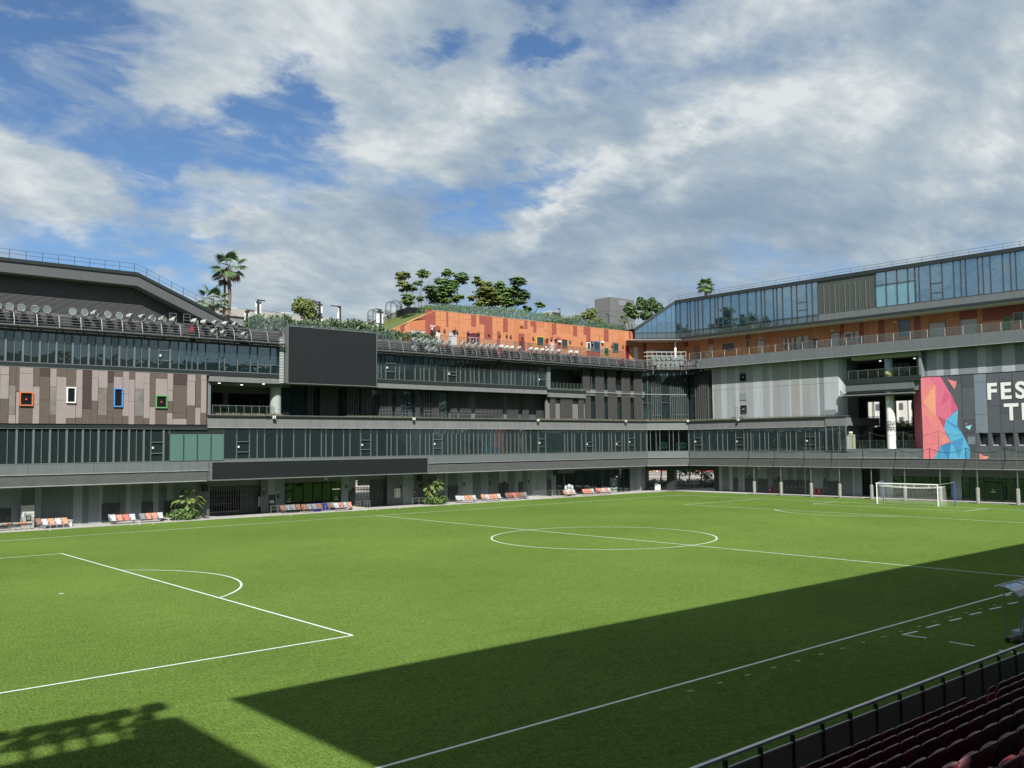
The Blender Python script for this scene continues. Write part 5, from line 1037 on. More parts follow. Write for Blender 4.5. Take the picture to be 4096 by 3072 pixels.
# --- pale east wall with painted stripes
OW = -1.4
ew = thing('striped_wall', 'pale grey striped wall of the east building, lit below a shadow line', 'wall', (63, 25, 11.1))
kx = (150,168,255,325,432,478,565,645,755,838,880,970,1080,1100,1205,1235,1340,1415,1440,1500,1675)
pe = [EL_,EW_,EL_,EM_,EL_,EW_,EM_,EL_,EM_,EL_,EW_,EM_,EL_,EW_,EL_,EW_,EM_,EL_,ED_,EL_]
cc = [PE.S('k', x, 700, OW) for x in kx]; ztw = zbb
zj = PE.H('k', 900, 590, OW)
for i in range(len(cc)-1):
    for z0, z1 in ((11.1, zj-.015), (zj+.015, ztw)): pbox(PE, 'wall_panel', pe[i], cc[i], cc[i+1]-.0, OW-.3, OW+(i % 2)*.012, z0, z1, ew)
PK = Plane(PE.P(cc[-1], OW, 0)[:2], (1, -1)); 
sk = PK.S('k', 1768, 700)
pbox(PK, 'wall_panel', EL_, 0, sk*.55, -.3, 0, 6.3, zbb, ew); pbox(PK, 'wall_panel', EM_, sk*.55, sk+.1, -.3, .006, 6.3, zbb, ew)
PK2 = Plane(PK.P(sk+.1, 0, 0)[:2], (1, 0))
pbox(PK2, 'wall_panel', ED_, 0, 3, -.3, 0, 6.3, zbb, ew)
for k, x0, y0, x1, y1 in (('k',485,433,556,527),('k',493,818,565,910)):
    w, q = window(PE, k, x0, y0, x1, y1, FRAMED, ew, OW+.02, fw=.07, proud=.06); mb = MB(); c = (q[0]+q[1])/2; z = (q[2]+q[3])/2; mb.pb(PE, c-.14, c+.14, OW+.06, OW+.07, z-.04, z+.04); mb.build('white_mark', WHITE, w)  # plain white bar across the middle of each pane
for x0, y0, x1, y1 in ((483,672,562,755),(1488,872,1642,935)):
    s0, s1, z1, z0 = PE.S('k', x0, y0, OW), PE.S('k', x1, y0, OW), PE.H('k', (x0+x1)/2, y0, OW), PE.H('k', (x0+x1)/2, y1, OW)
    pbox(PE, 'grille_backing', GROUTB, s0, s1, OW, OW+.03, z0, z1, ew)
    for i in range(10): z = z0+(z1-z0)*(i+.2)/10; pbox(PE, 'grille_blade', EL_, s0, s1, OW+.03, OW+.09, z, z+(z1-z0)*.055, ew)
for x in (438, 530):
    s = PE.S('k', x, 930, -.6); t = thing('ladder_hoop', f'dark steel hoop on the ledge before the pale wall, the {"left" if x < 500 else "right"} one', 'access hoop', tuple(PE.P(s, -.6, 11.15))); mb = MB(); mb.path([PE.P(s-.22, -.6, 11.1), PE.P(s-.22, -.6, 12.9), PE.P(s+.22, -.6, 12.9), PE.P(s+.22, -.6, 11.1)], .035, 5); mb.build('hoop', FRAMED, t)
# --- right hand striped wall with the mural box
rw = thing('striped_wall', 'blue grey striped wall above the painted hall front at right', 'wall', (63, -8, 15))
PM = PE; sA = PE.S('l', 1130, 430, OW)
stl = (1130,1230,1310,1385,1470,1690,1785,1850,1960,2105,2201); cols = [EM_,EL_,ED_,EL_,ED_,EL_,EM_,ED_,EL_,ED_]
zmt = PE.H('l', 2100, 378)
cc = [PE.S('l', x, 300, OW) for x in stl]
for i in range(len(cc)-1): pbox(PE, 'wall_panel', cols[i], cc[i], cc[i+1], OW-.3, OW+(i % 2)*.012, 11, zbb+.0, rw)
s = cc[-1]; i = 0
while s < ER1: w = 1+(i*37 % 10)*.14; pbox(PE, 'wall_panel', [EM_,EL_,ED_,EL_][i % 4], s, s+w, OW-.3, OW+(i % 2)*.012, 11, zbb, rw); s += w; i += 1
# rounded left end of the wall
Pc = PE.P(cc[0], OW, 0); 
for i in range(5):
    a0, a1 = i*18, (i+1)*18; rr_ = 2.2
    A = Vector((Pc.x+rr_*(1-math.cos(R(a0))), Pc.y+rr_*math.sin(R(a0)))); B = Vector((Pc.x+rr_*(1-math.cos(R(a1))), Pc.y+rr_*math.sin(R(a1))))
    pl = Plane(B, A-B); pbox(pl, 'wall_panel', (ED_, EM_)[i % 2], 0, (A-B).length, -.3, 0, 9, zbb, rw)
mu = thing('mural_hall_front', 'dark panelled hall front with a pink, orange and blue triangle mural and large white letters', 'building front', (61.5, -8, 5.3))
zm0, zm1 = 5.36, zmt; sM = PE.S('q', 160, 800)
pbox(PE, 'hall_body', WB, sM+.5, ER1, -1.39, -1.12, zm0, zm1-.02, mu)
# top trim
pbox(PE, 'top_trim', BAND, sM, ER1, -1.4, .03, zm1, zm1+.07, mu)
D1 = mat('panel_slate', (.083,.092,.108), .6, var=.06, streak=.1); D2 = mat('panel_slate_dark', (.066,.073,.086), .6, var=.06, streak=.1); D3 = mat('panel_slate_light', (.165,.20,.25), .6, var=.06, streak=.1)
JN = .014
colsq = [(150,625,[(100,'1'),(1480,'')]),(625,828,[(90,'2'),(220,'1'),(752,'1'),(1480,'')]),(832,1035,[(75,'2'),(287,'1'),(825,'2'),(1045,'2'),(1480,'')]),(1037,1245,[(68,'3'),(200,'3'),(740,'3'),(1045,'x'),(1255,'1'),(1480,'')]),
 (1247,1455,[(55,'1'),(600,'1'),(1045,'x'),(1255,'1'),(1480,'')]),(1457,1672,[(40,'1'),(182,'2'),(730,'1'),(1042,'x'),(1255,'2'),(1480,'')]),(1675,1885,[(25,'1'),(250,'2'),(800,'1'),(1040,'x'),(1255,'1'),(1480,'')])]
dm = {'1':D1,'2':D2,'3':D3}
for x0, x1, rows_ in colsq:
    s0, s1 = PE.S('q', x0, 700), PE.S('q', x1, 700)
    for i in range(len(rows_)-1):
        c = rows_[i][1]; z1 = zm1 if i == 0 else PE.H('q', (x0+x1)/2, rows_[i][0]); z0 = zm0 if i == len(rows_)-2 else PE.H('q', (x0+x1)/2, rows_[i+1][0])
        if c == 'x':
            pbox(PE, 'wall_panel', D1, s0+JN, s0+.35, -1.1, 0, z0+JN, z1-JN, mu); mb = MB(); q0, q1 = s0+.35, s1-.1; mb.pb(PE, q0, q1, -1.1, -1.05, z0, z1); mb.pb(PE, q1, q1+.1, -1.1, 0, z0, z1); mb.pb(PE, q0, q1, -1.1, -.02, z0-.05, z0); mb.pb(PE, q0, q1, -1.1, -.02, z1, z1+.05); mb.build('recess', D2, mu)
            mb = MB(); mb.pb(PE, q0+.1, q1-.3, -.7, -.66, z0, z0+(z1-z0)*.7); mb.build('recess_board', D1, mu); mb = MB(); mb.pb(PE, q0+.05, q0+.7, -.5, -.2, z0+.02, z0+.1); mb.build('roof_drain', WHITE, mu)
        else: pbox(PE, 'wall_panel', dm[c], s0+JN, s1-JN, -.3, 0, z0+JN, z1-JN, mu)
sR = PE.S('q', 1885, 700)
s = sR; i = 0
while s < ER1: 
    for z0, z1 in ((zm0, 6.7), (6.7, 11+(i % 3)), (11+(i % 3), zm1)): pbox(PE, 'wall_panel', (D1,D2,D1,D3)[i % 4], s+JN, s+2.2-JN, -.06, 0, z0+JN, z1-JN, mu)
    s += 2.2; i += 1
# pivot: the dark box body is set back where the recess windows are
SX0, SX1 = PE.S('q', 915, 1100), PE.S('q', 1035, 1100); pbox(PE, 'wall_hatch', D3, SX0, SX1, 0, .03, PE.H('q', 980, 1235), PE.H('q', 980, 1105), mu)
# mural: flat painted facets on the wall, 3-6 mm proud
MC = {k: mat('mural_'+k, c, .6, var=.06, streak=.08) for k, c in dict(pink=(.72,.20,.235), rose=(.64,.15,.25), magenta=(.58,.105,.21), salmon=(.74,.25,.22), orange=(.76,.34,.215), coral=(.74,.22,.225), plum=(.42,.085,.12), blue=(.075,.33,.58), azure=(.105,.42,.66), deep=(.05,.22,.47), mid=(.07,.28,.53), pale=(.30,.62,.75)).items()}
def facet(pts, c, j=[0]):
    j[0] += 1; P2 = [PE.hit(*Z('q', *p)) for p in pts]; mb = MB(); d = .004+.0016*(j[0] % 5)
    P2 = [(a, min(max(b, zm0), zm1)) for a, b in P2]; mb.prism(P2, lambda a,b,dd: PE.P(a,dd,b), .0005, d); mb.build('mural_facet', MC[c], mu, fix=True)
FA = [([(140,115),(270,112),(370,235),(245,262),(142,290)],'pink'),([(270,112),(465,112),(520,215),(375,240)],'rose'),([(142,290),(245,262),(370,240),(175,530),(150,520)],'coral'),([(375,240),(385,760),(265,640),(175,530)],'orange'),
([(375,240),(520,215),(640,430),(440,640),(400,700)],'rose'),([(520,215),(465,112),(700,500),(640,430)],'magenta'),([(640,430),(755,640),(645,750),(640,600)],'magenta'),([(440,640),(640,440),(640,750),(550,830),(415,765)],'rose'),([(530,345),(640,430),(440,640),(480,560)],'magenta'),
([(415,765),(550,830),(525,970)],'plum'),([(150,520),(175,530),(265,640),(155,640)],'pink'),([(155,640),(265,640),(410,765),(250,770),(160,760)],'salmon'),([(160,760),(250,770),(440,1180),(175,1070)],'pink'),([(250,770),(410,765),(525,970),(555,1060),(440,1180)],'coral'),
([(555,1060),(635,1190),(465,1260),(480,1150)],'salmon'),([(175,1070),(440,1180),(465,1260),(355,1480),(230,1480)],'pink'),([(175,1070),(230,1480),(185,1480)],'coral'),([(440,1180),(555,1060),(480,1150),(465,1260)],'coral'),
([(755,655),(740,920),(550,835),(645,750)],'azure'),([(550,835),(740,920),(830,1060),(525,970)],'mid'),([(525,970),(550,850),(830,1060),(855,1110),(640,1190)],'azure'),([(640,1190),(855,1110),(780,1480),(740,1400)],'mid'),([(855,1110),(935,1270),(820,1480),(780,1480)],'azure'),([(935,1270),(958,1320),(945,1480),(820,1480)],'blue'),
([(465,1265),(640,1190),(610,1480),(580,1470)],'deep'),([(640,1195),(780,1480),(610,1480)],'azure'),([(440,1310),(465,1270),(580,1470),(590,1480),(355,1480)],'blue'),
([(580,150),(735,195),(695,320)],'coral'),([(985,908),(950,993),(872,942)],'pale'),([(878,880),(912,893),(882,908)],'salmon'),([(1115,1378),(1190,1440),(1215,1478),(1112,1480)],'coral'),([(1165,1422),(1283,1442),(1215,1478)],'orange'),([(610,90),(665,88),(645,100)],'pink')]
def under(pts, c):
    P2 = [PE.hit(*Z('q', *p)) for p in pts]; mb = MB(); mb.prism([(a, min(max(b, zm0), zm1)) for a, b in P2], lambda a,b,dd: PE.P(a,dd,b), .0005, .0022); mb.build('mural_ground', MC[c], mu, fix=True)
under([(141,118),(455,118),(630,430),(735,640),(640,745),(550,830),(525,965),(455,1255),(355,1478),(188,1478)], 'rose'); under([(750,665),(738,920),(850,1110),(930,1270),(950,1320),(940,1478),(365,1478),(465,1268),(640,1190),(530,970),(552,838)], 'azure')
for pts, c in FA: facet(pts, c)
# return wall (cut corner), its shade painted in as dark plum
PMc = Plane((PE.P(sM, 0, 0).x+2.2, PE.P(sM, 0, 0).y+2.2), (-1, -1)); Lc = 2.2*math.sqrt(2)
s0m = PMc.S('q', 30, 800)
for i in range(3):
    a, b = max(s0m, 0)+(Lc-max(s0m, 0))*i/3, max(s0m, 0)+(Lc-max(s0m, 0))*(i+1)/3; pbox(PMc, 'return_panel', (MC['plum'], MC['coral'], MC['plum'])[i] if i != 1 else MC['plum'], a, b-.01, -.2, .003*i, zm0, zm1-.1, mu)
# white letters
def meshed(o):
    me = bpy.data.meshes.new_from_object(o.evaluated_get(bpy.context.evaluated_depsgraph_get())); q = bpy.data.objects.new(o.name, me); q.location, q.rotation_euler, q.scale = o.location, o.rotation_euler, o.scale; pa, nm = o.parent, o.name
    bpy.data.objects.remove(o); q.name = nm; return link(q, pa)
def text(body, pl, k, x, y, h_m, off, parent, m, name='lettering', w=.03, spacing=1.06, sx=1.):
    cu = bpy.data.curves.new(name, 'FONT'); cu.body = body; cu.size = h_m/.70; cu.offset = w; cu.extrude = .02; cu.space_character = spacing; cu.materials.append(m)
    o = bpy.data.objects.new(name, cu); s, z = pl.hit(*Z(k, x, y)); P = pl.P(s, off, z); o.location = P-wloc(parent); o.rotation_euler = (math.pi/2, 0, pl.rot); o.scale.x = sx; return meshed(link(o, parent))
hF = PE.H('q', 1280, 225)-PE.H('q', 1280, 485)
for word, x0, yb, in (('FESTIVE ARTS', 1248, 484), ('THEATRE', 1525, 826)):
    adv = 0; st0, _ = PE.hit(*Z('q', x0, yb), .03)
    for ch in word:
        if ch == ' ': adv += hF*.45; continue
        o = text(ch, PE, 'q', x0, yb, hF, .03, mu, WHITE, name='letter', w=.085*hF/1.9, sx=.95); bb = [v.co.x for v in o.data.vertices]; lo, hi = min(bb)*.95, max(bb)*.95
        P = PE.P(st0+adv-lo, .03, 0); o.location.x, o.location.y = P.x-wloc(mu).x, P.y-wloc(mu).y; adv += hi-lo+hF*(.24 if ch not in 'T' else .19)
# --- open concourse between the two walls
cc_ = thing('concourse', 'open two level concourse between the pale wall and the mural, with a round printed column', 'open concourse', (66, 6, 5.3))
y0c = PE.S('l', 250, 1300); y1c = PE.S('l', 1030, 1300)
pbox(PE, 'floor_slab', FASC2, s_end-.1, y1c+.6, -14, .02, 5.5, 6.62, cc_); pbox(PE, 'drip_edge', SILL, s_end, y1c, -.2, .05, 5.42, 5.5, cc_)
zu0, zu1 = PE.H('l', 600, 590), PE.H('l', 600, 500)
pbox(PE, 'fascia_panel', FASC2, PE.S('l', 225, 550), PE.S('l', 985, 550), -.3, .0, PE.H('l', 600, 580), PE.H('l', 600, 500), cc_); pbox(PE, 'metal_band', BAND, PE.S('l', 220, 480), PE.S('l', 1050, 450), -.3, .1, PE.H('l', 600, 500), PE.H('l', 600, 440), cc_)
pbox(PE, 'floor_slab', INTL, PE.S('l', 225, 550), PE.S('l', 1050, 550), -14, -.3, PE.H('l', 600, 600), PE.H('l', 600, 470), cc_)
pbox(PE, 'canopy_lip', FASC, PE.S('l', 200, 620), PE.S('l', 985, 590), -.4, .5, PE.H('l', 600, 632, .5), PE.H('l', 600, 618, .5), cc_); pbox(PE, 'canopy_lip', BAND, PE.S('l', 205, 640), PE.S('l', 985, 600), -.4, .35, PE.H('l', 600, 645, .5), PE.H('l', 600, 636, .5), cc_)
pbox(PE, 'ceiling_beam', mat('beam_cream', (.30,.33,.21), .8), PE.S('l', 335, 230, -2), PE.S('l', 1075, 160, -2), -3, -.9, PE.H('l', 700, 232, -2), zbb+.1, cc_)
BZ = INT
pbox(PE, 'back_wall', BZ, -32, y1c+3, -14.4, -14, 16, 19.5, cc_)
zA, zB = PE.H('l', 600, 600), 5.5
def SS(x, y, off=-14): return PE.S('l', x, y, off)
def HH(x, y, off=-14): return PE.H('l', x, y, off)
for a, b in ((-30, SS(465,800)), (SS(602,800), SS(775,800)), (SS(962,800), y1c+8)): pbox(PE, 'back_wall', BZ, a, b, -14.4, -14, 5, 16, cc_)
for a, b in ((SS(465,800), SS(602,800)), (SS(775,800), SS(962,800))):
    pbox(PE, 'back_wall', BZ, a, b, -14.4, -14, HH(700,705), 16, cc_); pbox(PE, 'back_wall', BZ, a, b, -14.4, -14, HH(700,1040), HH(700,988), cc_)
    pbox(PE, 'back_wall', BZ, a, b, -14.4, -14, 5.5, HH(700,1130) if a > SS(700,800) else HH(700,1040), cc_)
for x0, x1 in ((540,548),): pbox(PE, 'window_bar', FRAMED, SS(x0,800), SS(x1,800), -14, -13.9, HH(500,988), HH(500,700), cc_)
pbox(PE, 'window_bar', FRAMED, SS(465,880), SS(602,880), -14, -13.9, HH(500,884), HH(500,876), cc_)
sc_ = PE.S('l', 728, 900, -1.0); mb = MB(); CP = PE.P(sc_, -1.0, 0); rc_ = abs(PE.S('l', 785, 900, -1.0)-PE.S('l', 675, 900, -1.0))/2*.82
mb.tube((CP.x, CP.y, 6.6), (CP.x, CP.y, zu0), rc_, n=28); mb.build('round_column', WHITE, cc_)
def col_ang(a): return Vector((CP.x+(rc_+.012)*math.cos(a), CP.y+(rc_+.012)*math.sin(a)))
base_a = math.atan2(CAM.y-CP.y, CAM.x-CP.x)
def colz(y): return PE.H('l', 728, y, -1.0+rc_)
def wrap(pts, m):   # pts (angle deg to the right, z)
    mb = MB(); v = []
    for a, z in pts: q = col_ang(base_a+R(a)); v.append((q.x, q.y, z))
    mb.add(v, [tuple(range(len(v)))]); mb.build('column_print', m, cc_)
wrap([(-40,colz(690)),(0,colz(650)),(0,colz(760)),(-20,colz(740))], MC['azure']); wrap([(0,colz(650)),(50,colz(640)),(55,colz(770)),(0,colz(760))], MC['blue']); wrap([(0,colz(790)),(55,colz(760)),(60,colz(870))], MC['plum'])
for word, y, st in (('STIVE',968,-52),('ARTS',1000,-50),('EATRE',1035,-48)):
    for i, ch in enumerate(word):
        a = base_a+R(st+i*24); q = col_ang(a); cu = bpy.data.curves.new('column_letter', 'FONT'); cu.body = ch; cu.size = .75; cu.offset = .012; cu.materials.append(INK); cu.align_x = 'CENTER'
        o = bpy.data.objects.new('column_letter', cu); o.location = Vector((q.x, q.y, colz(y)))-wloc(cc_); o.rotation_euler = (math.pi/2, 0, a+math.pi/2); meshed(link(o, cc_))
su = PE.S('l', 705, 330, -1.8); CQ = PE.P(su, -1.8, 0); mb = MB(); mb.tube((CQ.x, CQ.y, 15.5), (CQ.x, CQ.y, zbb), rc_*.95, n=24); mb.build('round_column', mat('column_pale_blue', (.30,.42,.46), .7, var=.25, scale=1.2), cc_, True)
mb = MB(); mb.tube((CQ.x, CQ.y, PE.H('l', 705, 425, -1)), (CQ.x, CQ.y, PE.H('l', 705, 370, -1)), rc_*.99, n=24); mb.build('column_band', mat('column_yellow', (.42,.40,.12), .7, var=.3), cc_, True)
glass_rail('gallery_railing', 'glass railing of the upper open gallery in the east building', PE, PE.S('l', 250, 430), PE.S('l', 1050, 400), -.2, PE.H('l', 600, 440), 1.1, 7, FRAME)
glass_rail('concourse_railing', 'glass and steel railing of the lower open concourse', PE, PE.S('l', 340, 1220, -1.0), PE.S('l', 985, 1220, -1.0), -1.0, 6.62, 1.1, 8, FRAMED)
for x0, x1, y0, y1 in ((0,0,0,0),):
    pass
wl = mat('gallery_glass_pale', (.20,.25,.28), .25, var=.3, scale=1.5)  # one grey blue tone for the gallery panes
for x0, x1 in ((755,800),(800,858),(865,940)): pbox(PE, 'gallery_pane', wl, SS(x0,320,-8), SS(x1,320,-8)-.1, -8.1, -8, HH(800,375,-8), HH(800,285,-8), cc_)
for x, y in ((610,260),(887,218),(990,231)):
    s, z = PE.hit(*Z('l', x, y), -5); mb = MB(); mb.tube(PE.P(s, -5, z-.05), PE.P(s, -5, z+.05), .14, n=10); mb.build('ceiling_light', MAT['lamp_white'], cc_)
lt = mat('terrace_wall_teal', (.20,.27,.29), .6)
pbox(PE, 'side_wall', ED_, y1c+.3, y1c+.6, -14, -.5, 5.5, 19.4, cc_)
t = thing('equipment_cabinet', 'tall narrow yellowish cabinet at the left side of the open concourse', 'cabinet', tuple(PE.P(PE.S('l', 300, 1150, -.3), -.3, 6.6)))
pbox(PE, 'cabinet_body', mat('cabinet_cream', (.36,.37,.28), .6), PE.S('l', 268, 1150, -.3), PE.S('l', 300, 1150, -.3), -.5, -.2, 6.62, PE.H('l', 285, 1060, -.3), t); pbox(PE, 'cabinet_body', MAT['cabinet_cream'], PE.S('l', 308, 1150, -.3), PE.S('l', 328, 1150, -.3), -.5, -.2, 6.62, PE.H('l', 285, 1075, -.3), t); pbox(PE, 'camera_dome', WHITE, PE.S('l', 272, 1045, -.3), PE.S('l', 298, 1045, -.3), -.45, -.15, PE.H('l', 285, 1060, -.3), PE.H('l', 285, 1040, -.3), t)
# --- balcony with orange wall
bal = thing('balcony_wall', 'shaded orange panelled balcony wall under the glazed top storey', 'balcony', (64, 10, 19))
split_line(PE, 'fascia_panel', FASC2, -37.6, ER1, -.3, 0, zbb, zbt, bal, 60); pbox(PE, 'drip_edge', SILL, -37.6, ER1, -.25, .03, zbb-.06, zbb, bal)
pbox(PE, 'balcony_floor', CONCG, -42, ER1, -3.2, -.3, zbb, zbt-.3, bal); pbox(PE, 'balcony_soffit', CONCG, -37, ER1, -14, -.31, zbb-.12, zbb-.001, bal)
OD = -2.7; ZF, ZC = zbt-.3, zdk-.02
pbox(PE, 'backing', GROUTO, -43, ER1, OD-.3, OD-.03, ZF, ZC, bal)
seg = []; s = PE.S('i', 240, 1080, OD)-3
marks = {}
def PS(k, x): return PE.S(k, x, 1100 if k == 'i' else 1000, OD)
bounds = [PS('i', x) for x in (250,350,395,480,560,655,742,790,845,912,997,1052,1140,1220,1285,1330,1388,1440,1500,1590,1650,1710,1770,1850,1912,1975,2048,2085,2150)]+[PS('j', x) for x in (75,120,190,290,330,440,490,533,590,640,690,752,860,905,1065,1130,1220,1325,1395,1470,1543,1727,1785,1860,1925,1995,2070,2130,2212)]
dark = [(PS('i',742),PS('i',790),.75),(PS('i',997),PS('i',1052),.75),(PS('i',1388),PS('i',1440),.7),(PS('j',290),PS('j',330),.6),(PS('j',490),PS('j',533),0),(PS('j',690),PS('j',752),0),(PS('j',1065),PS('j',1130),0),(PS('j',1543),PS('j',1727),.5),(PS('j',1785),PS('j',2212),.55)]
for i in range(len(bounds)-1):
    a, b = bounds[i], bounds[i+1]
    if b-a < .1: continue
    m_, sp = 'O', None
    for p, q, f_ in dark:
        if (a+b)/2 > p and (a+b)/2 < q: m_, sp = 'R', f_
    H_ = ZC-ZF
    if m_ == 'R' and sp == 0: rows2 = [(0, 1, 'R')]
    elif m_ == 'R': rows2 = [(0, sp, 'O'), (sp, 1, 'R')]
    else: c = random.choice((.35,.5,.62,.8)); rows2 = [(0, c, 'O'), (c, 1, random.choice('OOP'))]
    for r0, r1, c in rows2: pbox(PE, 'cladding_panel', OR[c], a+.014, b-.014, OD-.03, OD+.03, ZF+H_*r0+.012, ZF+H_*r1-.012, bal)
s = bounds[-1]
while s < ER1: pbox(PE, 'cladding_panel', OR[random.choice('OOPR')], s+.014, s+1.2-.014, OD-.03, OD+.03, ZF, ZC, bal); s += 1.2
def eflat(k, x0, y0, x1, y1, name, m, fr=None, fw=.07):
    ym = (y0+y1)/2; s0, s1, z1 = PE.S(k, x0, ym, OD), PE.S(k, x1, ym, OD), PE.H(k, (x0+x1)/2, y0, OD); z0 = ZF if 'door' in name else PE.H(k, (x0+x1)/2, y1, OD)
    mb = MB(); mb.pb(PE, s0, s1, OD-.03, OD+.06, z0, z1); o = mb.build(name, m, bal)
    if fr:
        mb = MB()
        for a, b, c, d in ((s0-fw,s0,z0,z1+fw),(s1,s1+fw,z0,z1+fw),(s0,s1,z1,z1+fw),(s0,s1,z0-.0,z0+.02)): mb.pb(PE, a, b, OD, OD+.11, c, d)
        mb.build('frame', fr, o)
    if 'door' in name: mb = MB(); mb.pb(PE, s1-.2, s1-.13, OD+.06, OD+.1, z0+.9, z0+1.3); mb.build('door_handle', SPK, o)
    return o, (s0, s1, z0, z1)
DR = mat('door_mauve', (.22,.13,.12), .6)
eflat('i',850,1130,910,1255,'door',DR,ORG); eflat('i',1003,1130,1050,1250,'door',DGY,ORG,.05); eflat('i',1507,1074,1588,1205,'door',DGY,mat('frame_rust',(.2,.05,.03),.6))
for a, b, y in ((1772,1802,1046),(1816,1848,1043),(1864,1894,1039),(1914,1974,1030),(1992,2048,1020)): eflat('i',a,y,b,1180,'door',DGY,MAT['frame_rust'],.05)
eflat('j',193,1078,288,1215,'door',DGY,MAT['frame_rust']); eflat('j',445,1052,492,1195,'door',DGY,MAT['frame_rust'],.04); eflat('j',1225,970,1393,1115,'garage_door',DGY,MAT['frame_rust']); eflat('j',1552,935,1725,1100,'garage_door',DGY); eflat('j',1998,915,2068,1045,'door',mat('door_green',(.06,.12,.07),.5),GRN)
for k, x0, y0, x1, y1, fm in (('i',1390,1060,1438,1213,YEL),('j',337,1073,417,1168,WHITE),('j',905,948,1017,1110,BLU),('i',2085,1058,2133,1130,FASC),('j',5,1140,52,1225,FASC)): window(PE, k, x0, y0, x1, y1, fm, bal, OD+.03, fw=.1, proud=.05, gm=mat('pane_mauve',(.05,.055,.065),.1,spec=.8))
PH = mat('photo_print', (.09,.06,.07), .5, var=.95, scale=1.6)
eflat('i',1142,1100,1273,1188,'photo_panel',PH,WHITE,.03); eflat('j',2105,866,2212,970,'photo_panel',mat('photo_green',(.10,.13,.11),.5,var=.9,scale=1.4),WHITE,.03)
POc = Plane((59.4, 47), (66-59.4, 42-47))
cp = [POc.S('i', x, 1150) for x in (350,392,440,600,640)]
for i in range(len(cp)-1): pbox(POc, 'cladding_panel', OR['OOOP'[i]], cp[i]+.014, cp[i+1]-.014, 0, .05, 19.9, ZC, bal)
w0, w1, w2, w3 = POc.S('i', 442, 1200), POc.S('i', 598, 1200), POc.H('i', 520, 1168), POc.H('i', 520, 1235); pbox(POc, 'photo_panel', PH, w0, w1, .05, .1, w3, w2, bal)
pbox(POc, 'soffit', SOFF, -3, 6, .06, 4, ZC, ZC+.04, bal)
mb = MB(); Pp = on_z(*Z('i', 654, 1240), 20.4); wp = PE.P(PE.S('i', 654, 1150, -.2), -.2, 0); mb.tube((wp.x, wp.y, zbb), (wp.x, wp.y, zdk), .17, n=12); mb.build('white_column', WHITE, bal, True)
for i, (k, x, y) in enumerate((('i',1550,1050),('i',1530,1140),('j',205,1052),('j',870,960))):
    s, z = PE.hit(*Z(k, x, y), OD+.3); mb = MB(); mb.pb(PE, s-.3, s+.3, OD+.2, OD+.4, z-.05, z+.05); mb.pb(PE, s-.02, s+.02, OD+.28, OD+.32, z, ZC); mb.build('hanging_lamp', WHITE, bal)
ps = []
glass_rail('balcony_railing', 'long glass railing with pale posts along the orange balcony', PE, PE.S('i', 795, 1220), ER1, -.12, zbt, 1.05, 38, mat('post_pale', (.42,.40,.38), .5), G_RAIL, thin=True)
# --- glazed top storey
topg = thing('glazed_top_storey', 'blue reflecting glazed top storey with a pointed left end', 'glazed storey', (62, 20, 24))
SF0 = PE.S('i', 657, 900)
OFFB = -.6
cg = [SF0]+[PE.S('i', x, 900) for x in (703,778,808,857,890,937,1017,1066,1098,1148,1235,1320,1407,1497,1550,1587,1678,1713,1773,1867,1922,2025,2083,2145)]
curtain(PE, cg, zgb, zgt, topg, G_SKY, cap=FRAMED, wide=(.07,), head=0); curtain(PE, cg, zsp, zgb-.04, topg, glass('glass_spandrel', (.1,.1,.1), .22, (.7,.8,.85), body=(.05,.07,.075), bodyfac=1.), cap=FRAMED, wide=(.07,), head=0)
GSP = MAT['glass_spandrel']
cd_ = [cg[-1]]+[PE.S('j', x, 700) for x in (120,172,235,277,340,385,450,490,560,600,660)]
for i in range(len(cd_)-1): pbox(PE, 'metal_panel', mat('panel_olive', (.055,.068,.064), .5), cd_[i]+.01, cd_[i+1]-.01, -.1, -.04, zgb, zgt, topg)
for i, c in enumerate(cd_[1:-1]): pbox(PE, 'panel_fin', mat('fin_beige', (.13,.125,.105), .5), c-(.05 if i % 2 == 0 else .02), c+(.05 if i % 2 == 0 else .02), -.04, .06, zgb, zgt-.7, topg)
ce = [cd_[-1]]+[PE.S('j', x, 600) for x in (768,882,997,1072)]
curtain(PE, ce, zgb, zgt-1.7, topg, G_SKY2, cap=FRAMED, wide=(.07,), head=0); curtain(PE, ce, zgt-1.7, zgt, topg, G_SKY, cap=FRAMED, wide=(.07,), head=0)
cf = [ce[-1]]+[PE.S('j', x, 600) for x in (1113,1232,1355,1477,1552,1603,1733,1785,1863,1995,2077,2132,2255)]
k_ = cf[-1]
while k_ < ER1: k_ += random.choice((1.9,1.2,.8)); cf.append(k_)
curtain(PE, cf, zgb, zgt, topg, G_SKY, cap=FRAMED, wide=(.07,), head=0)
for i in range(int((ER1-cg[-1])/1.9)): pbox(PE, 'spandrel_panel', FASC2, cg[-1]+i*1.9+.01, cg[-1]+(i+1)*1.9-.01, -.1, .0, zsp, zgb-.03, topg)
for k, x0, x1, ys in (('i',1925,2026,(672,755)),('j',1240,1357,(555,655))):
    a, b = PE.S(k, x0, ys[0]), PE.S(k, x1, ys[0])
    for y in ys: z = PE.H(k, (x0+x1)/2, y); pbox(PE, 'transom', FRAMED, a, b, -.09, .03, z-.04, z+.04, topg)
pbox(PE, 'metal_band', BAND, SF0, ER1, -.5, .05, zdk, zsp-.03, topg); pbox(PE, 'roof_edge', BAND, SF0, ER1, -1., .12, zgt, zrf, topg)
pbox(PE, 'soffit', SOFF, SF0, ER1, OD, -.02, zdk-.06, zdk-.001, topg)
pbox(PE, 'interior_wall', mat('interior_blue', (.05,.07,.09), .9), SF0, ER1, -6, -5.8, zdk, zgt, topg); pbox(PE, 'roof_slab', CONCG, SF0, ER1, -24, -1., zgt+.02, zrf-.05, topg)
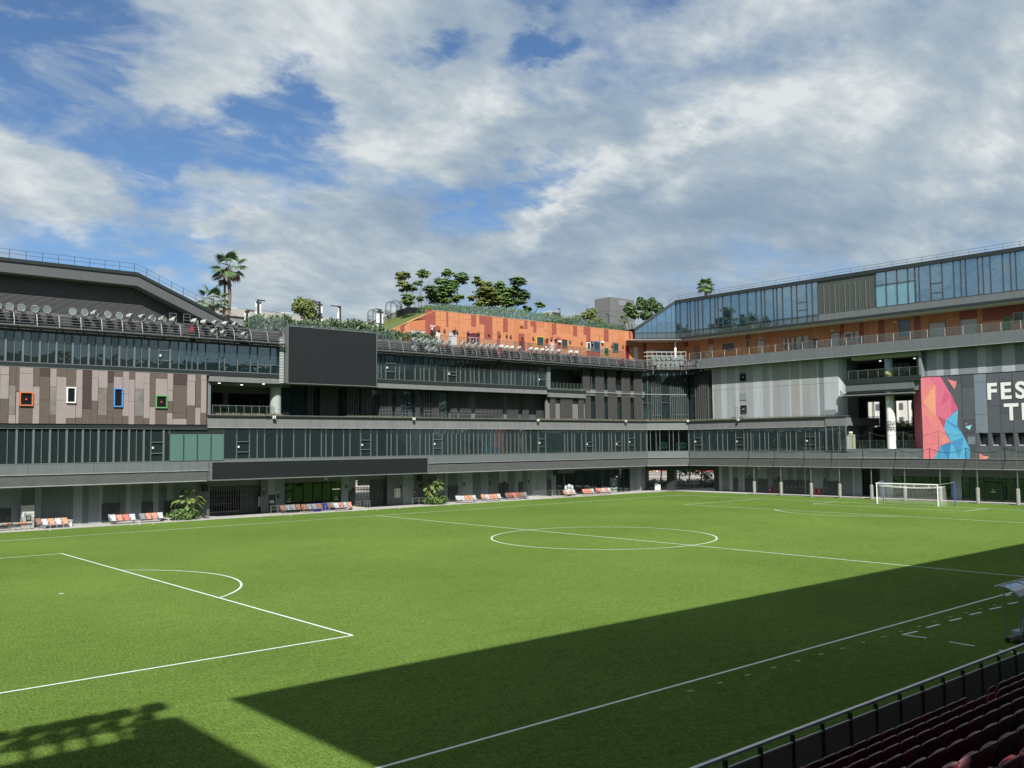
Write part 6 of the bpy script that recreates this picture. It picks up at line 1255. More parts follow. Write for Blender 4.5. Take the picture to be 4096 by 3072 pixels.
pbox(PE, 'floor_slab', INTL, SF0, ER1, -8, -.5, zdk, zsp, topg)
CURT = mat('curtain_cloth', (.32,.36,.42), .9, var=.2)
for i, c in enumerate(cf[2:14]):
    mb = MB(); n_ = 6
    for j in range(n_): a = c+.1+j*.12; mb.pb(PE, a, a+.07, -.5-.05*(j % 2), -.45, zgb, zgt-1.2)
    mb.build('curtain', CURT, topg)
# pointed end
def zt_(s): return zrf+(26.15-zrf)*(1-s/LG)
gp = lambda a,b,d: PG.P(a,d,b)
cw_ = [0.]+[PG.S('i', x, 900) for x in (313,368,408,463,560,617)]+[LG]
for i in range(len(cw_)-1):
    a, b = cw_[i], cw_[i+1]; mb = MB(); mb.prism([(a+.03, zgb), (b-.03, zgb), (b-.03, zt_(b)-.5), (a+.03, max(zt_(a)-.5, zgb+.02))], gp, -.12, -.1); mb.build('pane', G_SKY, topg, fix=True)
    pbox(PG, 'pane', GSP, a+.03, b-.03, -.12, -.1, zsp, zgb-.04, topg)
    if i: mb = MB(); mb.pb(PG, a-.035, a+.035, -.1, .03, zsp, zt_(a)-.48); mb.build('mullion', FRAMED, topg)
mb = MB(); mb.prism([(-.1, zt_(0)-.5), (LG, zt_(LG)-.5), (LG, zt_(LG)), (-.1, zt_(0))], gp, -.8, .12); mb.build('roof_edge', BAND, topg, fix=True)
pbox(PG, 'metal_band', BAND, -.05, LG, -.5, .05, zdk, zsp-.03, topg); pbox(PG, 'transom', FRAMED, 0, LG, -.1, .03, zgb-.04, zgb, topg)
# roof plane + soffit polygons closing the point
Tp, Cp = PG.P(0, 0, 0), PG.P(LG, 0, 0); Bk = Vector((72, 52, 0))
mb = MB(); mb.add([(Tp.x,Tp.y,zdk-.003),(Cp.x,Cp.y,zdk-.003),(72,Cp.y-1,zdk-.003),(72,54,zdk-.003),(Tp.x+2,54,zdk-.003)], [(0,1,2,3,4)]); mb.build('soffit', SOFF, topg)
mb = MB(); mb.add([(Tp.x,Tp.y,zt_(0)-.06),(Cp.x,Cp.y,zrf-.06),(80,Cp.y,zrf-.06),(80,54,26.1),(Tp.x+1,54,26.1)], [(0,1,2),(0,2,3,4)]); mb.build('roof_slab', CONCG, topg)
pbox(PG, 'interior_wall', MAT['interior_blue'], -.5, LG+2, -4.2, -4, zdk, 25.5, topg)
er = thing('roof_railing', 'thin wire railing along the roof of the glazed top storey', 'railing', (61.6, 10, zrf))
mb = MB()
for dz in (.72, .36): mb.tube(PE.P(SF0, -.3, zrf+dz), PE.P(ER1, -.3, zrf+dz), .02, n=4)
mb.tube(PG.P(LG, -.3, zrf+.72), PG.P(LG-1.2, -.3, zt_(LG-1.2)+.3), .02, n=4); mb.build('rail', FRAMED, er)
n_ = 44
for i in range(n_): s = SF0+.6+(ER1-SF0-.6)*i/n_; mb = MB(); mb.tube(PE.P(s, -.3, zrf), PE.P(s, -.3, zrf+.74), .022, n=4); mb.build('post', FRAMED, er)

# --- corner gateway with the street beyond
gt = thing('corner_gateway', 'wide dark gateway under the cut corner with bars and bright street beyond', 'gateway', (60, 44, 0))
GA, GB = Vector((a3, 46.4)), PE.P(PE.S('y', -90, 250, OGE), OGE, 0).to_2d()
PGt = Plane(GA, GB-GA); LGt = (GB-GA).length
pbox(PGt, 'lintel', SPK, 0, LGt, -3, -.1, 3.25, 4.25, gt)
def GS(x, y=400): return PGt.S('r', x, y, -.3)
for a, b in ((0, GS(178)),(GS(650),GS(815)),(GS(1690),LGt)): pbox(PGt, 'pier', SPK, a, b, -2.5, -.3, 0, 3.3, gt)
n_ = 60
for i in range(n_): s = GS(178)+(GS(1690)-GS(178))*i/n_; pbox(PGt, 'bar', BAND, s-.015, s+.015, -.35, -.31, 0, 3.25, gt)
for z in (1.1, 1.9, 2.6): pbox(PGt, 'cross_bar', BAND, GS(178), GS(1690), -.37, -.33, z, z+.05, gt)
pbox(PGt, 'pier', WD, GS(108), GS(175), -.2, -.05, 0, 2.1, gt)
for x, y0, y1 in ((385,508,635),(450,540,635)):
    s0, s1 = PGt.S('r', x, 570, .5), PGt.S('r', x+58, 570, .5); t = thing('standing_sign', f'white standing sign board in the gateway, the {"taller left" if x == 385 else "shorter right"} one', 'sign', tuple(PGt.P((s0+s1)/2, .5, .04)))
    pbox(PGt, 'board', WHITE, s0, s1, .48, .52, .1, PGt.H('r', x, y0, .5), t); pbox(PGt, 'foot', FRAMED, s0, s1, .35, .65, .04, .1, t)
    mb = MB(); zc2 = .6; mb.tube(PGt.P((s0+s1)/2-.12, .53, zc2), PGt.P((s0+s1)/2+.12, .53, zc2+.45), .04, n=4); mb.build('arrow_mark', SPK, t)

#PART3
# =================================================================== NEAR STAND (south side, mostly behind the camera)
def proj(P):
    d = Vector(P)-CAM; z = d.dot(FW)
    return (2048+F*d.dot(RT)/z, 1536-F*d.dot(UP)/z) if z > .1 else (-9999, -9999)
sbm = mat('stand_render', (.12,.125,.13), .85, var=.08, scale=.6)
st = thing('south_stand', 'covered near stand whose roof edge throws the long shadow on the grass', 'stand', (0, -60, 0))
HR = 25.; box('roof_slab', sbm, -43.7-.55*HR, 82, -80, -25.7-.8*HR, HR-.12, HR, st); box('roof_slab', sbm, -96, -45.6-.55*HR, -80, -27.6-.8*HR, HR-.12, HR, st); box('roof_slab', sbm, -45.6-.55*HR, -44-.55*HR, -80, -58, HR-.8, HR, st); box('side_wall', sbm, 70, 71, -72, -46, 0, HR-.8, st)
box('back_wall', sbm, -92, 75, -72, -71.6, 0, HR-.8, st)
for x in range(-50, 75, 12): mb = MB(); mb.tube((x, -69, 5), (x, -69, HR-.8), .5, n=12); mb.build('column', sbm, st)
RS, RP, Y0S, Z0S = .37, .80, -44.72, 2.5
STEP = mat('terrace_concrete', (.09,.09,.09), .9, var=.2, scale=2, bump=.2)
for k in range(-1, 22):
    y = Y0S-RP*k; zf = Z0S-.86+RS*k
    box('terrace_step', STEP, -66, 70, y-RP+.22, y+.22, zf-.6 if k >= 0 else -.1, zf, st)
box('front_wall', STEP, -66, 70, Y0S+RP+.2, Y0S+RP+.75, -.1, 1.05, st)
# front fence
FY, FZ = -43.12, 2.2
fe = thing('front_fence', 'dark mesh fence with a pale top rail before the red seats', 'fence', (-30, FY, 1.05))
RAILM = mat('rail_pale', (.62,.65,.65), .4, metal=.1, var=.08)
box('top_rail', RAILM, -60, 20, FY-.04, FY+.04, FZ-.05, FZ, fe)
FMESH = bpy.data.materials.new('fence_mesh'); FMESH.use_nodes = True
def fmesh():
    nt = FMESH.node_tree; b = nt.nodes['Principled BSDF']; b.inputs['Base Color'].default_value = (.42,.44,.43,1); b.inputs['Roughness'].default_value = .6
    gm = nt.nodes.new('ShaderNodeNewGeometry'); wv = nt.nodes.new('ShaderNodeTexWave'); wv.bands_direction = 'Z'; wv.inputs['Scale'].default_value = 14; nt.links.new(gm.outputs['Position'], wv.inputs['Vector'])
    mr = nt.nodes.new('ShaderNodeMapRange'); nt.links.new(wv.outputs['Fac'], mr.inputs[0]); mr.inputs[3].default_value = .8; mr.inputs[4].default_value = .97; nt.links.new(mr.outputs[0], b.inputs['Alpha'])
fmesh()
x = -52.; j = 0
while x < 14:
    if -47.5 < x < 4:
        box('post', SPK, x-.035, x+.035, FY-.09, FY-.03, 1.0, FZ-.05, fe)
        box('mesh_panel', FMESH, x+.05, x+1.0, FY-.07, FY-.055, 1.1, FZ-.19, fe)
        box('panel_rail', RAILM, x+.045, x+1.0, FY-.11, FY-.072, FZ-.195, FZ-.16, fe)
    x += 1.05; j += 1
# red tip-up seats
SEATR = mat('seat_maroon', (.21,.018,.026), .45, var=.2, scale=3, spec=.6); SEATD = mat('seat_faded', (.10,.035,.050), .45, var=.25, scale=3, spec=.6); SEATE = mat('seat_lit_edge', (.22,.10,.11), .35, var=.1)
def shell(mb, w, prof, th=.02, nx=8, curve=.05, round_top=0.):
    """sheet following prof [(y,z)] with width w, dished by curve; returns thick sheet"""
    n = len(prof); V = []
    for s_ in (0, 1):
        for j, (y, z) in enumerate(prof):
            for i in range(nx+1):
                u = (i/nx-.5)*2; ww = w/2*(1-round_top*max(0, (j-(n-3))/2)**2*.12)
                zz = z - round_top*.07*(abs(u)**3)*max(0, (j-(n-3))/2) ; yy = y - curve*(1-u*u) - (th if s_ else 0)
                V.append((u*ww, yy, zz))
    m = (nx+1)*n; f = []
    for s_ in (0, 1):
        for j in range(n-1):
            for i in range(nx):
                a = s_*m+j*(nx+1)+i; q = (a, a+1, a+nx+2, a+nx+1); f.append(q if s_ else q[::-1])
    rim = [j*(nx+1) for j in range(n)] + [(n-1)*(nx+1)+i for i in range(1, nx+1)] + [j*(nx+1)+nx for j in range(n-2, -1, -1)] + [i for i in range(nx-1, 0, -1)]
    for a, b in zip(rim, rim[1:]+rim[:1]): f.append((a, b, b+m, a+m))
    mb.add(V, f)
def make_seat(m):
    # spectator faces +Y (pitch); origin at the floor under the seat
    t = thing('stadium_seat', '', 'stadium seat', (0,0,0))
    mb = MB(); shell(mb, .498, [(.03,.08),(-.02,.36),(-.05,.62),(-.09,.79),(-.115,.86)], .025, 8, .03, .45); mb.build('backrest', m, t, True, True)
    mb = MB(); shell(mb, .40, [(.05,.40),(.09,.52),(.11,.66),(.10,.74)], .03, 6, .02, .6); mb.build('seat_pan', m, t, True, True)
    mb = MB(); mb.path([(-.235,-.13,.842),(-.17,-.145,.866),(0,-.155,.875),(.17,-.145,.866),(.235,-.13,.842)], .017, 5); mb.build('lit_rim', SEATE, t)  # pale rim paints in the light along the top of the backrest
    for s_ in (-1, 1): mb = MB(); mb.box(s_*.235-.015, s_*.235+.015, -.06, .1, .36, .56); mb.box(s_*.235-.012, s_*.235+.012, -.03, .03, .0, .36); mb.build('bracket', SPK, t)
    return t
protoA = make_seat(SEATR); protoB = make_seat(SEATD); usedA = usedB = False
for k in range(0, 14):
    yk = Y0S-RP*k; zf = Z0S-.86+RS*k; vis = []
    for i in range(0, 70):
        X = -50+i*.5
        if k == 0 and -36.7 < X < -35.4: continue
        if k == 1 and -38.0 < X < -37.4: continue
        px, py = proj((X, yk, zf+.75)); p2 = proj((X, yk, zf+.9))
        if (-40 < px < 4230) and p2[1] < 3110 and px > 0 and (X-CAM.x)*math.sin(YAW)+(yk-CAM.y)*math.cos(YAW) > 3: vis.append(X)
    for q, X in enumerate(vis):
        faded = random.random() < .28
        src = protoB if faded else protoA
        lab = f'{"faded" if faded else "maroon"} tip-up seat, {ordn(k)} row behind the fence, {ordn(q)} from the left'
        if (faded and not usedB) or (not faded and not usedA):
            o = src; o.location = (X, yk, zf); o['label'] = lab
            if faded: usedB = True
            else: usedA = True
        else: o = tree_copy(src, (X, yk, zf), None, lab)
        o['group'] = 'red seats of the near stand'
# floodlights and rails on the near roof corner (seen by their shadow on the grass)
ncw = thing('roof_catwalk', 'catwalk with floodlights on the near stand roof, known by its shadow on the grass', 'catwalk', (-65, -46, HR))
box('roof_slab', sbm, -46.8-.55*HR, -45.6-.55*HR, -28-.8*HR, -26.5-.8*HR, HR-.8, HR, st)
west = thing('unseen_west_block', 'added grey stadium block closing the left end of the ground, outside the photo', 'building', (-75, 0, 0)); box('body', sbm, -88, -68, -44, 41, 0, 21, west); box('window_strip', PD, -68, -67.9, -42, 39, 6.3, 9.7, west)  # unseen block, added to cut skylight on the shaded grass
XC, YC = -.55*(HR+.4), -.8*(HR+.4)
for i in range(24):
    X = -45.9-.84*i+.12*math.sin(i*5.1)+XC; mb = MB(); mb.tube((X-.45, YC-26.4, HR), (X, YC-25.2, HR+.5), .13, n=5); mb.tube((X-.5, YC-27.6, HR), (X-.3, YC-26.2, HR+.3), .12, n=5); mb.tube((X-.8, YC-26.1, HR+.1), (X-.3, YC-25.6, HR+.3), .12, n=5); mb.tube((X-.42, YC-26.0, HR), (X-.3, YC-25.7, HR+.3), .34, .3, n=10); mb.build('post', DKMET, ncw)  # low second heads added only to thicken the shadow on the grass
    mb = MB(); mb.tube((X, YC-25.4, HR+.3), (X+.1, YC-24.85, HR+.6), .46, .34, n=12); mb.build('lamp_head', MAT['flood_shell'], ncw)
for y, z in ((-26.3, .1),): mb = MB(); mb.tube((XC-45.7, YC+y, HR+z), (-96, YC+y, HR+z), .12, n=5); mb.build('rail', DKMET, ncw)

# =================================================================== DUGOUT
dg = thing('team_dugout', 'team dugout with curved clear canopy at the right edge of the photo', 'dugout', (-18.6, -38.6, 0))
DX0, DX1 = -18.6, -11.
DM = mat('dugout_frame', (.30,.33,.36), .4, metal=.5)
prof = [(-38.25, 2.06), (-38.45, 2.07), (-38.65, 2.02), (-38.85, 1.92), (-39.04, 1.74)]
def roofp(name, m, x0, x1, a, b, t=.02):
    mb = MB(); P = prof[a:b+1]; n = len(P); V = [(x, y, z+dz) for dz in (0, t) for y, z in P for x in (x0, x1)]; f = []
    for s_ in (0, 1):
        for j in range(n-1): k = s_*2*n+2*j; f.append((k, k+1, k+3, k+2))
    mb.add(V, f); return mb.build(name, m, dg)
nb2 = 5
for i in range(nb2):
    x0 = DX0+(DX1-DX0)*i/nb2+.05; x1 = DX0+(DX1-DX0)*(i+1)/nb2-.05
    roofp('canopy_pane', G_CLEAR if i % 1 else glass('canopy_clear', (.6,.68,.72), .3, (.8,.9,1), body=(.2,.25,.3), bodyfac=.25) if 'canopy_clear' not in MAT else MAT['canopy_clear'], x0, x1, 0, 2); roofp('canopy_panel', mat('canopy_white', (.60,.64,.68), .3, var=.05), x0, x1, 2, 4)
mb = MB(); mb.tube((DX0-.1, -38.23, 2.08), (DX1, -38.23, 2.08), .035, n=6); mb.build('front_rail', RAILM, dg)
for i in range(nb2+1):
    x = DX0+(DX1-DX0)*i/nb2; mb = MB(); mb.path([(x, y, z+.02) for y, z in prof], .03, 5); mb.build('rib', DM, dg)
    mb = MB(); mb.tube((x, -38.55, .1), (x, -38.5, 2.04), .022, n=5); mb.tube((x, -39.05, .25), (x, -39.04, 1.74), .022, n=5); mb.build('post', DM, dg)
mb = MB(); mb.box(DX0, DX1, -39.15, -38.5, .14, .2); mb.build('base_frame', FRAMED, dg)
for s_ in (-38.55, -39.1): mb = MB(); mb.tube((DX0-.02, s_, .09), (DX0+.05, s_, .09), .09, n=12); mb.build('wheel', SPK, dg)
mb = MB(); mb.add([(DX0, -39.06, .25), (DX1, -39.06, .25), (DX1, -39.06, 1.6), (DX0, -39.06, 1.6)], [(0,1,2,3)]); mb.build('back_pane', G_CLEAR, dg)
for i in range(8):
    x = DX0+.3+i*.6; mb = MB(); mb.box(x, x+.45, -39.0, -38.6, .3, .42); mb.box(x, x+.45, -39.05, -38.98, .42, .85); mb.build('seat', mat('dugout_seat', (.35,.42,.48), .5), dg)

# =================================================================== GOAL
go = thing('goal', 'white football goal with a hanging net and blue rear stays', 'goal', (52.5, 0, 0))
for y in (-3.72, 3.72): mb = MB(); mb.tube((52.5, y, 0), (52.5, y, 2.5), .06, n=12); mb.build('goalpost', mat('goal_white', (.85,.86,.85), .35, var=.03), go, False)
mb = MB(); mb.tube((52.5, -3.78, 2.5), (52.5, 3.78, 2.5), .06, n=12); mb.build('crossbar', MAT['goal_white'], go)
BX = 55.4
for y in (-4.4, 4.4): mb = MB(); mb.tube((BX, y, 0), (BX, y, 2.75), .06, n=10); mb.build('rear_stay', mat('stay_blue', (.03,.10,.36), .5), go)
def netz(u, v):
    """u across -3.72..3.72; v 0..1 from crossbar over the rope to the ground"""
    sag = .28*(1-(u/3.72)**2)
    top = (52.55, 2.48); rope = (54.5, 2.25-sag*.9); gnd = (54.9, .02)
    if v < .4: t = v/.4; return (top[0]+(rope[0]-top[0])*t, u, top[1]+(rope[1]-top[1])*t-.25*math.sin(math.pi*t))
    t = (v-.4)/.6; return (rope[0]+(gnd[0]-rope[0])*t, u, rope[1]*(1-t)+gnd[1]*t)
NET = mat('net_cord', (.66,.68,.66), .7, var=0)
mb = MB(); NU, NV = 42, 24; r_ = .006
for i in range(NU+1):
    u = -3.72+7.44*i/NU
    for j in range(NV): mb.tube(netz(u, j/NV), netz(u, (j+1)/NV), r_, n=3, cap=False)
for j in range(NV+1):
    for i in range(NU): mb.tube(netz(-3.72+7.44*i/NU, j/NV), netz(-3.72+7.44*(i+1)/NU, j/NV), r_, n=3, cap=False)
for y in (-3.72, 3.72):
    for j in range(9):
        z = 2.4*j/9; mb.tube((52.55, y, z), (54.4+.5*(1-z/2.4), y, z*.93), r_, n=3, cap=False)
    for j in range(9):
        x = 52.6+(54.6-52.6)*j/9; mb.tube((x, y, 0), (x, y, 2.4-(x-52.5)*.1), r_, n=3, cap=False)
o = mb.build('net', NET, go); o['kind'] = 'stuff'
mb = MB()
for y in (-1, 1): mb.path([(52.5, y*3.78, 2.5), (BX, y*4.4, 2.7)], .012, 4)
mb.path([netz(-3.72+7.44*i/12, .4) for i in range(13)], .018, 4); mb.build('net_rope', WHITE, go)
for u in (-1.8, 0, 1.7): mb = MB(); a = netz(u, .4); mb.tube(a, (a[0]+.12, a[1]+.1, a[2]+.3), .025, n=4); mb.build('net_clip', WHITE, go)

# =================================================================== BALL NET POLES behind the goal
PP = Plane((60.3, 0), (0, -1)); tops = []
bases = [('y',435),('y',830),('y',1275),('y',1695),('y',2165),('m',970),('m',1340),('m',1730),('m',2150)]
for i, (k, x) in enumerate(bases):
    s = PP.S(k, x, 500 if k == 'y' else 600); P = PP.P(s, 0, 0); zt2 = PP.H('l', 1000, 1034)+.0
    t = thing('net_pole', f'tall thin ball net pole with a padded grey foot, {ordn(i)} from the corner gateway', 'net pole', (P.x, P.y, 0), 'ball net poles behind the goal')
    mb = MB(); mb.tube((P.x, P.y, 0), (P.x, P.y, 3.7), .08, n=10); mb.tube((P.x, P.y, 3.7), (P.x, P.y, zt2), .032, n=8); mb.build('pole', mat('pole_olive', (.11,.12,.11), .5, metal=.2), t)
    mb = MB(); mb.tube((P.x, P.y, .02), (P.x, P.y, 1.85), .22, n=12); mb.tube((P.x, P.y, 1.85), (P.x, P.y, 1.93), .22, .12, n=12); mb.build('padding', mat('pad_grey', (.26,.265,.25), .8, var=.2, scale=5, bump=.4, bscale=10), t, False)
    tops.append(Vector((P.x, P.y, zt2-.05)))
cord = thing('net_cord_line', 'sagging cord strung between the tops of the net poles', 'cord', tuple(tops[0])); mb = MB()
pts = []
P9 = tops[-1]+Vector((0, -7, 0)); tt = tops+[P9]
for a, b in zip(tt, tt[1:]):
    for j in range(8): t_ = j/8; p = a.lerp(b, t_); pts.append(p-Vector((0,0,.55*4*t_*(1-t_))))
mb.path(pts, .018, 4); mb.build('upper_cord', FRAMED, cord); mb = MB(); mb.path([Vector((60.3, p.y, .12)) for p in tt], .03, 4); mb.build('lower_cord', FRAMED, cord)
bn = MB()
for a, b in zip(tt, tt[1:]):
    n = max(4, int((b-a).length/.9))
    for j in range(n+1):
        t_ = j/n; p = a.lerp(b, t_); bn.tube((60.3, p.y, .1), (60.3, p.y, p.z-2.2*t_*(1-t_)), .0035, n=3, cap=False)
    for j in range(9): z = .6+j*1.1; bn.tube((60.3, a.y, z), (60.3, b.y, z), .0035, n=3, cap=False)
o = bn.build('ball_net', FRAMED, cord); o['kind'] = 'stuff'

# =================================================================== BENCHES ON THE APRON
SC_ = {'w': mat('chair_white', (.42,.44,.46), .45, var=.12, scale=9), 'o': mat('chair_orange', (.52,.25,.14), .45, var=.12, scale=9), 's': mat('chair_salmon', (.52,.23,.17), .45, var=.1, scale=9), 'r': mat('chair_red', (.48,.15,.13), .45, var=.1, scale=9), 'g': mat('chair_grey_and_shade', (.20,.21,.23), .45, var=.12, scale=9), 'b': mat('chair_shaded_brown', (.24,.12,.09), .45, var=.12, scale=9)}  # brown, and grey in shaded rows, hold the shade in their colour
def bench(k, x0, x1, y, cols, lab, Y=43.7, tilt=0, rz=0, z=.04):
    p0, p1 = Plane((0, Y), (1, 0)).S(k, x0, y), Plane((0, Y), (1, 0)).S(k, x1, y); n = len(cols); w = (p1-p0)/n
    t = thing('bench_seats', lab, 'row of chairs', ((p0+p1)/2, Y, z), 'rows of perforated chairs along the far apron'); c = (p0+p1)/2
    for i, cc in enumerate(cols):
        a = p0+w*i; mb = MB(); pr = [(-.02,.40),(.06,.36),(.30,.38),(.42,.45),(.52,.66),(.62,.92)]; V = []
        for s_ in (0, 1):
            for (yy, zz) in pr:
                for xx in (a+.05*w, a+.95*w): V.append((xx, Y-.3+yy, z+zz-(.03 if s_ else 0)))
        m_ = 2*len(pr); f = [(2*j, 2*j+1, 2*j+3, 2*j+2) for j in range(len(pr)-1)]+[(m_+2*j, m_+2*j+2, m_+2*j+3, m_+2*j+1) for j in range(len(pr)-1)]+[(2*j, 2*j+2, m_+2*j+2, m_+2*j) for j in range(len(pr)-1)]+[(2*j+1, m_+2*j+1, m_+2*j+3, 2*j+3) for j in range(len(pr)-1)]+[(0, m_, m_+1, 1), (m_-2, m_-1, 2*m_-1, 2*m_-2)]
        mb.add(V, f); mb.build('chair_shell', SC_[cc], t, False, True)
    for i in range(n+1):
        a = p0+w*i; mb = MB(); mb.path([(a, Y+.1, z+.42), (a, Y-.15, z+.62), (a, Y-.3, z+.60), (a, Y-.3, z+.42)], .025, 4); mb.build('armrest', SPK, t)
    mb = MB(); mb.tube((p0, Y+.02, z+.33), (p1, Y+.02, z+.33), .04, n=5); mb.build('beam', FRAMED, t)
    for a in (p0+.35*w, p1-.35*w): mb = MB(); mb.path([(a, Y-.3, z+.02), (a, Y, z+.33), (a, Y+.35, z+.02)], .03, 4); mb.build('leg', STEEL, t)
    t.rotation_euler = (tilt, 0, rz); return t
bench('x', 800, 1312, 800, 'wowo', 'row of four chairs, white and orange by turns, next to the pale crate')
bench('x', 690, 800, 790, 'b', 'single orange brown chair at the left end of the white and orange row', Y=44.6)
bench('x', 250, 620, 800, 'woow', 'tipped back row of grey and orange chairs beside the water dispenser', tilt=-.75, z=.25, rz=-.1)
bench('x', -90, 240, 800, 'wwo', 'tipped back row of pale chairs at the left edge', tilt=-.8, z=.28, rz=.12)
bench('b', 1045, 1290, 1550, 'wsrw', 'row of four chairs, white outside and red inside, before the wide door')
bench('b', 1325, 1552, 1530, 'gssw', 'row of grey, two salmon and white chairs left of the big planter')
bench('b', 1030, 1100, 1530, 'gg', 'pair of dark grey chairs behind the white and red row', Y=45.0)
bench('u', 85, 390, 590, 'bggb', 'row of chairs coloured brown and grey for shade, left before the green shopfront', Y=44.6)
bench('u', 400, 700, 590, 'bggb', 'row of chairs coloured brown and grey for half shade in the middle before the green shopfront', Y=44.0)
bench('u', 785, 890, 570, 'bg', 'two chairs coloured brown and grey for shade at the right of the green shopfront', Y=44.6)
bench('u', 885, 1145, 560, 'wsws', 'sunlit row of white and salmon chairs at the right of the green shopfront')
bench('v', 600, 670, 400, 'w', 'single white chair at the left end of the orange row by the second planter', Y=44.4)
bench('v', 668, 880, 400, 'woow', 'row of white, two orange and white chairs right of the second planter')
bench('v', 945, 1005, 385, 'o', 'single orange chair left of the white and salmon row', Y=44.4)
bench('v', 1005, 1215, 380, 'wsow', 'row of white, salmon, orange and white chairs left of the dark double door')
bench('v', 1275, 1375, 350, 'bb', 'two dark chairs at the left of the red brown row', Y=44.7)
bench('v', 1375, 1570, 360, 'rbbg', 'row of shaded red brown chairs before the small wall hatch', Y=44.2)
bench('v', 2065, 2230, 320, 'owow', 'row of orange and white chairs under the white figure', Y=43.7)
bench('f', 1780, 1900, 965, 'sssw', 'row of salmon chairs before the dark shopfront, left of two')
bench('f', 1950, 2075, 950, 'swsw', 'row of salmon and white chairs before the dark shopfront, right of two')
bench('f', 1915, 1955, 962, 'r', 'single red chair between the last two rows of chairs', Y=44.3)
PX = Plane((0, 45.6), (1, 0))
def XZ(k, x, y, Y): return Plane((0, Y), (1, 0)).hit(*Z(k, x, y))
# pale crate, water dispenser, white figure
a, b, zt3 = XZ('x', 870, 700, 44.6)[0], XZ('x', 1400, 700, 44.6)[0], XZ('x', 1100, 640, 44.6)[1]
t = thing('equipment_crate', 'low pale grey crate behind the white and orange chairs', 'crate', ((a+b)/2, 44.7, .04)); box('body', mat('crate_grey', (.40,.43,.47), .6, var=.1), a+.1, b-.05, 44.6, 45.4, .04, zt3-.06, t); box('lid', mat('crate_lid', (.48,.50,.53), .6), a, b, 44.55, 45.45, zt3-.06, zt3, t); box('foot_strip', WHITE, b-.8, b-.1, 44.56, 44.6, .04, .28, t); box('blue_mark', BLU, b-1., b-.86, 44.56, 44.6, .5, .95, t)
a, b = XZ('x', 422, 600, 45.2)[0], XZ('x', 658, 600, 45.2)[0]; zt3 = XZ('x', 540, 345, 45.2)[1]
t = thing('water_dispenser', 'tall white and grey water dispenser with a dark blue drop logo against the wall', 'water dispenser', ((a+b)/2, 45.4, .04)); zm = XZ('x', 540, 570, 45.2)[1]
box('upper_panel', mat('dispenser_white', (.50,.51,.51), .5), a, b, 45.2, 45.8, zm+.02, zt3, t); box('lower_cabinet', mat('dispenser_grey', (.33,.33,.31), .6), a, b, 45.18, 45.8, .04, zm, t)
w = b-a; box('basin_recess', SPK, a+.32*w, a+.74*w, 45.14, 45.18, .75, 1.28, t); box('basin', STEEL, a+.38*w, a+.68*w, 45.1, 45.16, .85, 1.2, t)
cx, cz = a+.28*w, zt3-.9; NV_ = mat('logo_navy', (.02,.06,.14), .5); pts = [(cx+.14*math.cos(q)*(1 if math.sin(q) < 0 else 1-.75*math.sin(q)), cz+.16*math.sin(q)*(1 if math.sin(q) < 0 else 1.6)) for q in [i*math.pi/10 for i in range(20)]]
mb = MB(); mb.prism(pts, lambda p,q,d: (p, d, q), 45.185, 45.199); mb.build('drop_logo', NV_, t, fix=True); mb = MB(); mb.prism([(cx-.12,cz-.03),(cx+.02,cz+.06),(cx+.13,cz-.0),(cx+.02,cz-.02)], lambda p,q,d: (p, d, q), 45.178, 45.184); mb.build('logo_wave', WHITE, t, fix=True)
mb = MB()
for q in range(6): mb.box(a+(.43+.085*q)*w, a+(.49+.085*q)*w, 45.19, 45.2, cz+.0, cz+.12)
mb.build('logo_letter', INK, t)
mb = MB(); mb.box(a+.62*w, a+.8*w, 45.19, 45.2, cz-.38, cz-.2); mb.box(a+.5*w, a+.6*w, 45.19, 45.2, cz-.62, cz-.56); mb.box(a+.4*w, a+.95*w, 45.19, 45.2, cz-.8, cz-.76); mb.build('small_print', INK, t)
a, zf3 = XZ('v', 2130, 240, 44.8)
t = thing('white_figure', 'rounded white figure with raised arms behind the orange and white chairs', 'figure', (a, 44.8, .04))
def ell(mb, c, r, nu=12, nv=8):
    V = [(c[0], c[1], c[2]+r[2])]; 
    for j in range(1, nv):
        th = math.pi*j/nv
        for i in range(nu): ph = 2*math.pi*i/nu; V.append((c[0]+r[0]*math.sin(th)*math.cos(ph), c[1]+r[1]*math.sin(th)*math.sin(ph), c[2]+r[2]*math.cos(th)))
    V.append((c[0], c[1], c[2]-r[2])); f = [(0, 1+i, 1+(i+1)%nu) for i in range(nu)]
    for j in range(nv-2):
        for i in range(nu): p = 1+j*nu+i; q = 1+j*nu+(i+1)%nu; f.append((p, p+nu, q+nu, q))
    l = len(V)-1; f += [(l, 1+(nv-2)*nu+(i+1)%nu, 1+(nv-2)*nu+i) for i in range(nu)]; mb.add(V, f); return mb
FW_ = mat('figure_white', (.42,.44,.46), .5, var=.05)
mb = MB(); ell(mb, (a, 44.8, .62), (.42, .36, .62)); mb.build('body', FW_, t, True); mb = MB(); ell(mb, (a, 44.75, 1.38), (.36, .32, .38)); mb.build('head', FW_, t, True)
for s_ in (-1, 1): mb = MB(); ell(mb, (a+s_*.66, 44.8, 1.12), (.22, .2, .5)); mb.build('arm', FW_, t, True)
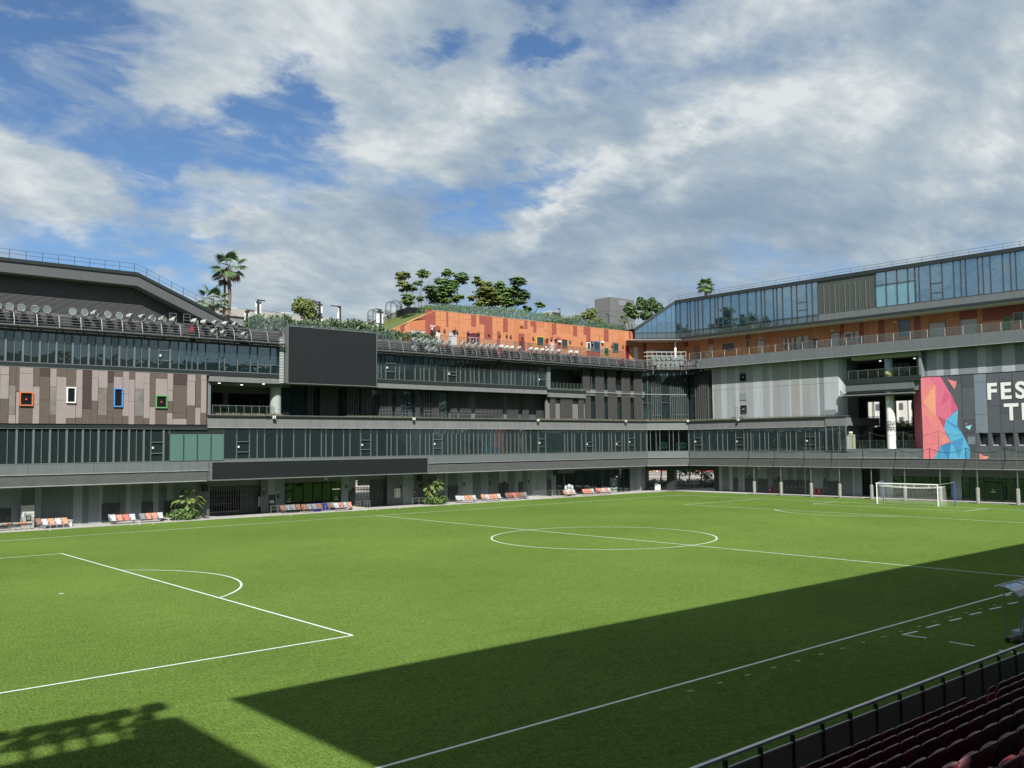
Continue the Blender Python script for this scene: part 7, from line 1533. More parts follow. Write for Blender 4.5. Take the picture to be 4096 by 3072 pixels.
# hand rails and little ramps
def handrail(k, x0, x1, y0, y1, lab, Y=43.6, n=3, slope=0):
    a, b = XZ(k, x0, y1, Y)[0], XZ(k, x1, y1, Y)[0]; t = thing('handrail', lab, 'handrail', ((a+b)/2, Y, .04))
    z1 = 1.0
    mb = MB(); mb.tube((a, Y, z1+slope), (b, Y, z1), .03, n=5); mb.tube((a, Y, z1-.35+slope), (b, Y, z1-.35), .02, n=5); mb.build('rail', STEEL, t)
    for i in range(n): x = a+(b-a)*i/(n-1); mb = MB(); mb.tube((x, Y, .03), (x, Y, z1+slope*(1-i/(n-1))), .028, n=5); mb.build('post', STEEL, t)
for q in (('u',-60,150,525,630,'steel handrail at the left end of the green shopfront steps'),('u',695,800,505,610,'slanting steel handrail between the two chair rows at the green shopfront'),('u',960,1050,490,600,'slanting steel handrail at the right of the green shopfront'),('u',1190,1265,465,545,'low steel rail at the left of the bright barred gate'),('u',1315,1400,445,545,'low steel rail in the middle of the bright barred gate'),('u',2030,2212,400,500,'steel handrail left of the second planter'),
    ('v',1645,1900,270,350,'steel handrail in front of the grey notice board'),('v',1905,2090,258,345,'steel handrail left of the white figure'),('b',1640,1690,1470,1540,'short rail in front of the big leafy planter'),('b',1962,1980,1430,1500,'pair of steel bollard rails left of the dark barred gate')):
    handrail(q[0], q[1], q[2], q[3], q[4], q[5])
for k, x0, x1, y, lab in (('u',1150,1390,560,'low pale concrete ramp before the bright barred gate'),('v',1620,1905,365,'low pale concrete ramp left of the dark glass shopfront'),('b',1550,1640,1520,'low pale concrete ramp beside the big planter')):
    a, b = XZ(k, x0, y, 43.4)[0], XZ(k, x1, y, 43.4)[0]; t = thing('ramp', lab, 'ramp', ((a+b)/2, 43.8, .04)); mb = MB(); mb.prism([(a, .04), (b, .04), (b-.8, .3), (a+.8, .34)], lambda p,q,d: (p, d, q), 43.2, 45.2); mb.build('slab', CONC, t, fix=True); box('kerb', CONCG, a+.9, b-.9, 45.1, 45.25, .3, .42, t)
t = thing('blue_mat', 'deep blue crash mat lying before the green shopfront', 'mat', (XZ('u', 660, 560, 45.3)[0], 45.3, .04)); a, b = XZ('u', 580, 560, 45.3)[0], XZ('u', 790, 560, 45.3)[0]; box('cushion', mat('mat_blue', (.01,.03,.22), .5), a, b, 45, 45.8, .04, .95, t); box('strap', SPK, (a+b)/2-.05, (a+b)/2+.05, 44.98, 45.82, .03, .97, t)
# white square fittings on the terrace lip
for i, (pl, k, x, y) in enumerate(((PN,'d',733,415),(PN,'d',2108,430),(PN,'f',1313,210),(PN,'h',145,220),(PC,'h',786,218),(PE,'h',1303,205))):
    s, z = pl.hit(*Z(k, x, y), .45); t = thing('fascia_lamp', f'small white square lamp on the terrace lip, {ordn(i)} of six from the left', 'lamp', tuple(pl.P(s, .3, z)), 'square lamps on the terrace lip')
    pbox(pl, 'housing', mat('lamp_shell', (.6,.6,.55), .5), s-.17, s+.17, .28, .45, z-.16, z+.16, t); pbox(pl, 'lens', SPK, s-.06, s+.06, .45, .47, z-.08, z+.04, t); pbox(pl, 'arm', FRAMED, s-.04, s+.04, 0, .28, z-.04, z+.03, t)
# red exit marks and sand coloured steps near the gateway
for k, x, y, pl, off, lab in (('r',1930,512,PE,OGE,'small red sign on the wall right of the corner gateway'),('u',2065,327,PN,OG,'small red sign on the wall left of the second planter'),('d',705,1245,PN,OG+.1,'small white notice with red on the service door left of the green shopfront')):
    s, z = pl.hit(*Z(k, x, y), off); t = thing('small_sign', lab, 'sign', tuple(pl.P(s, off, z))); pbox(pl, 'plate', RED if k != 'd' else WHITE, s-.25, s+.25, off+.02, off+.06, z-.14, z+.14, t); pbox(pl, 'mark', WHITE if k != 'd' else RED, s-.1, s+.1, off+.06, off+.07, z-.05, z+.05, t)

# =================================================================== PLANTS
def leafquad(mb, P, n, s, asp=.55):
    n = n.normalized(); t = n.cross(Vector((random.uniform(-1,1), random.uniform(-1,1), random.uniform(-.3,1)))).normalized(); b = n.cross(t)
    mb.add([P-t*s, P-b*s*asp+n*s*.1, P+t*s, P+b*s*asp+n*s*.1], [(0,1,2,3)])
def clump(mb, c, r, n, size, up=.5, shellness=.55):
    c = Vector(c)
    for _ in range(n):
        d = Vector((random.gauss(0,1), random.gauss(0,1), random.gauss(0,1))).normalized(); q = shellness+(1-shellness)*random.random()
        q *= 1+.16*math.sin(d.x*7+c.x)*math.cos(d.z*6+c.z)
        P = c+Vector((d.x*r[0], d.y*r[1], d.z*r[2]))*q
        nrm = (d*.6+Vector((random.uniform(-.6,.6), random.uniform(-.6,.6), up+random.uniform(-.4,.6))))
        leafquad(mb, P, nrm, size*random.uniform(.6,1.35))
def tree_px(k, Y, blobs, trunks, lab, m=LEAF, size=.16, dens=1., cat='tree', name='garden_tree', base=None, group=None, tr=.07, m2=None, umb=False):
    pl = Plane((0, Y), (1, 0)); sc = pl.hit(*Z(k, 100, 0))[0]; unit = abs(pl.hit(*Z(k, blobs[0][0]+100, blobs[0][1]))[0]-pl.hit(*Z(k, blobs[0][0], blobs[0][1]))[0])/100
    B = []
    for x, y, rx, ry in blobs: s, z = pl.hit(*Z(k, x, y)); uz = abs(pl.hit(*Z(k, x, y+50))[1]-z)/50; B.append((Vector((s, Y+random.uniform(-.6,.6), z)), rx*uz*1.12, ry*uz*1.08))
    tp = [[Vector((pl.hit(*Z(k, x, y))[0], Y, pl.hit(*Z(k, x, y))[1])) for x, y in tr_] for tr_ in trunks]
    t = thing(name, lab, cat, tuple(tp[0][-1]) if tp else tuple(B[0][0]-Vector((0,0,B[0][2]))), group)
    for tr_ in tp: mb = MB(); mb.path(tr_[::-1], tr, 7, tr*.45); mb.build('trunk', BARK, t)
    mb = MB(); mbr = MB()
    for c, rx, rz_ in B:
        n = int(dens*420*max(.3, rx*rz_)); 
        if umb:   # overlapping parasol tiers of big leaves
            for _ in range(max(9, int(30*rx*rz_))):
                d = Vector((random.gauss(0,1), random.gauss(0,1), random.gauss(.1,1))).normalized()*random.uniform(.55, 1.); cc = c+Vector((d.x*rx*.9, d.y*rx*.9, d.z*rz_*.85)); rr2 = random.uniform(.30,.5)*min(rx, rz_)+.16
                for _ in range(int(dens*44)):
                    a = random.uniform(0, 6.28); q = random.uniform(.2, 1); P = cc+Vector((math.cos(a)*rr2*q, math.sin(a)*rr2*q, .35*rr2*(1-q*q))); leafquad(mb, P, Vector((math.cos(a)*q*.8, math.sin(a)*q*.8, .8)), size*random.uniform(.7,1.3), .45)
                mbr.tube(c-Vector((0,0,rz_*.5)), cc, .025, .012, n=3, cap=False)
            clump(mb, c, (rx*.95, rx*.9, rz_*.95), int(130*max(.3, rx*rz_)), size*.8, .4, .35)
        else: clump(mb, c, (rx, rx*.9, rz_), n, size); mbr.tube(c-Vector((0,0,rz_*.9)), c+Vector((0,0,rz_*.3)), .04, .015, n=4, cap=False)
        if tp: mbr.tube(tp[0][0], c-Vector((0,0,rz_*.6)), tr*.5, .03, n=4, cap=False)
    mb.build('crown', m, t); mbr.build('branch', BARK, t); return t
TG = 'trees on the planted roof of the orange building'
UM = dict(size=.20, dens=1.1, umb=True)
tree_px('e', 52, [(425,140,72,48),(398,235,48,40),(415,290,28,20)], [[(440,190),(455,300),(470,470)]], 'slender roof tree at the far left of the garden with a yellow green top tuft', LEAFY, group=TG, **UM)
tree_px('e', 52.5, [(625,122,55,46),(600,212,44,32)], [[(622,165),(608,330),(615,490)],[(600,240),(590,380),(580,470)]], 'tall thin roof tree with two stacked tufts, second from the left', LEAF, group=TG, **UM)
tree_px('e', 53, [(515,265,60,48)], [[(520,305),(535,400),(548,470)]], 'dark single tufted roof tree between the first two slender ones', LEAFD, group=TG, **UM)
tree_px('e', 50.5, [(485,385,62,68),(575,385,25,30)], [[(490,440),(492,470)]], 'bushy low roof tree beside the concrete ramp top', LEAF, group=TG, **UM)
tree_px('e', 51, [(690,285,62,58)], [[(690,330),(660,420),(645,505)]], 'dark tufted roof tree leaning left of the big clump', LEAFD, group=TG, **UM)
tree_px('e', 51.5, [(862,125,55,46),(805,195,62,48),(920,235,55,50),(850,300,115,70),(775,370,88,68),(870,400,90,50)], [[(850,300),(850,400),(850,475)],[(780,380),(775,480)]], 'large many tiered dark roof tree left of the garden gap', LEAF, group=TG, **UM)
tree_px('e', 52, [(1005,170,62,68)], [[(1000,215),(990,300),(985,430)]], 'round topped roof tree on a bare stem at the right of the big tiered one', LEAFD, group=TG, **UM)
tree_px('e', 50.5, [(975,375,52,48)], [[(975,410),(978,460)]], 'small round bush tree under the bare stemmed one', LEAF, group=TG, **UM)
tree_px('e', 52, [(1175,195,42,52)], [[(1180,240),(1200,320),(1260,460)]], 'thin yellowish roof tree at the left of the right hand clump', LEAFY, group=TG, **UM)
tree_px('e', 51, [(1290,235,78,48),(1260,325,110,68),(1160,370,46,40),(1340,400,110,70),(1225,420,70,50)], [[(1290,300),(1300,400),(1320,480)],[(1240,330),(1270,470)]], 'spreading brownish roof tree in the right hand clump', LEAFY, group=TG, **UM)
tree_px('e', 51.5, [(1455,245,50,56),(1500,325,105,75),(1430,350,70,60),(1490,420,80,60)], [[(1490,330),(1500,430),(1500,500)]], 'wide mid green roof tree in the middle of the right hand clump', LEAF, group=TG, **UM)
tree_px('e', 50.5, [(1600,205,78,62),(1670,340,80,62),(1610,300,60,50),(1640,410,80,50)], [[(1620,300),(1600,450),(1545,575)],[(1650,400),(1560,530)]], 'tallest dark roof tree with pale forked trunks at the right', LEAFD, group=TG, **UM)
tree_px('e', 51, [(1820,445,42,40)], [[(1820,480),(1800,520)]], 'little ball topped roof tree right of the clump', LEAF, group=TG, **UM)
tree_px('e', 50, [(1725,480,46,34)], [[(1725,500),(1725,540)]], 'small bush under the little ball topped tree', LEAF, group=TG, **UM)
tree_px('g', 51, [(545,400,62,52),(480,430,60,42)], [[(540,440),(540,500)]], 'yellow green roof bush tree left of the grey tower', LEAFY, size=.17, dens=1.4, group=TG)
tree_px('g', 50.5, [(400,455,52,40),(600,480,80,36)], [[(420,480),(420,520)]], 'flowering low roof bush in front of the yellow green tree', LEAFY, size=.16, dens=1.4, group=TG)
tree_px('g', 62, [(1050,300,45,68),(975,350,60,62),(1010,410,60,40)], [[(1030,350),(1050,460)]], 'dark leafy tree before the grey tower, the left of two', LEAFD, size=.24, dens=1.6, tr=.12)
tree_px('g', 63, [(1165,320,70,62),(1205,270,40,36),(1240,350,50,55),(1140,420,70,45)], [[(1170,380),(1150,470)]], 'dark leafy tree before the glass point, the right of two', LEAFD, size=.24, dens=1.6, tr=.12)
tree_px('c', 50, [(1210,700,135,85),(1170,640,60,45),(1260,780,110,70),(1130,720,60,50),(1290,660,60,40)], [[(1230,760),(1235,880)]], 'yellow green bushy tree behind the scoreboard between white banners', LEAFY, size=.17, dens=1.1, tr=.1)
def hedge(name, lab, pl, spts, off, depth, m, n, size, kind='stuff', zb=None):
    """spts: list of (s, z_bottom, z_top)"""
    mb = MB()
    for _ in range(n):
        i = random.randrange(len(spts)-1); t = random.random(); a, b = spts[i], spts[i+1]; s = a[0]+(b[0]-a[0])*t; z0 = a[1]+(b[1]-a[1])*t; z1 = a[2]+(b[2]-a[2])*t
        z1 += .14*math.sin(s*1.9)+.1*math.sin(s*4.3); z = z0+(z1-z0)*random.random()**.7; P = pl.P(s, -off-random.uniform(0, depth), z)
        d = Vector((random.uniform(-.7,.7), random.uniform(-.7,.7), random.uniform(.5,1.2))).normalized(); w = d.cross(Vector((random.uniform(-1,1), random.uniform(-1,1), .2))).normalized(); L0 = size*random.uniform(.6,1.3)
        tip = d*L0+Vector((0,0,-L0*.25)); mid = d*L0*.55
        mb.add([P-w*size*.04, P+mid-w*size*.14, P+tip, P+mid+w*size*.14, P+w*size*.04], [(0,1,2,3,4)])
    o = mb.build(name, m); tag(o, lab, 'hedge', kind=kind); return o
PH1 = Plane((0, 44.4), (1, 0)); hp = []
for x, y in ((640,870),(740,800),(1050,800),(1100,850),(1250,860),(1450,850),(1600,850),(1750,845),(1850,880),(1960,925),(2060,930),(2200,960)):
    s, z = PH1.hit(*Z('c', x, y)); hp.append((s, 20.1, z))
hedge('broadleaf_hedge', 'long strap leaved hedge above the roof edge behind the scoreboard', PH1, hp, 0, 1.4, LEAFB, 5200, .62)
hp = []
for x, y in ((150,690),(240,715),(370,720),(405,740),(560,735),(700,760),(820,800)): s, z = PH1.hit(*Z('e', x, y)); hp.append((s, 20.1, z))
hedge('broadleaf_hedge', 'strap leaved hedge in front of the left end of the orange wall', PH1, hp, .3, 1.0, LEAFB, 1700, .6)
hp = []
PH2 = Plane((0, 48.2), (1, 0))
for x, y in ((680,470),(800,450),(1000,445),(1200,455),(1400,460),(1600,480),(1800,510),(2000,540),(2212,580)): s, z = PH2.hit(*Z('e', x, y)); hp.append((s, OTOP-.2, z))
for x, y in ((330,470),(600,480),(800,520),(930,560)): s, z = PH2.hit(*Z('g', x, y)); hp.append((s, OTOP-.2, z))
hedge('roof_hedge', 'dense mixed hedge behind the glass rail of the planted roof', PH2, hp, 0, 2.6, LEAF, 7500, .42)
glass_rail('terrace_glass_rail', 'green tinted glass railing before the hedge left of the scoreboard', PN, PN.S('c', 640, 900, -1), PN.S('c', 1040, 900, -1), -1.0, 20.6, 1.55, 5, FRAME)
glass_rail('terrace_glass_rail', 'low glass railing before the hedge behind the scoreboard top', PN, PN.S('c', 1045, 900, -1), PN.S('c', 2150, 900, -1), -1.0, 20.6, 1.2, 12, FRAME)
# fan palms
def fan_leaf():
    mb = MB(); n = 15
    for i in range(n):
        a = R(-105+210*i/(n-1)); L0 = 1.0-.12*abs(math.sin(a)); d = Vector((math.cos(a), math.sin(a), 0)); w = Vector((-d.y, d.x, 0)); dr = Vector((0,0,-1))
        base = Vector((.0,0,0)); m1 = d*L0*.6+dr*.03; tip = d*L0+dr*(.22+.12*random.random())
        mb.add([base, m1-w*.075, tip, m1+w*.075, m1+Vector((0,0,.03))], [(0,1,4),(0,4,3),(1,2,4),(4,2,3)])
    return mb
fl = fan_leaf()
def palm(k, x, y, r, Y, trunk, lab, m=LEAFD, n=16, seed=0, low=-.9, dead=0, wob=.0):
    random.seed(seed+11); pl = Plane((0, Y), (1, 0)); s, z = pl.hit(*Z(k, x, y)); u = abs(pl.hit(*Z(k, x, y+50))[1]-z)/50; rad = r*u
    c = Vector((s, Y, z)); tp = [Vector((pl.hit(*Z(k, a, b))[0], Y, pl.hit(*Z(k, a, b))[1])) for a, b in trunk]
    t = thing('fan_palm', lab, 'palm tree', tuple(tp[-1])); mb = MB(); mb.path([c]+tp, .11*rad/1.3+.03, 8); mb.build('trunk', BARK, t)
    for i in range(n):
        az = i*2.4+random.uniform(-.3,.3); el_ = R(80)-(R(80)-low)*(i/(n-1))**.9; d = Vector((math.cos(az)*math.cos(el_), math.sin(az)*math.cos(el_), math.sin(el_))); pet = rad*random.uniform(.48,.70); hub = c+d*pet
        side_ = Vector((0,0,1)).cross(d); side_ = side_.normalized() if side_.length > .01 else Vector((1,0,0)); up_ = d.cross(side_).normalized(); fwd = (d+Vector((0,0,-.28))).normalized(); up_ = fwd.cross(side_).normalized()
        if up_.z < 0: up_ = -up_
        side_ = up_.cross(fwd); sc2 = rad*.50; vv = [hub+fwd*p[0]*sc2+side_*p[1]*sc2+up_*p[2]*sc2*.9+Vector((0,0,-.12*sc2*abs(p[1]))) for p in fl.v]
        mb = MB(); mb.add(vv, fl.f); mb.tube(c, hub, .02, .012, n=3, cap=False); mb.build('frond', LEAFF if i >= n-dead else m, t)
    random.seed(seed+99)
palm('c', 435, 290, 200, 60, [(432,420),(440,600),(425,830)], 'tall fan palm on a bare stem left of the scoreboard', n=18, seed=1, low=-.75, dead=2)
palm('c', 385, 380, 115, 61, [(388,480),(385,620),(388,790)], 'shorter browned fan palm just left of the tall palm', m=LEAFF, n=16, seed=2, low=-1.1, dead=6)
palm('c', 262, 640, 185, 58, [(268,700),(270,800)], 'low wide fan palm behind the end of the sloping roof', n=15, seed=3, low=-.5)
palm('c', 375, 700, 90, 57, [(375,740),(372,800)], 'small fan palm at the foot of the tall palm', n=12, seed=6, low=-.5, dead=2)
PT = Plane((75, 0), (0, -1)); s, z = PT.hit(*Z('g', 1750, 125)); 
def palm_e():
    random.seed(5); c = PT.P(s, 0, z); u = abs(PT.hit(*Z('g', 1750, 175))[1]-z)/50; rad = 112*u; t = thing('fan_palm', 'fan palm standing alone above the roof of the glazed storey', 'palm tree', (c.x, c.y, 29.9)); mb = MB(); mb.tube((c.x, c.y, 28), c, .28, .22, n=8); mb.build('trunk', BARK, t)
    for i in range(22):
        az = i*2.4; el_ = R(80)-(R(80)+.5)*(i/21)**.9; d = Vector((math.cos(az)*math.cos(el_), math.sin(az)*math.cos(el_), math.sin(el_))); hub = c+d*rad*.5; side_ = Vector((0,0,1)).cross(d).normalized(); fwd = (d+Vector((0,0,-.25))).normalized(); up_ = fwd.cross(side_).normalized(); up_ = up_ if up_.z > 0 else -up_; side_ = up_.cross(fwd)
        mb = MB(); mb.add([hub+fwd*p[0]*rad*.55+side_*p[1]*rad*.55+up_*p[2]*rad*.5 for p in fl.v], fl.f); mb.tube(c, hub, .03, .02, n=3, cap=False); mb.build('frond', LEAF, t)
palm_e()
palm('g', 905, 470, 70, 56, [(905,520),(905,560)], 'small feathery palm at the foot of the grey tower', n=14, seed=8, low=-.3)
# grey tower
PTW = Plane((0, 66), (1, 0)); a, b = PTW.S('g', 755, 300), PTW.S('g', 1005, 300); zt4 = PTW.H('g', 880, 245)
tw = thing('lift_tower', 'grey panelled lift tower behind the roof garden trees', 'tower', ((a+b)/2, 68, 19)); zc4 = [19, PTW.H('g', 800, 432), PTW.H('g', 800, 378), zt4]
ca = [a, PTW.S('g', 838, 300), PTW.S('g', 920, 300), b]
TWM = mat('tower_grey', (.145,.15,.15), .7, var=.08, scale=.8, streak=.15)
box('core', GROUTB, a+.02, b-.02, 66.02, 70, 19, zt4-.02, tw)
for i in range(3):
    for j in range(3): box('wall_panel', TWM, ca[i]+.015, ca[i+1]-.015, 65.95, 66.02, zc4[j]+.015, zc4[j+1]-.015, tw)
for j in range(3): box('wall_panel', TWM, a-.05, a+.02, 66.0, 69.9, zc4[j]+.015, zc4[j+1]-.015, tw)
l0, l1 = PTW.H('g', 878, 323), PTW.H('g', 878, 268)
for i in range(9): z = l0+(l1-l0)*(i+.2)/9; box('louvre_slat', EL_, ca[1]+.05, ca[2]-.05, 65.86, 65.95, z, z+(l1-l0)*.06, tw)
# lamp posts with banners
BAN = mat('banner_white', (.66,.68,.68), .8, var=.08, scale=1.5)
def banner_post(k, x, yt, yb, arm, bx0, bx1, by0, by1, Y, lab, bars=()):
    pl = Plane((0, Y), (1, 0)); s, z1 = pl.hit(*Z(k, x, yt)); z0 = pl.H(k, x, yb)-.5; t = thing('lamp_post', lab, 'lamp post', (s, Y, z0))
    mb = MB(); mb.tube((s, Y-.2, z0), (s, Y-.2, z1), .13, n=8); mb.build('post', SPK, t); mb = MB(); sa = pl.S(k, arm, yt+12); mb.pb(pl, min(s, sa), max(s, sa), -.1, .1, z1-.12, z1); mb.build('lamp_head', SPK, t)
    a, b, c, d = pl.S(k, bx0, by0), pl.S(k, bx1, by0), pl.H(k, x, by1), pl.H(k, x, by0)
    for u, v in ((a, s-.02), (s+.02, b)):
        if v-u < .1: continue
        mb = MB(); n = 5; V = []
        for i in range(n+1):
            zz = c+(d-c)*i/n; o_ = .08*math.sin(i*1.4+s)
            for xx in (u, v): V.append((xx, Y-.02+o_*(1 if xx == u else .3), zz))
        mb.add(V, [(2*i, 2*i+1, 2*i+3, 2*i+2) for i in range(n)]); mb.build('banner', BAN, t)
    for yy in (by0,)+tuple(bars): zz = pl.H(k, x, yy); mb = MB(); mb.tube((a, Y-.1, zz), (b, Y-.1, zz), .06, n=5); mb.build('banner_arm', SPK, t)
banner_post('c', 728, 620, 860, 805, 708, 768, 645, 780, 52, 'lamp post with white banners left of the yellow green tree')
banner_post('c', 1367, 642, 880, 1320, 1325, 1405, 668, 860, 49, 'lamp post with white banners in front of the yellow green tree', (800,))
banner_post('c', 1582, 688, 880, 1492, 1562, 1580, 700, 850, 60, 'thin lamp post with an arm to the left over the hedge')
banner_post('c', 2002, 722, 960, 1985, 1965, 2036, 748, 925, 48, 'lamp post with white banners left of the green roof slope', (872,))
banner_post('c', 612, 728, 900, 690, 590, 640, 745, 860, 54, 'dark lamp post with a bent pale banner beside the low palm')
for k, x, yt, yb, xa_, lab in (('e', 2055, 480, 560, 2030, 'black lamp post on the planted roof before a white rooftop shell'),('g', 738, 408, 470, 712, 'black lamp post at the foot of the grey tower')):
    pl = Plane((0, 52), (1, 0)); s, z1 = pl.hit(*Z(k, x, yt)); t = thing('lamp_post', lab, 'lamp post', (s, 52, OTOP)); mb = MB(); mb.tube((s, 52, OTOP), (s, 52, z1), .06, n=6); mb.build('post', SPK, t); mb = MB(); mb.pb(pl, pl.S(k, xa_, yt), s, -.08, .08, z1-.12, z1); mb.build('lamp_head', SPK, t)
pl = Plane((0, 58), (1, 0)); s, z = pl.hit(*Z('e', 2010, 550)); t = thing('rooftop_shell', 'white rounded rooftop shell behind the garden hedge', 'rooftop unit', (s, 58, OTOP)); mb = MB(); mb.prism([(s-1.1, z-1), (s+1.2, z-1), (s+1.2, z+.6), (s+.9, z+.85), (s-.7, z+.75), (s-1.1, z+.5)], lambda p,q,d: (p, d, q), 58, 60); mb.build('shell', mat('shell_grey', (.30,.31,.32), .5), t, fix=True); box('window', FRAMED, s-.8, s+1.1, 57.95, 58, z-.2, z+.5, t)
# long pale building far behind the palms
PB = Plane((0, 95), (1, 0)); t = thing('distant_long_building', 'long pale low building far behind the hedge and banners', 'building', (10, 97, 15))
q = [PB.hit(*Z('c', x, y)) for x, y in ((300,690),(560,720),(960,765),(1400,805),(1900,860))]; FB = mat('far_beige', (.34,.33,.30), .8, var=.06, scale=.2)
for i in range(len(q)-1):
    (a, z1), (b, z2) = q[i], q[i+1]; zz = (z1+z2)/2; mb = MB(); mb.prism([(a, 10), (b, 10), (b, z2-.9), (a, z1-.9)], lambda p,r2,d: (p, d, r2), 95.3, 110); mb.build('wall', mat('far_grey', (.20,.205,.205), .8), t, fix=True)
    mb = MB(); mb.prism([(a, z1-1.3), (b, z2-1.3), (b, z2), (a, z1)], lambda p,r2,d: (p, d, r2), 95, 112); mb.build('roof', FB, t, fix=True)
    for j in range(4): xx = a+(b-a)*(j+.5)/4; box('window', FRAMED, xx-1.2, xx+1.2, 95.2, 95.3, zz-4.2, zz-3.0, t)
    box('ledge', FB, a, b, 94.9, 95.3, zz-3.0, zz-2.7, t)
for x in (605, 945): a, z1 = PB.hit(*Z('c', x, 725 if x < 700 else 755)); box('roof_panel', mat('solar_pale', (.4,.45,.5), .3), a-7, a+7, 96, 100, z1+.1, z1+.35, t)
# arches with climbers
for i, (k, x0, x1, yt, yb, lab) in enumerate((('e',100,200,478,600,'left black garden arch on the ramp with climbing plants'),('e',285,415,390,500,'right black garden arch near the ramp top'))):
    pl = Plane((0, 55), (1, 0)); a, z0 = pl.hit(*Z(k, x0, yb)); b = pl.S(k, x1, yb); zt5 = pl.H(k, (x0+x1)/2, yt); t = thing('garden_arch', lab, 'garden arch', ((a+b)/2, 55, z0)); r_ = (b-a)/2; zs_ = zt5-r_
    for dy in (0, 1.2):
        for rr3 in (r_, r_-.18): mb = MB(); mb.path([((a+b)/2-rr3*math.cos(q_), 55+dy, (z0-.6 if q_ in (0, math.pi) else zs_+rr3*math.sin(q_))) for q_ in [0]+[math.pi*j/12 for j in range(0, 13)][0:13]+[math.pi]], .035, 5); mb.build('hoop', SPK, t)
    mb = MB(); 
    for cx_, cz_, r3 in ((b, zs_-.2, .5), (b-.1, zs_+.4, .4), (a, zs_-.6, .35)): clump(mb, (cx_, 55.6, cz_), (r3, r3, r3*1.4), 60, .1)
    mb.build('climber', LEAFD, t)
# planters on the apron
def big_leaf(mb, P, d, L0, w0):
    d = d.normalized(); s_ = d.cross(Vector((0,0,1))).normalized(); V = []
    for t_, w_, dr in ((0,.15,0),(.3,.9,.06),(.6,1.,.0),(.85,.6,-.12),(1.,.05,-.28)):
        for q_ in (-1, 0, 1): V.append(P+d*L0*t_+s_*w0*w_*q_+Vector((0,0,dr*L0-(.16*w0*w_ if q_ else 0)+.0)))
    mb.add(V, [(3*j+i, 3*j+i+1, 3*j+i+4, 3*j+i+3) for j in range(4) for i in range(2)])
def planter(k, cx_, top, base_y, hw, plant_c, plant_r, lab, labp, Y=43.9):
    pl = Plane((0, Y), (1, 0)); s = pl.S(k, cx_, base_y); u = abs(pl.hit(*Z(k, cx_, base_y-50))[1]-pl.hit(*Z(k, cx_, base_y))[1])/50; w = hw*u*1.1; hb = pl.H(k, cx_, top)
    t = thing('round_shrub', lab, 'shrub', (s, Y, .04)); mb = MB(); clump(mb, (s, Y+.4, hb*.42), (w, w*.8, hb*.62), 1500, .13, shellness=.4); mb.v = [(p[0], p[1], max(p[2], .05)) for p in mb.v]; mb.build('foliage', LEAF, t); mb = MB(); mb.tube((s, Y+.4, 0), (s, Y+.4, .5), .08, n=6); mb.build('stem', BARK, t)
    s2, z2 = pl.hit(*Z(k, *plant_c)); r_ = plant_r*u; t = thing('fig_tree', labp, 'small tree', (s2, Y+.5, .04)); mb = MB(); mb.path([(s2-.2, Y+.5, 0), (s2-.1, Y+.5, z2*.5), (s2, Y+.5, z2)], .07, 7, .04); mb.build('trunk', BARK, t)
    for i in range(46):
        d = Vector((random.gauss(0,1), random.gauss(0,1), random.gauss(.2,.7))).normalized(); P = Vector((s2, Y+.5, z2))+Vector((d.x*r_*.8, d.y*r_*.6, d.z*r_*.55)); mb = MB(); big_leaf(mb, P, d+Vector((0,-.2,-.35)), .74*random.uniform(.7,1.2), .25); mb.tube(Vector((s2, Y+.5, z2-.1)), P, .012, n=3, cap=False); mb.build('leaf', LEAFY if i % 3 else LEAF, t)
planter('b', 1760, 1390, 1520, 150, (1800, 1330), 135, 'round leafy shrub at the foot of the large leaved tree by the first dark gate', 'small tree with very large yellow green leaves beside the first dark gate')
planter('v', 345, 315, 445, 180, (290, 205), 150, 'round leafy shrub under the second large leaved tree', 'small large leaved tree with a visible stem, second along the far wall')

# =================================================================== STREET AND CITY BEYOND
CITY = [mat('shop_pink', (.50,.22,.16), .7), mat('shop_white', (.62,.60,.56), .7), mat('shop_teal', (.16,.32,.32), .7), mat('shop_tan', (.42,.30,.18), .7), mat('shop_orange', (.55,.24,.10), .7)]
def street_block(lab, o, d, L0, h, n):
    pl = Plane(o, d); t = thing('shop_terrace', lab, 'building', tuple(pl.P(L0/2, -2, 0)))
    pbox(pl, 'body', CITY[1], 0, L0, -12, -.3, 0, h, t)
    for i in range(n):
        a, b = L0*i/n, L0*(i+1)/n; pbox(pl, 'shopfront', CITY[i*7 % 5], a+.3, b-.3, -.3, -.15, .0, 3.6, t); pbox(pl, 'pillar', CITY[1], a-.25, a+.25, -.3, .2, 0, h, t); pbox(pl, 'window', PD, a+.9, b-.9, -.15, -.1, .3, 2.6, t); pbox(pl, 'sign_board', CITY[(i*3+2) % 5], a+.3, b-.3, -.3, .1, 2.8, 3.5, t)
        for zz in range(5, int(h)-1, 3): pbox(pl, 'window', PD, a+.8, b-.8, -.3, -.2, zz, zz+1.5, t)
street_block('pink and white shop terrace glimpsed through the corner gateway', (100, 140), (.75, -.66), 95, 14, 20)
street_block('shop terrace glimpsed through the barred gate of the long building', (-5, 96), (1, 0), 60, 7, 12)
def far_tree(x, y, h, r, lab, m=LEAFD):
    t = thing('street_tree', lab, 'tree', (x, y, 0)); mb = MB(); mb.path([(x, y, 0), (x+.3, y, h*.5), (x, y+.2, h*.75)], .3, 7, .12); mb.build('trunk', BARK, t)
    mb = MB()
    for i in range(7): a = i*2.4; clump(mb, (x+math.cos(a)*r*.5, y+math.sin(a)*r*.5, h*.72+random.uniform(-.2,.25)*r), (r*.55, r*.55, r*.42), 230, .3)
    mb.build('crown', m, t)
PTr = Plane((92, 0), (0, -1))
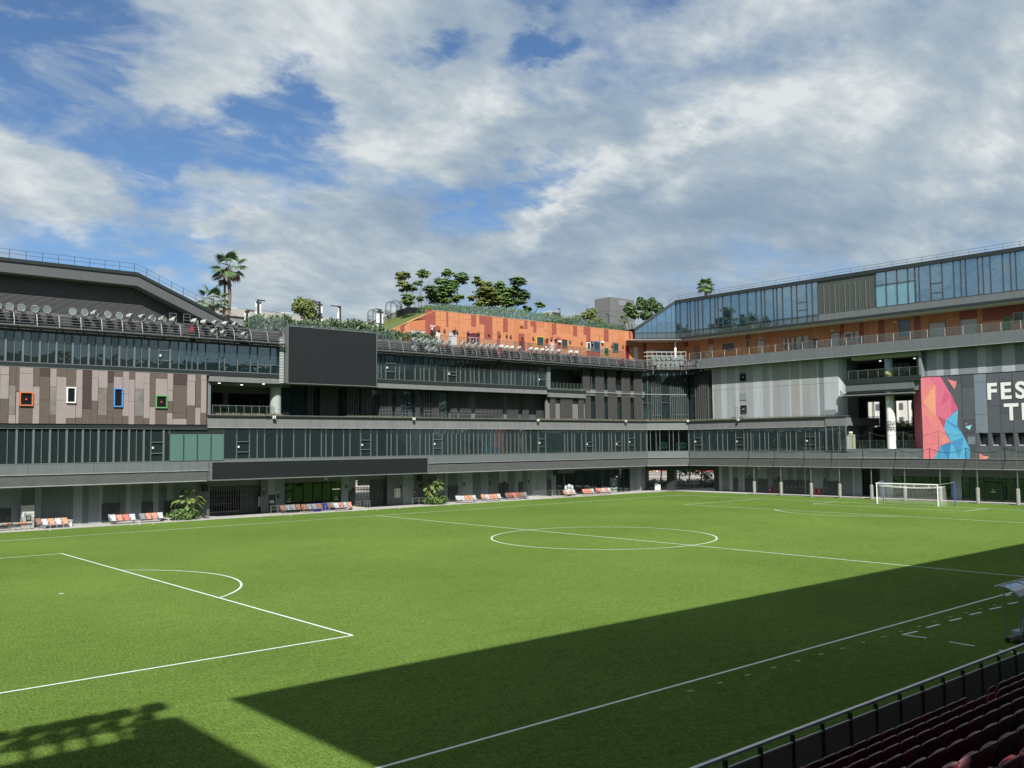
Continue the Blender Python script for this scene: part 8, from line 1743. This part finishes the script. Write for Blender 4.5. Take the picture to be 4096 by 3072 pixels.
for i, (x, y) in enumerate([(92+j % 2*3, -PTr.hit(px_, 1700)[0]) for j, px_ in enumerate((3490,3540,3585,3620,3655))]): far_tree(x, y, 11+i % 2, 4.2, f'green street tree seen through the open concourse, {ordn(i)} counted from the north', LEAF)
box('passage_floor', mat('passage_floor', (.05,.05,.05), .9), 52, 84, 46.7, 80, -.1, .02)['kind'] = 'structure'
for i in range(9):
    s_ = GS(200)+(GS(1600)-GS(200))*i/9; mb = MB(); P = PGt.P(s_, -7-i % 3, 0); mb.box(P.x-.03, P.x+.03, P.y-.03, P.y+.03, 0, 1.4); t = thing('bollard_post', f'dark post inside the corner gateway, {ordn(i)} from the left', 'post', tuple(P), 'posts inside the corner gateway'); mb.build('shaft', SPK, t)
# white and red car beyond the gateway, and the dark planting before it
def at_dist(px, D, z=0.): d = ray(px, 1777); d = Vector((d.x, d.y, 0)).normalized(); return Vector((CAM.x+d.x*D, CAM.y+d.y*D, z))
P0 = at_dist(2828, 238); pb_ = Plane((P0.x, P0.y), (.66, -.75)); t = thing('parked_car', 'white car with red lower body glimpsed at the right of the corner gateway', 'car', tuple(P0))
mb = MB(); mb.prism([(-2.1,.35),(2.1,.35),(2.15,.7),(-2.15,.7)], lambda a,b,d: pb_.P(a,d,b), -1.7, 0); mb.build('lower_body', RED, t, fix=True)
mb = MB(); mb.prism([(-2.15,.7),(2.15,.7),(2.1,1.0),(1.3,1.08),(.8,1.5),(-1.2,1.52),(-1.8,1.05),(-2.1,.98)], lambda a,b,d: pb_.P(a,d,b), -1.68, 0); mb.build('upper_body', WHITE, t, fix=True)
mb = MB(); mb.prism([(-1.6,1.08),(1.15,1.08),(.7,1.44),(-1.15,1.45)], lambda a,b,d: pb_.P(a,d,b), -1.6, .01); mb.build('window', PD, t, fix=True)
for s_ in (-1.35, 1.35): mb = MB(); mb.tube(pb_.P(s_, -.2, .33), pb_.P(s_, .03, .33), .33, n=14); mb.build('wheel', SPK, t)
for i, (px_, D, h_) in enumerate(((2712, 172, 6.5), (2752, 178, 5.5), (2800, 170, 5.), (2640, 185, 7.5))):
    P = at_dist(px_, D); t = thing('street_tree', ('dark low branched tree just right of the gateway pier','bushy dark tree in the right opening of the corner gateway','lowest dark tree before the white and red car','tall thin street tree in the left opening of the corner gateway')[i], 'tree', tuple(P)); mb = MB(); mb.path([P, P+Vector((.4,0,h_*.4)), P+Vector((0,.3,h_*.7))], .16, 6, .07); mb.build('trunk', BARK, t); mb = MB()
    for q in range(7): clump(mb, (P.x+random.uniform(-2,2), P.y+random.uniform(-2,2), h_*.55+random.uniform(-1.2,1.3)), (1.1,1.1,.8), 70, .22)
    mb.build('crown', LEAFD, t)
hb2 = MB()
for i in range(16): P = at_dist(2590+i*19, 166+i % 3); clump(hb2, (P.x, P.y, .5), (1.6, 1.6, .95), 120, .22)
tag(hb2.build('street_planting', LEAFD), 'dark low hedge just beyond the bars of the corner gateway', 'planting', kind='stuff')

# white building seen through the concourse windows
PWb = Plane((112, 45), (0, -1)); wb = thing('white_block', 'white apartment block seen through the windows of the open concourse', 'building', (114, 20, 0))
WM = mat('block_white', (.70,.68,.64), .7, var=.04)
pbox(PWb, 'body', WM, -10, 75, -14, 0, 0, 22, wb)
for i in range(26):
    for j in range(7): s_ = -8+i*2.3; z = 3+j*2.6; mb = MB(); mb.pb(PWb, s_, s_+.8, -.1, .03, z, z+1.25); o = mb.build('window', mat('pane_far', (.12,.15,.18), .4), wb)
    pbox(PWb, 'pilaster', WM, -8.4+i*2.3, -8.2+i*2.3, 0, .2, 0, 22, wb)
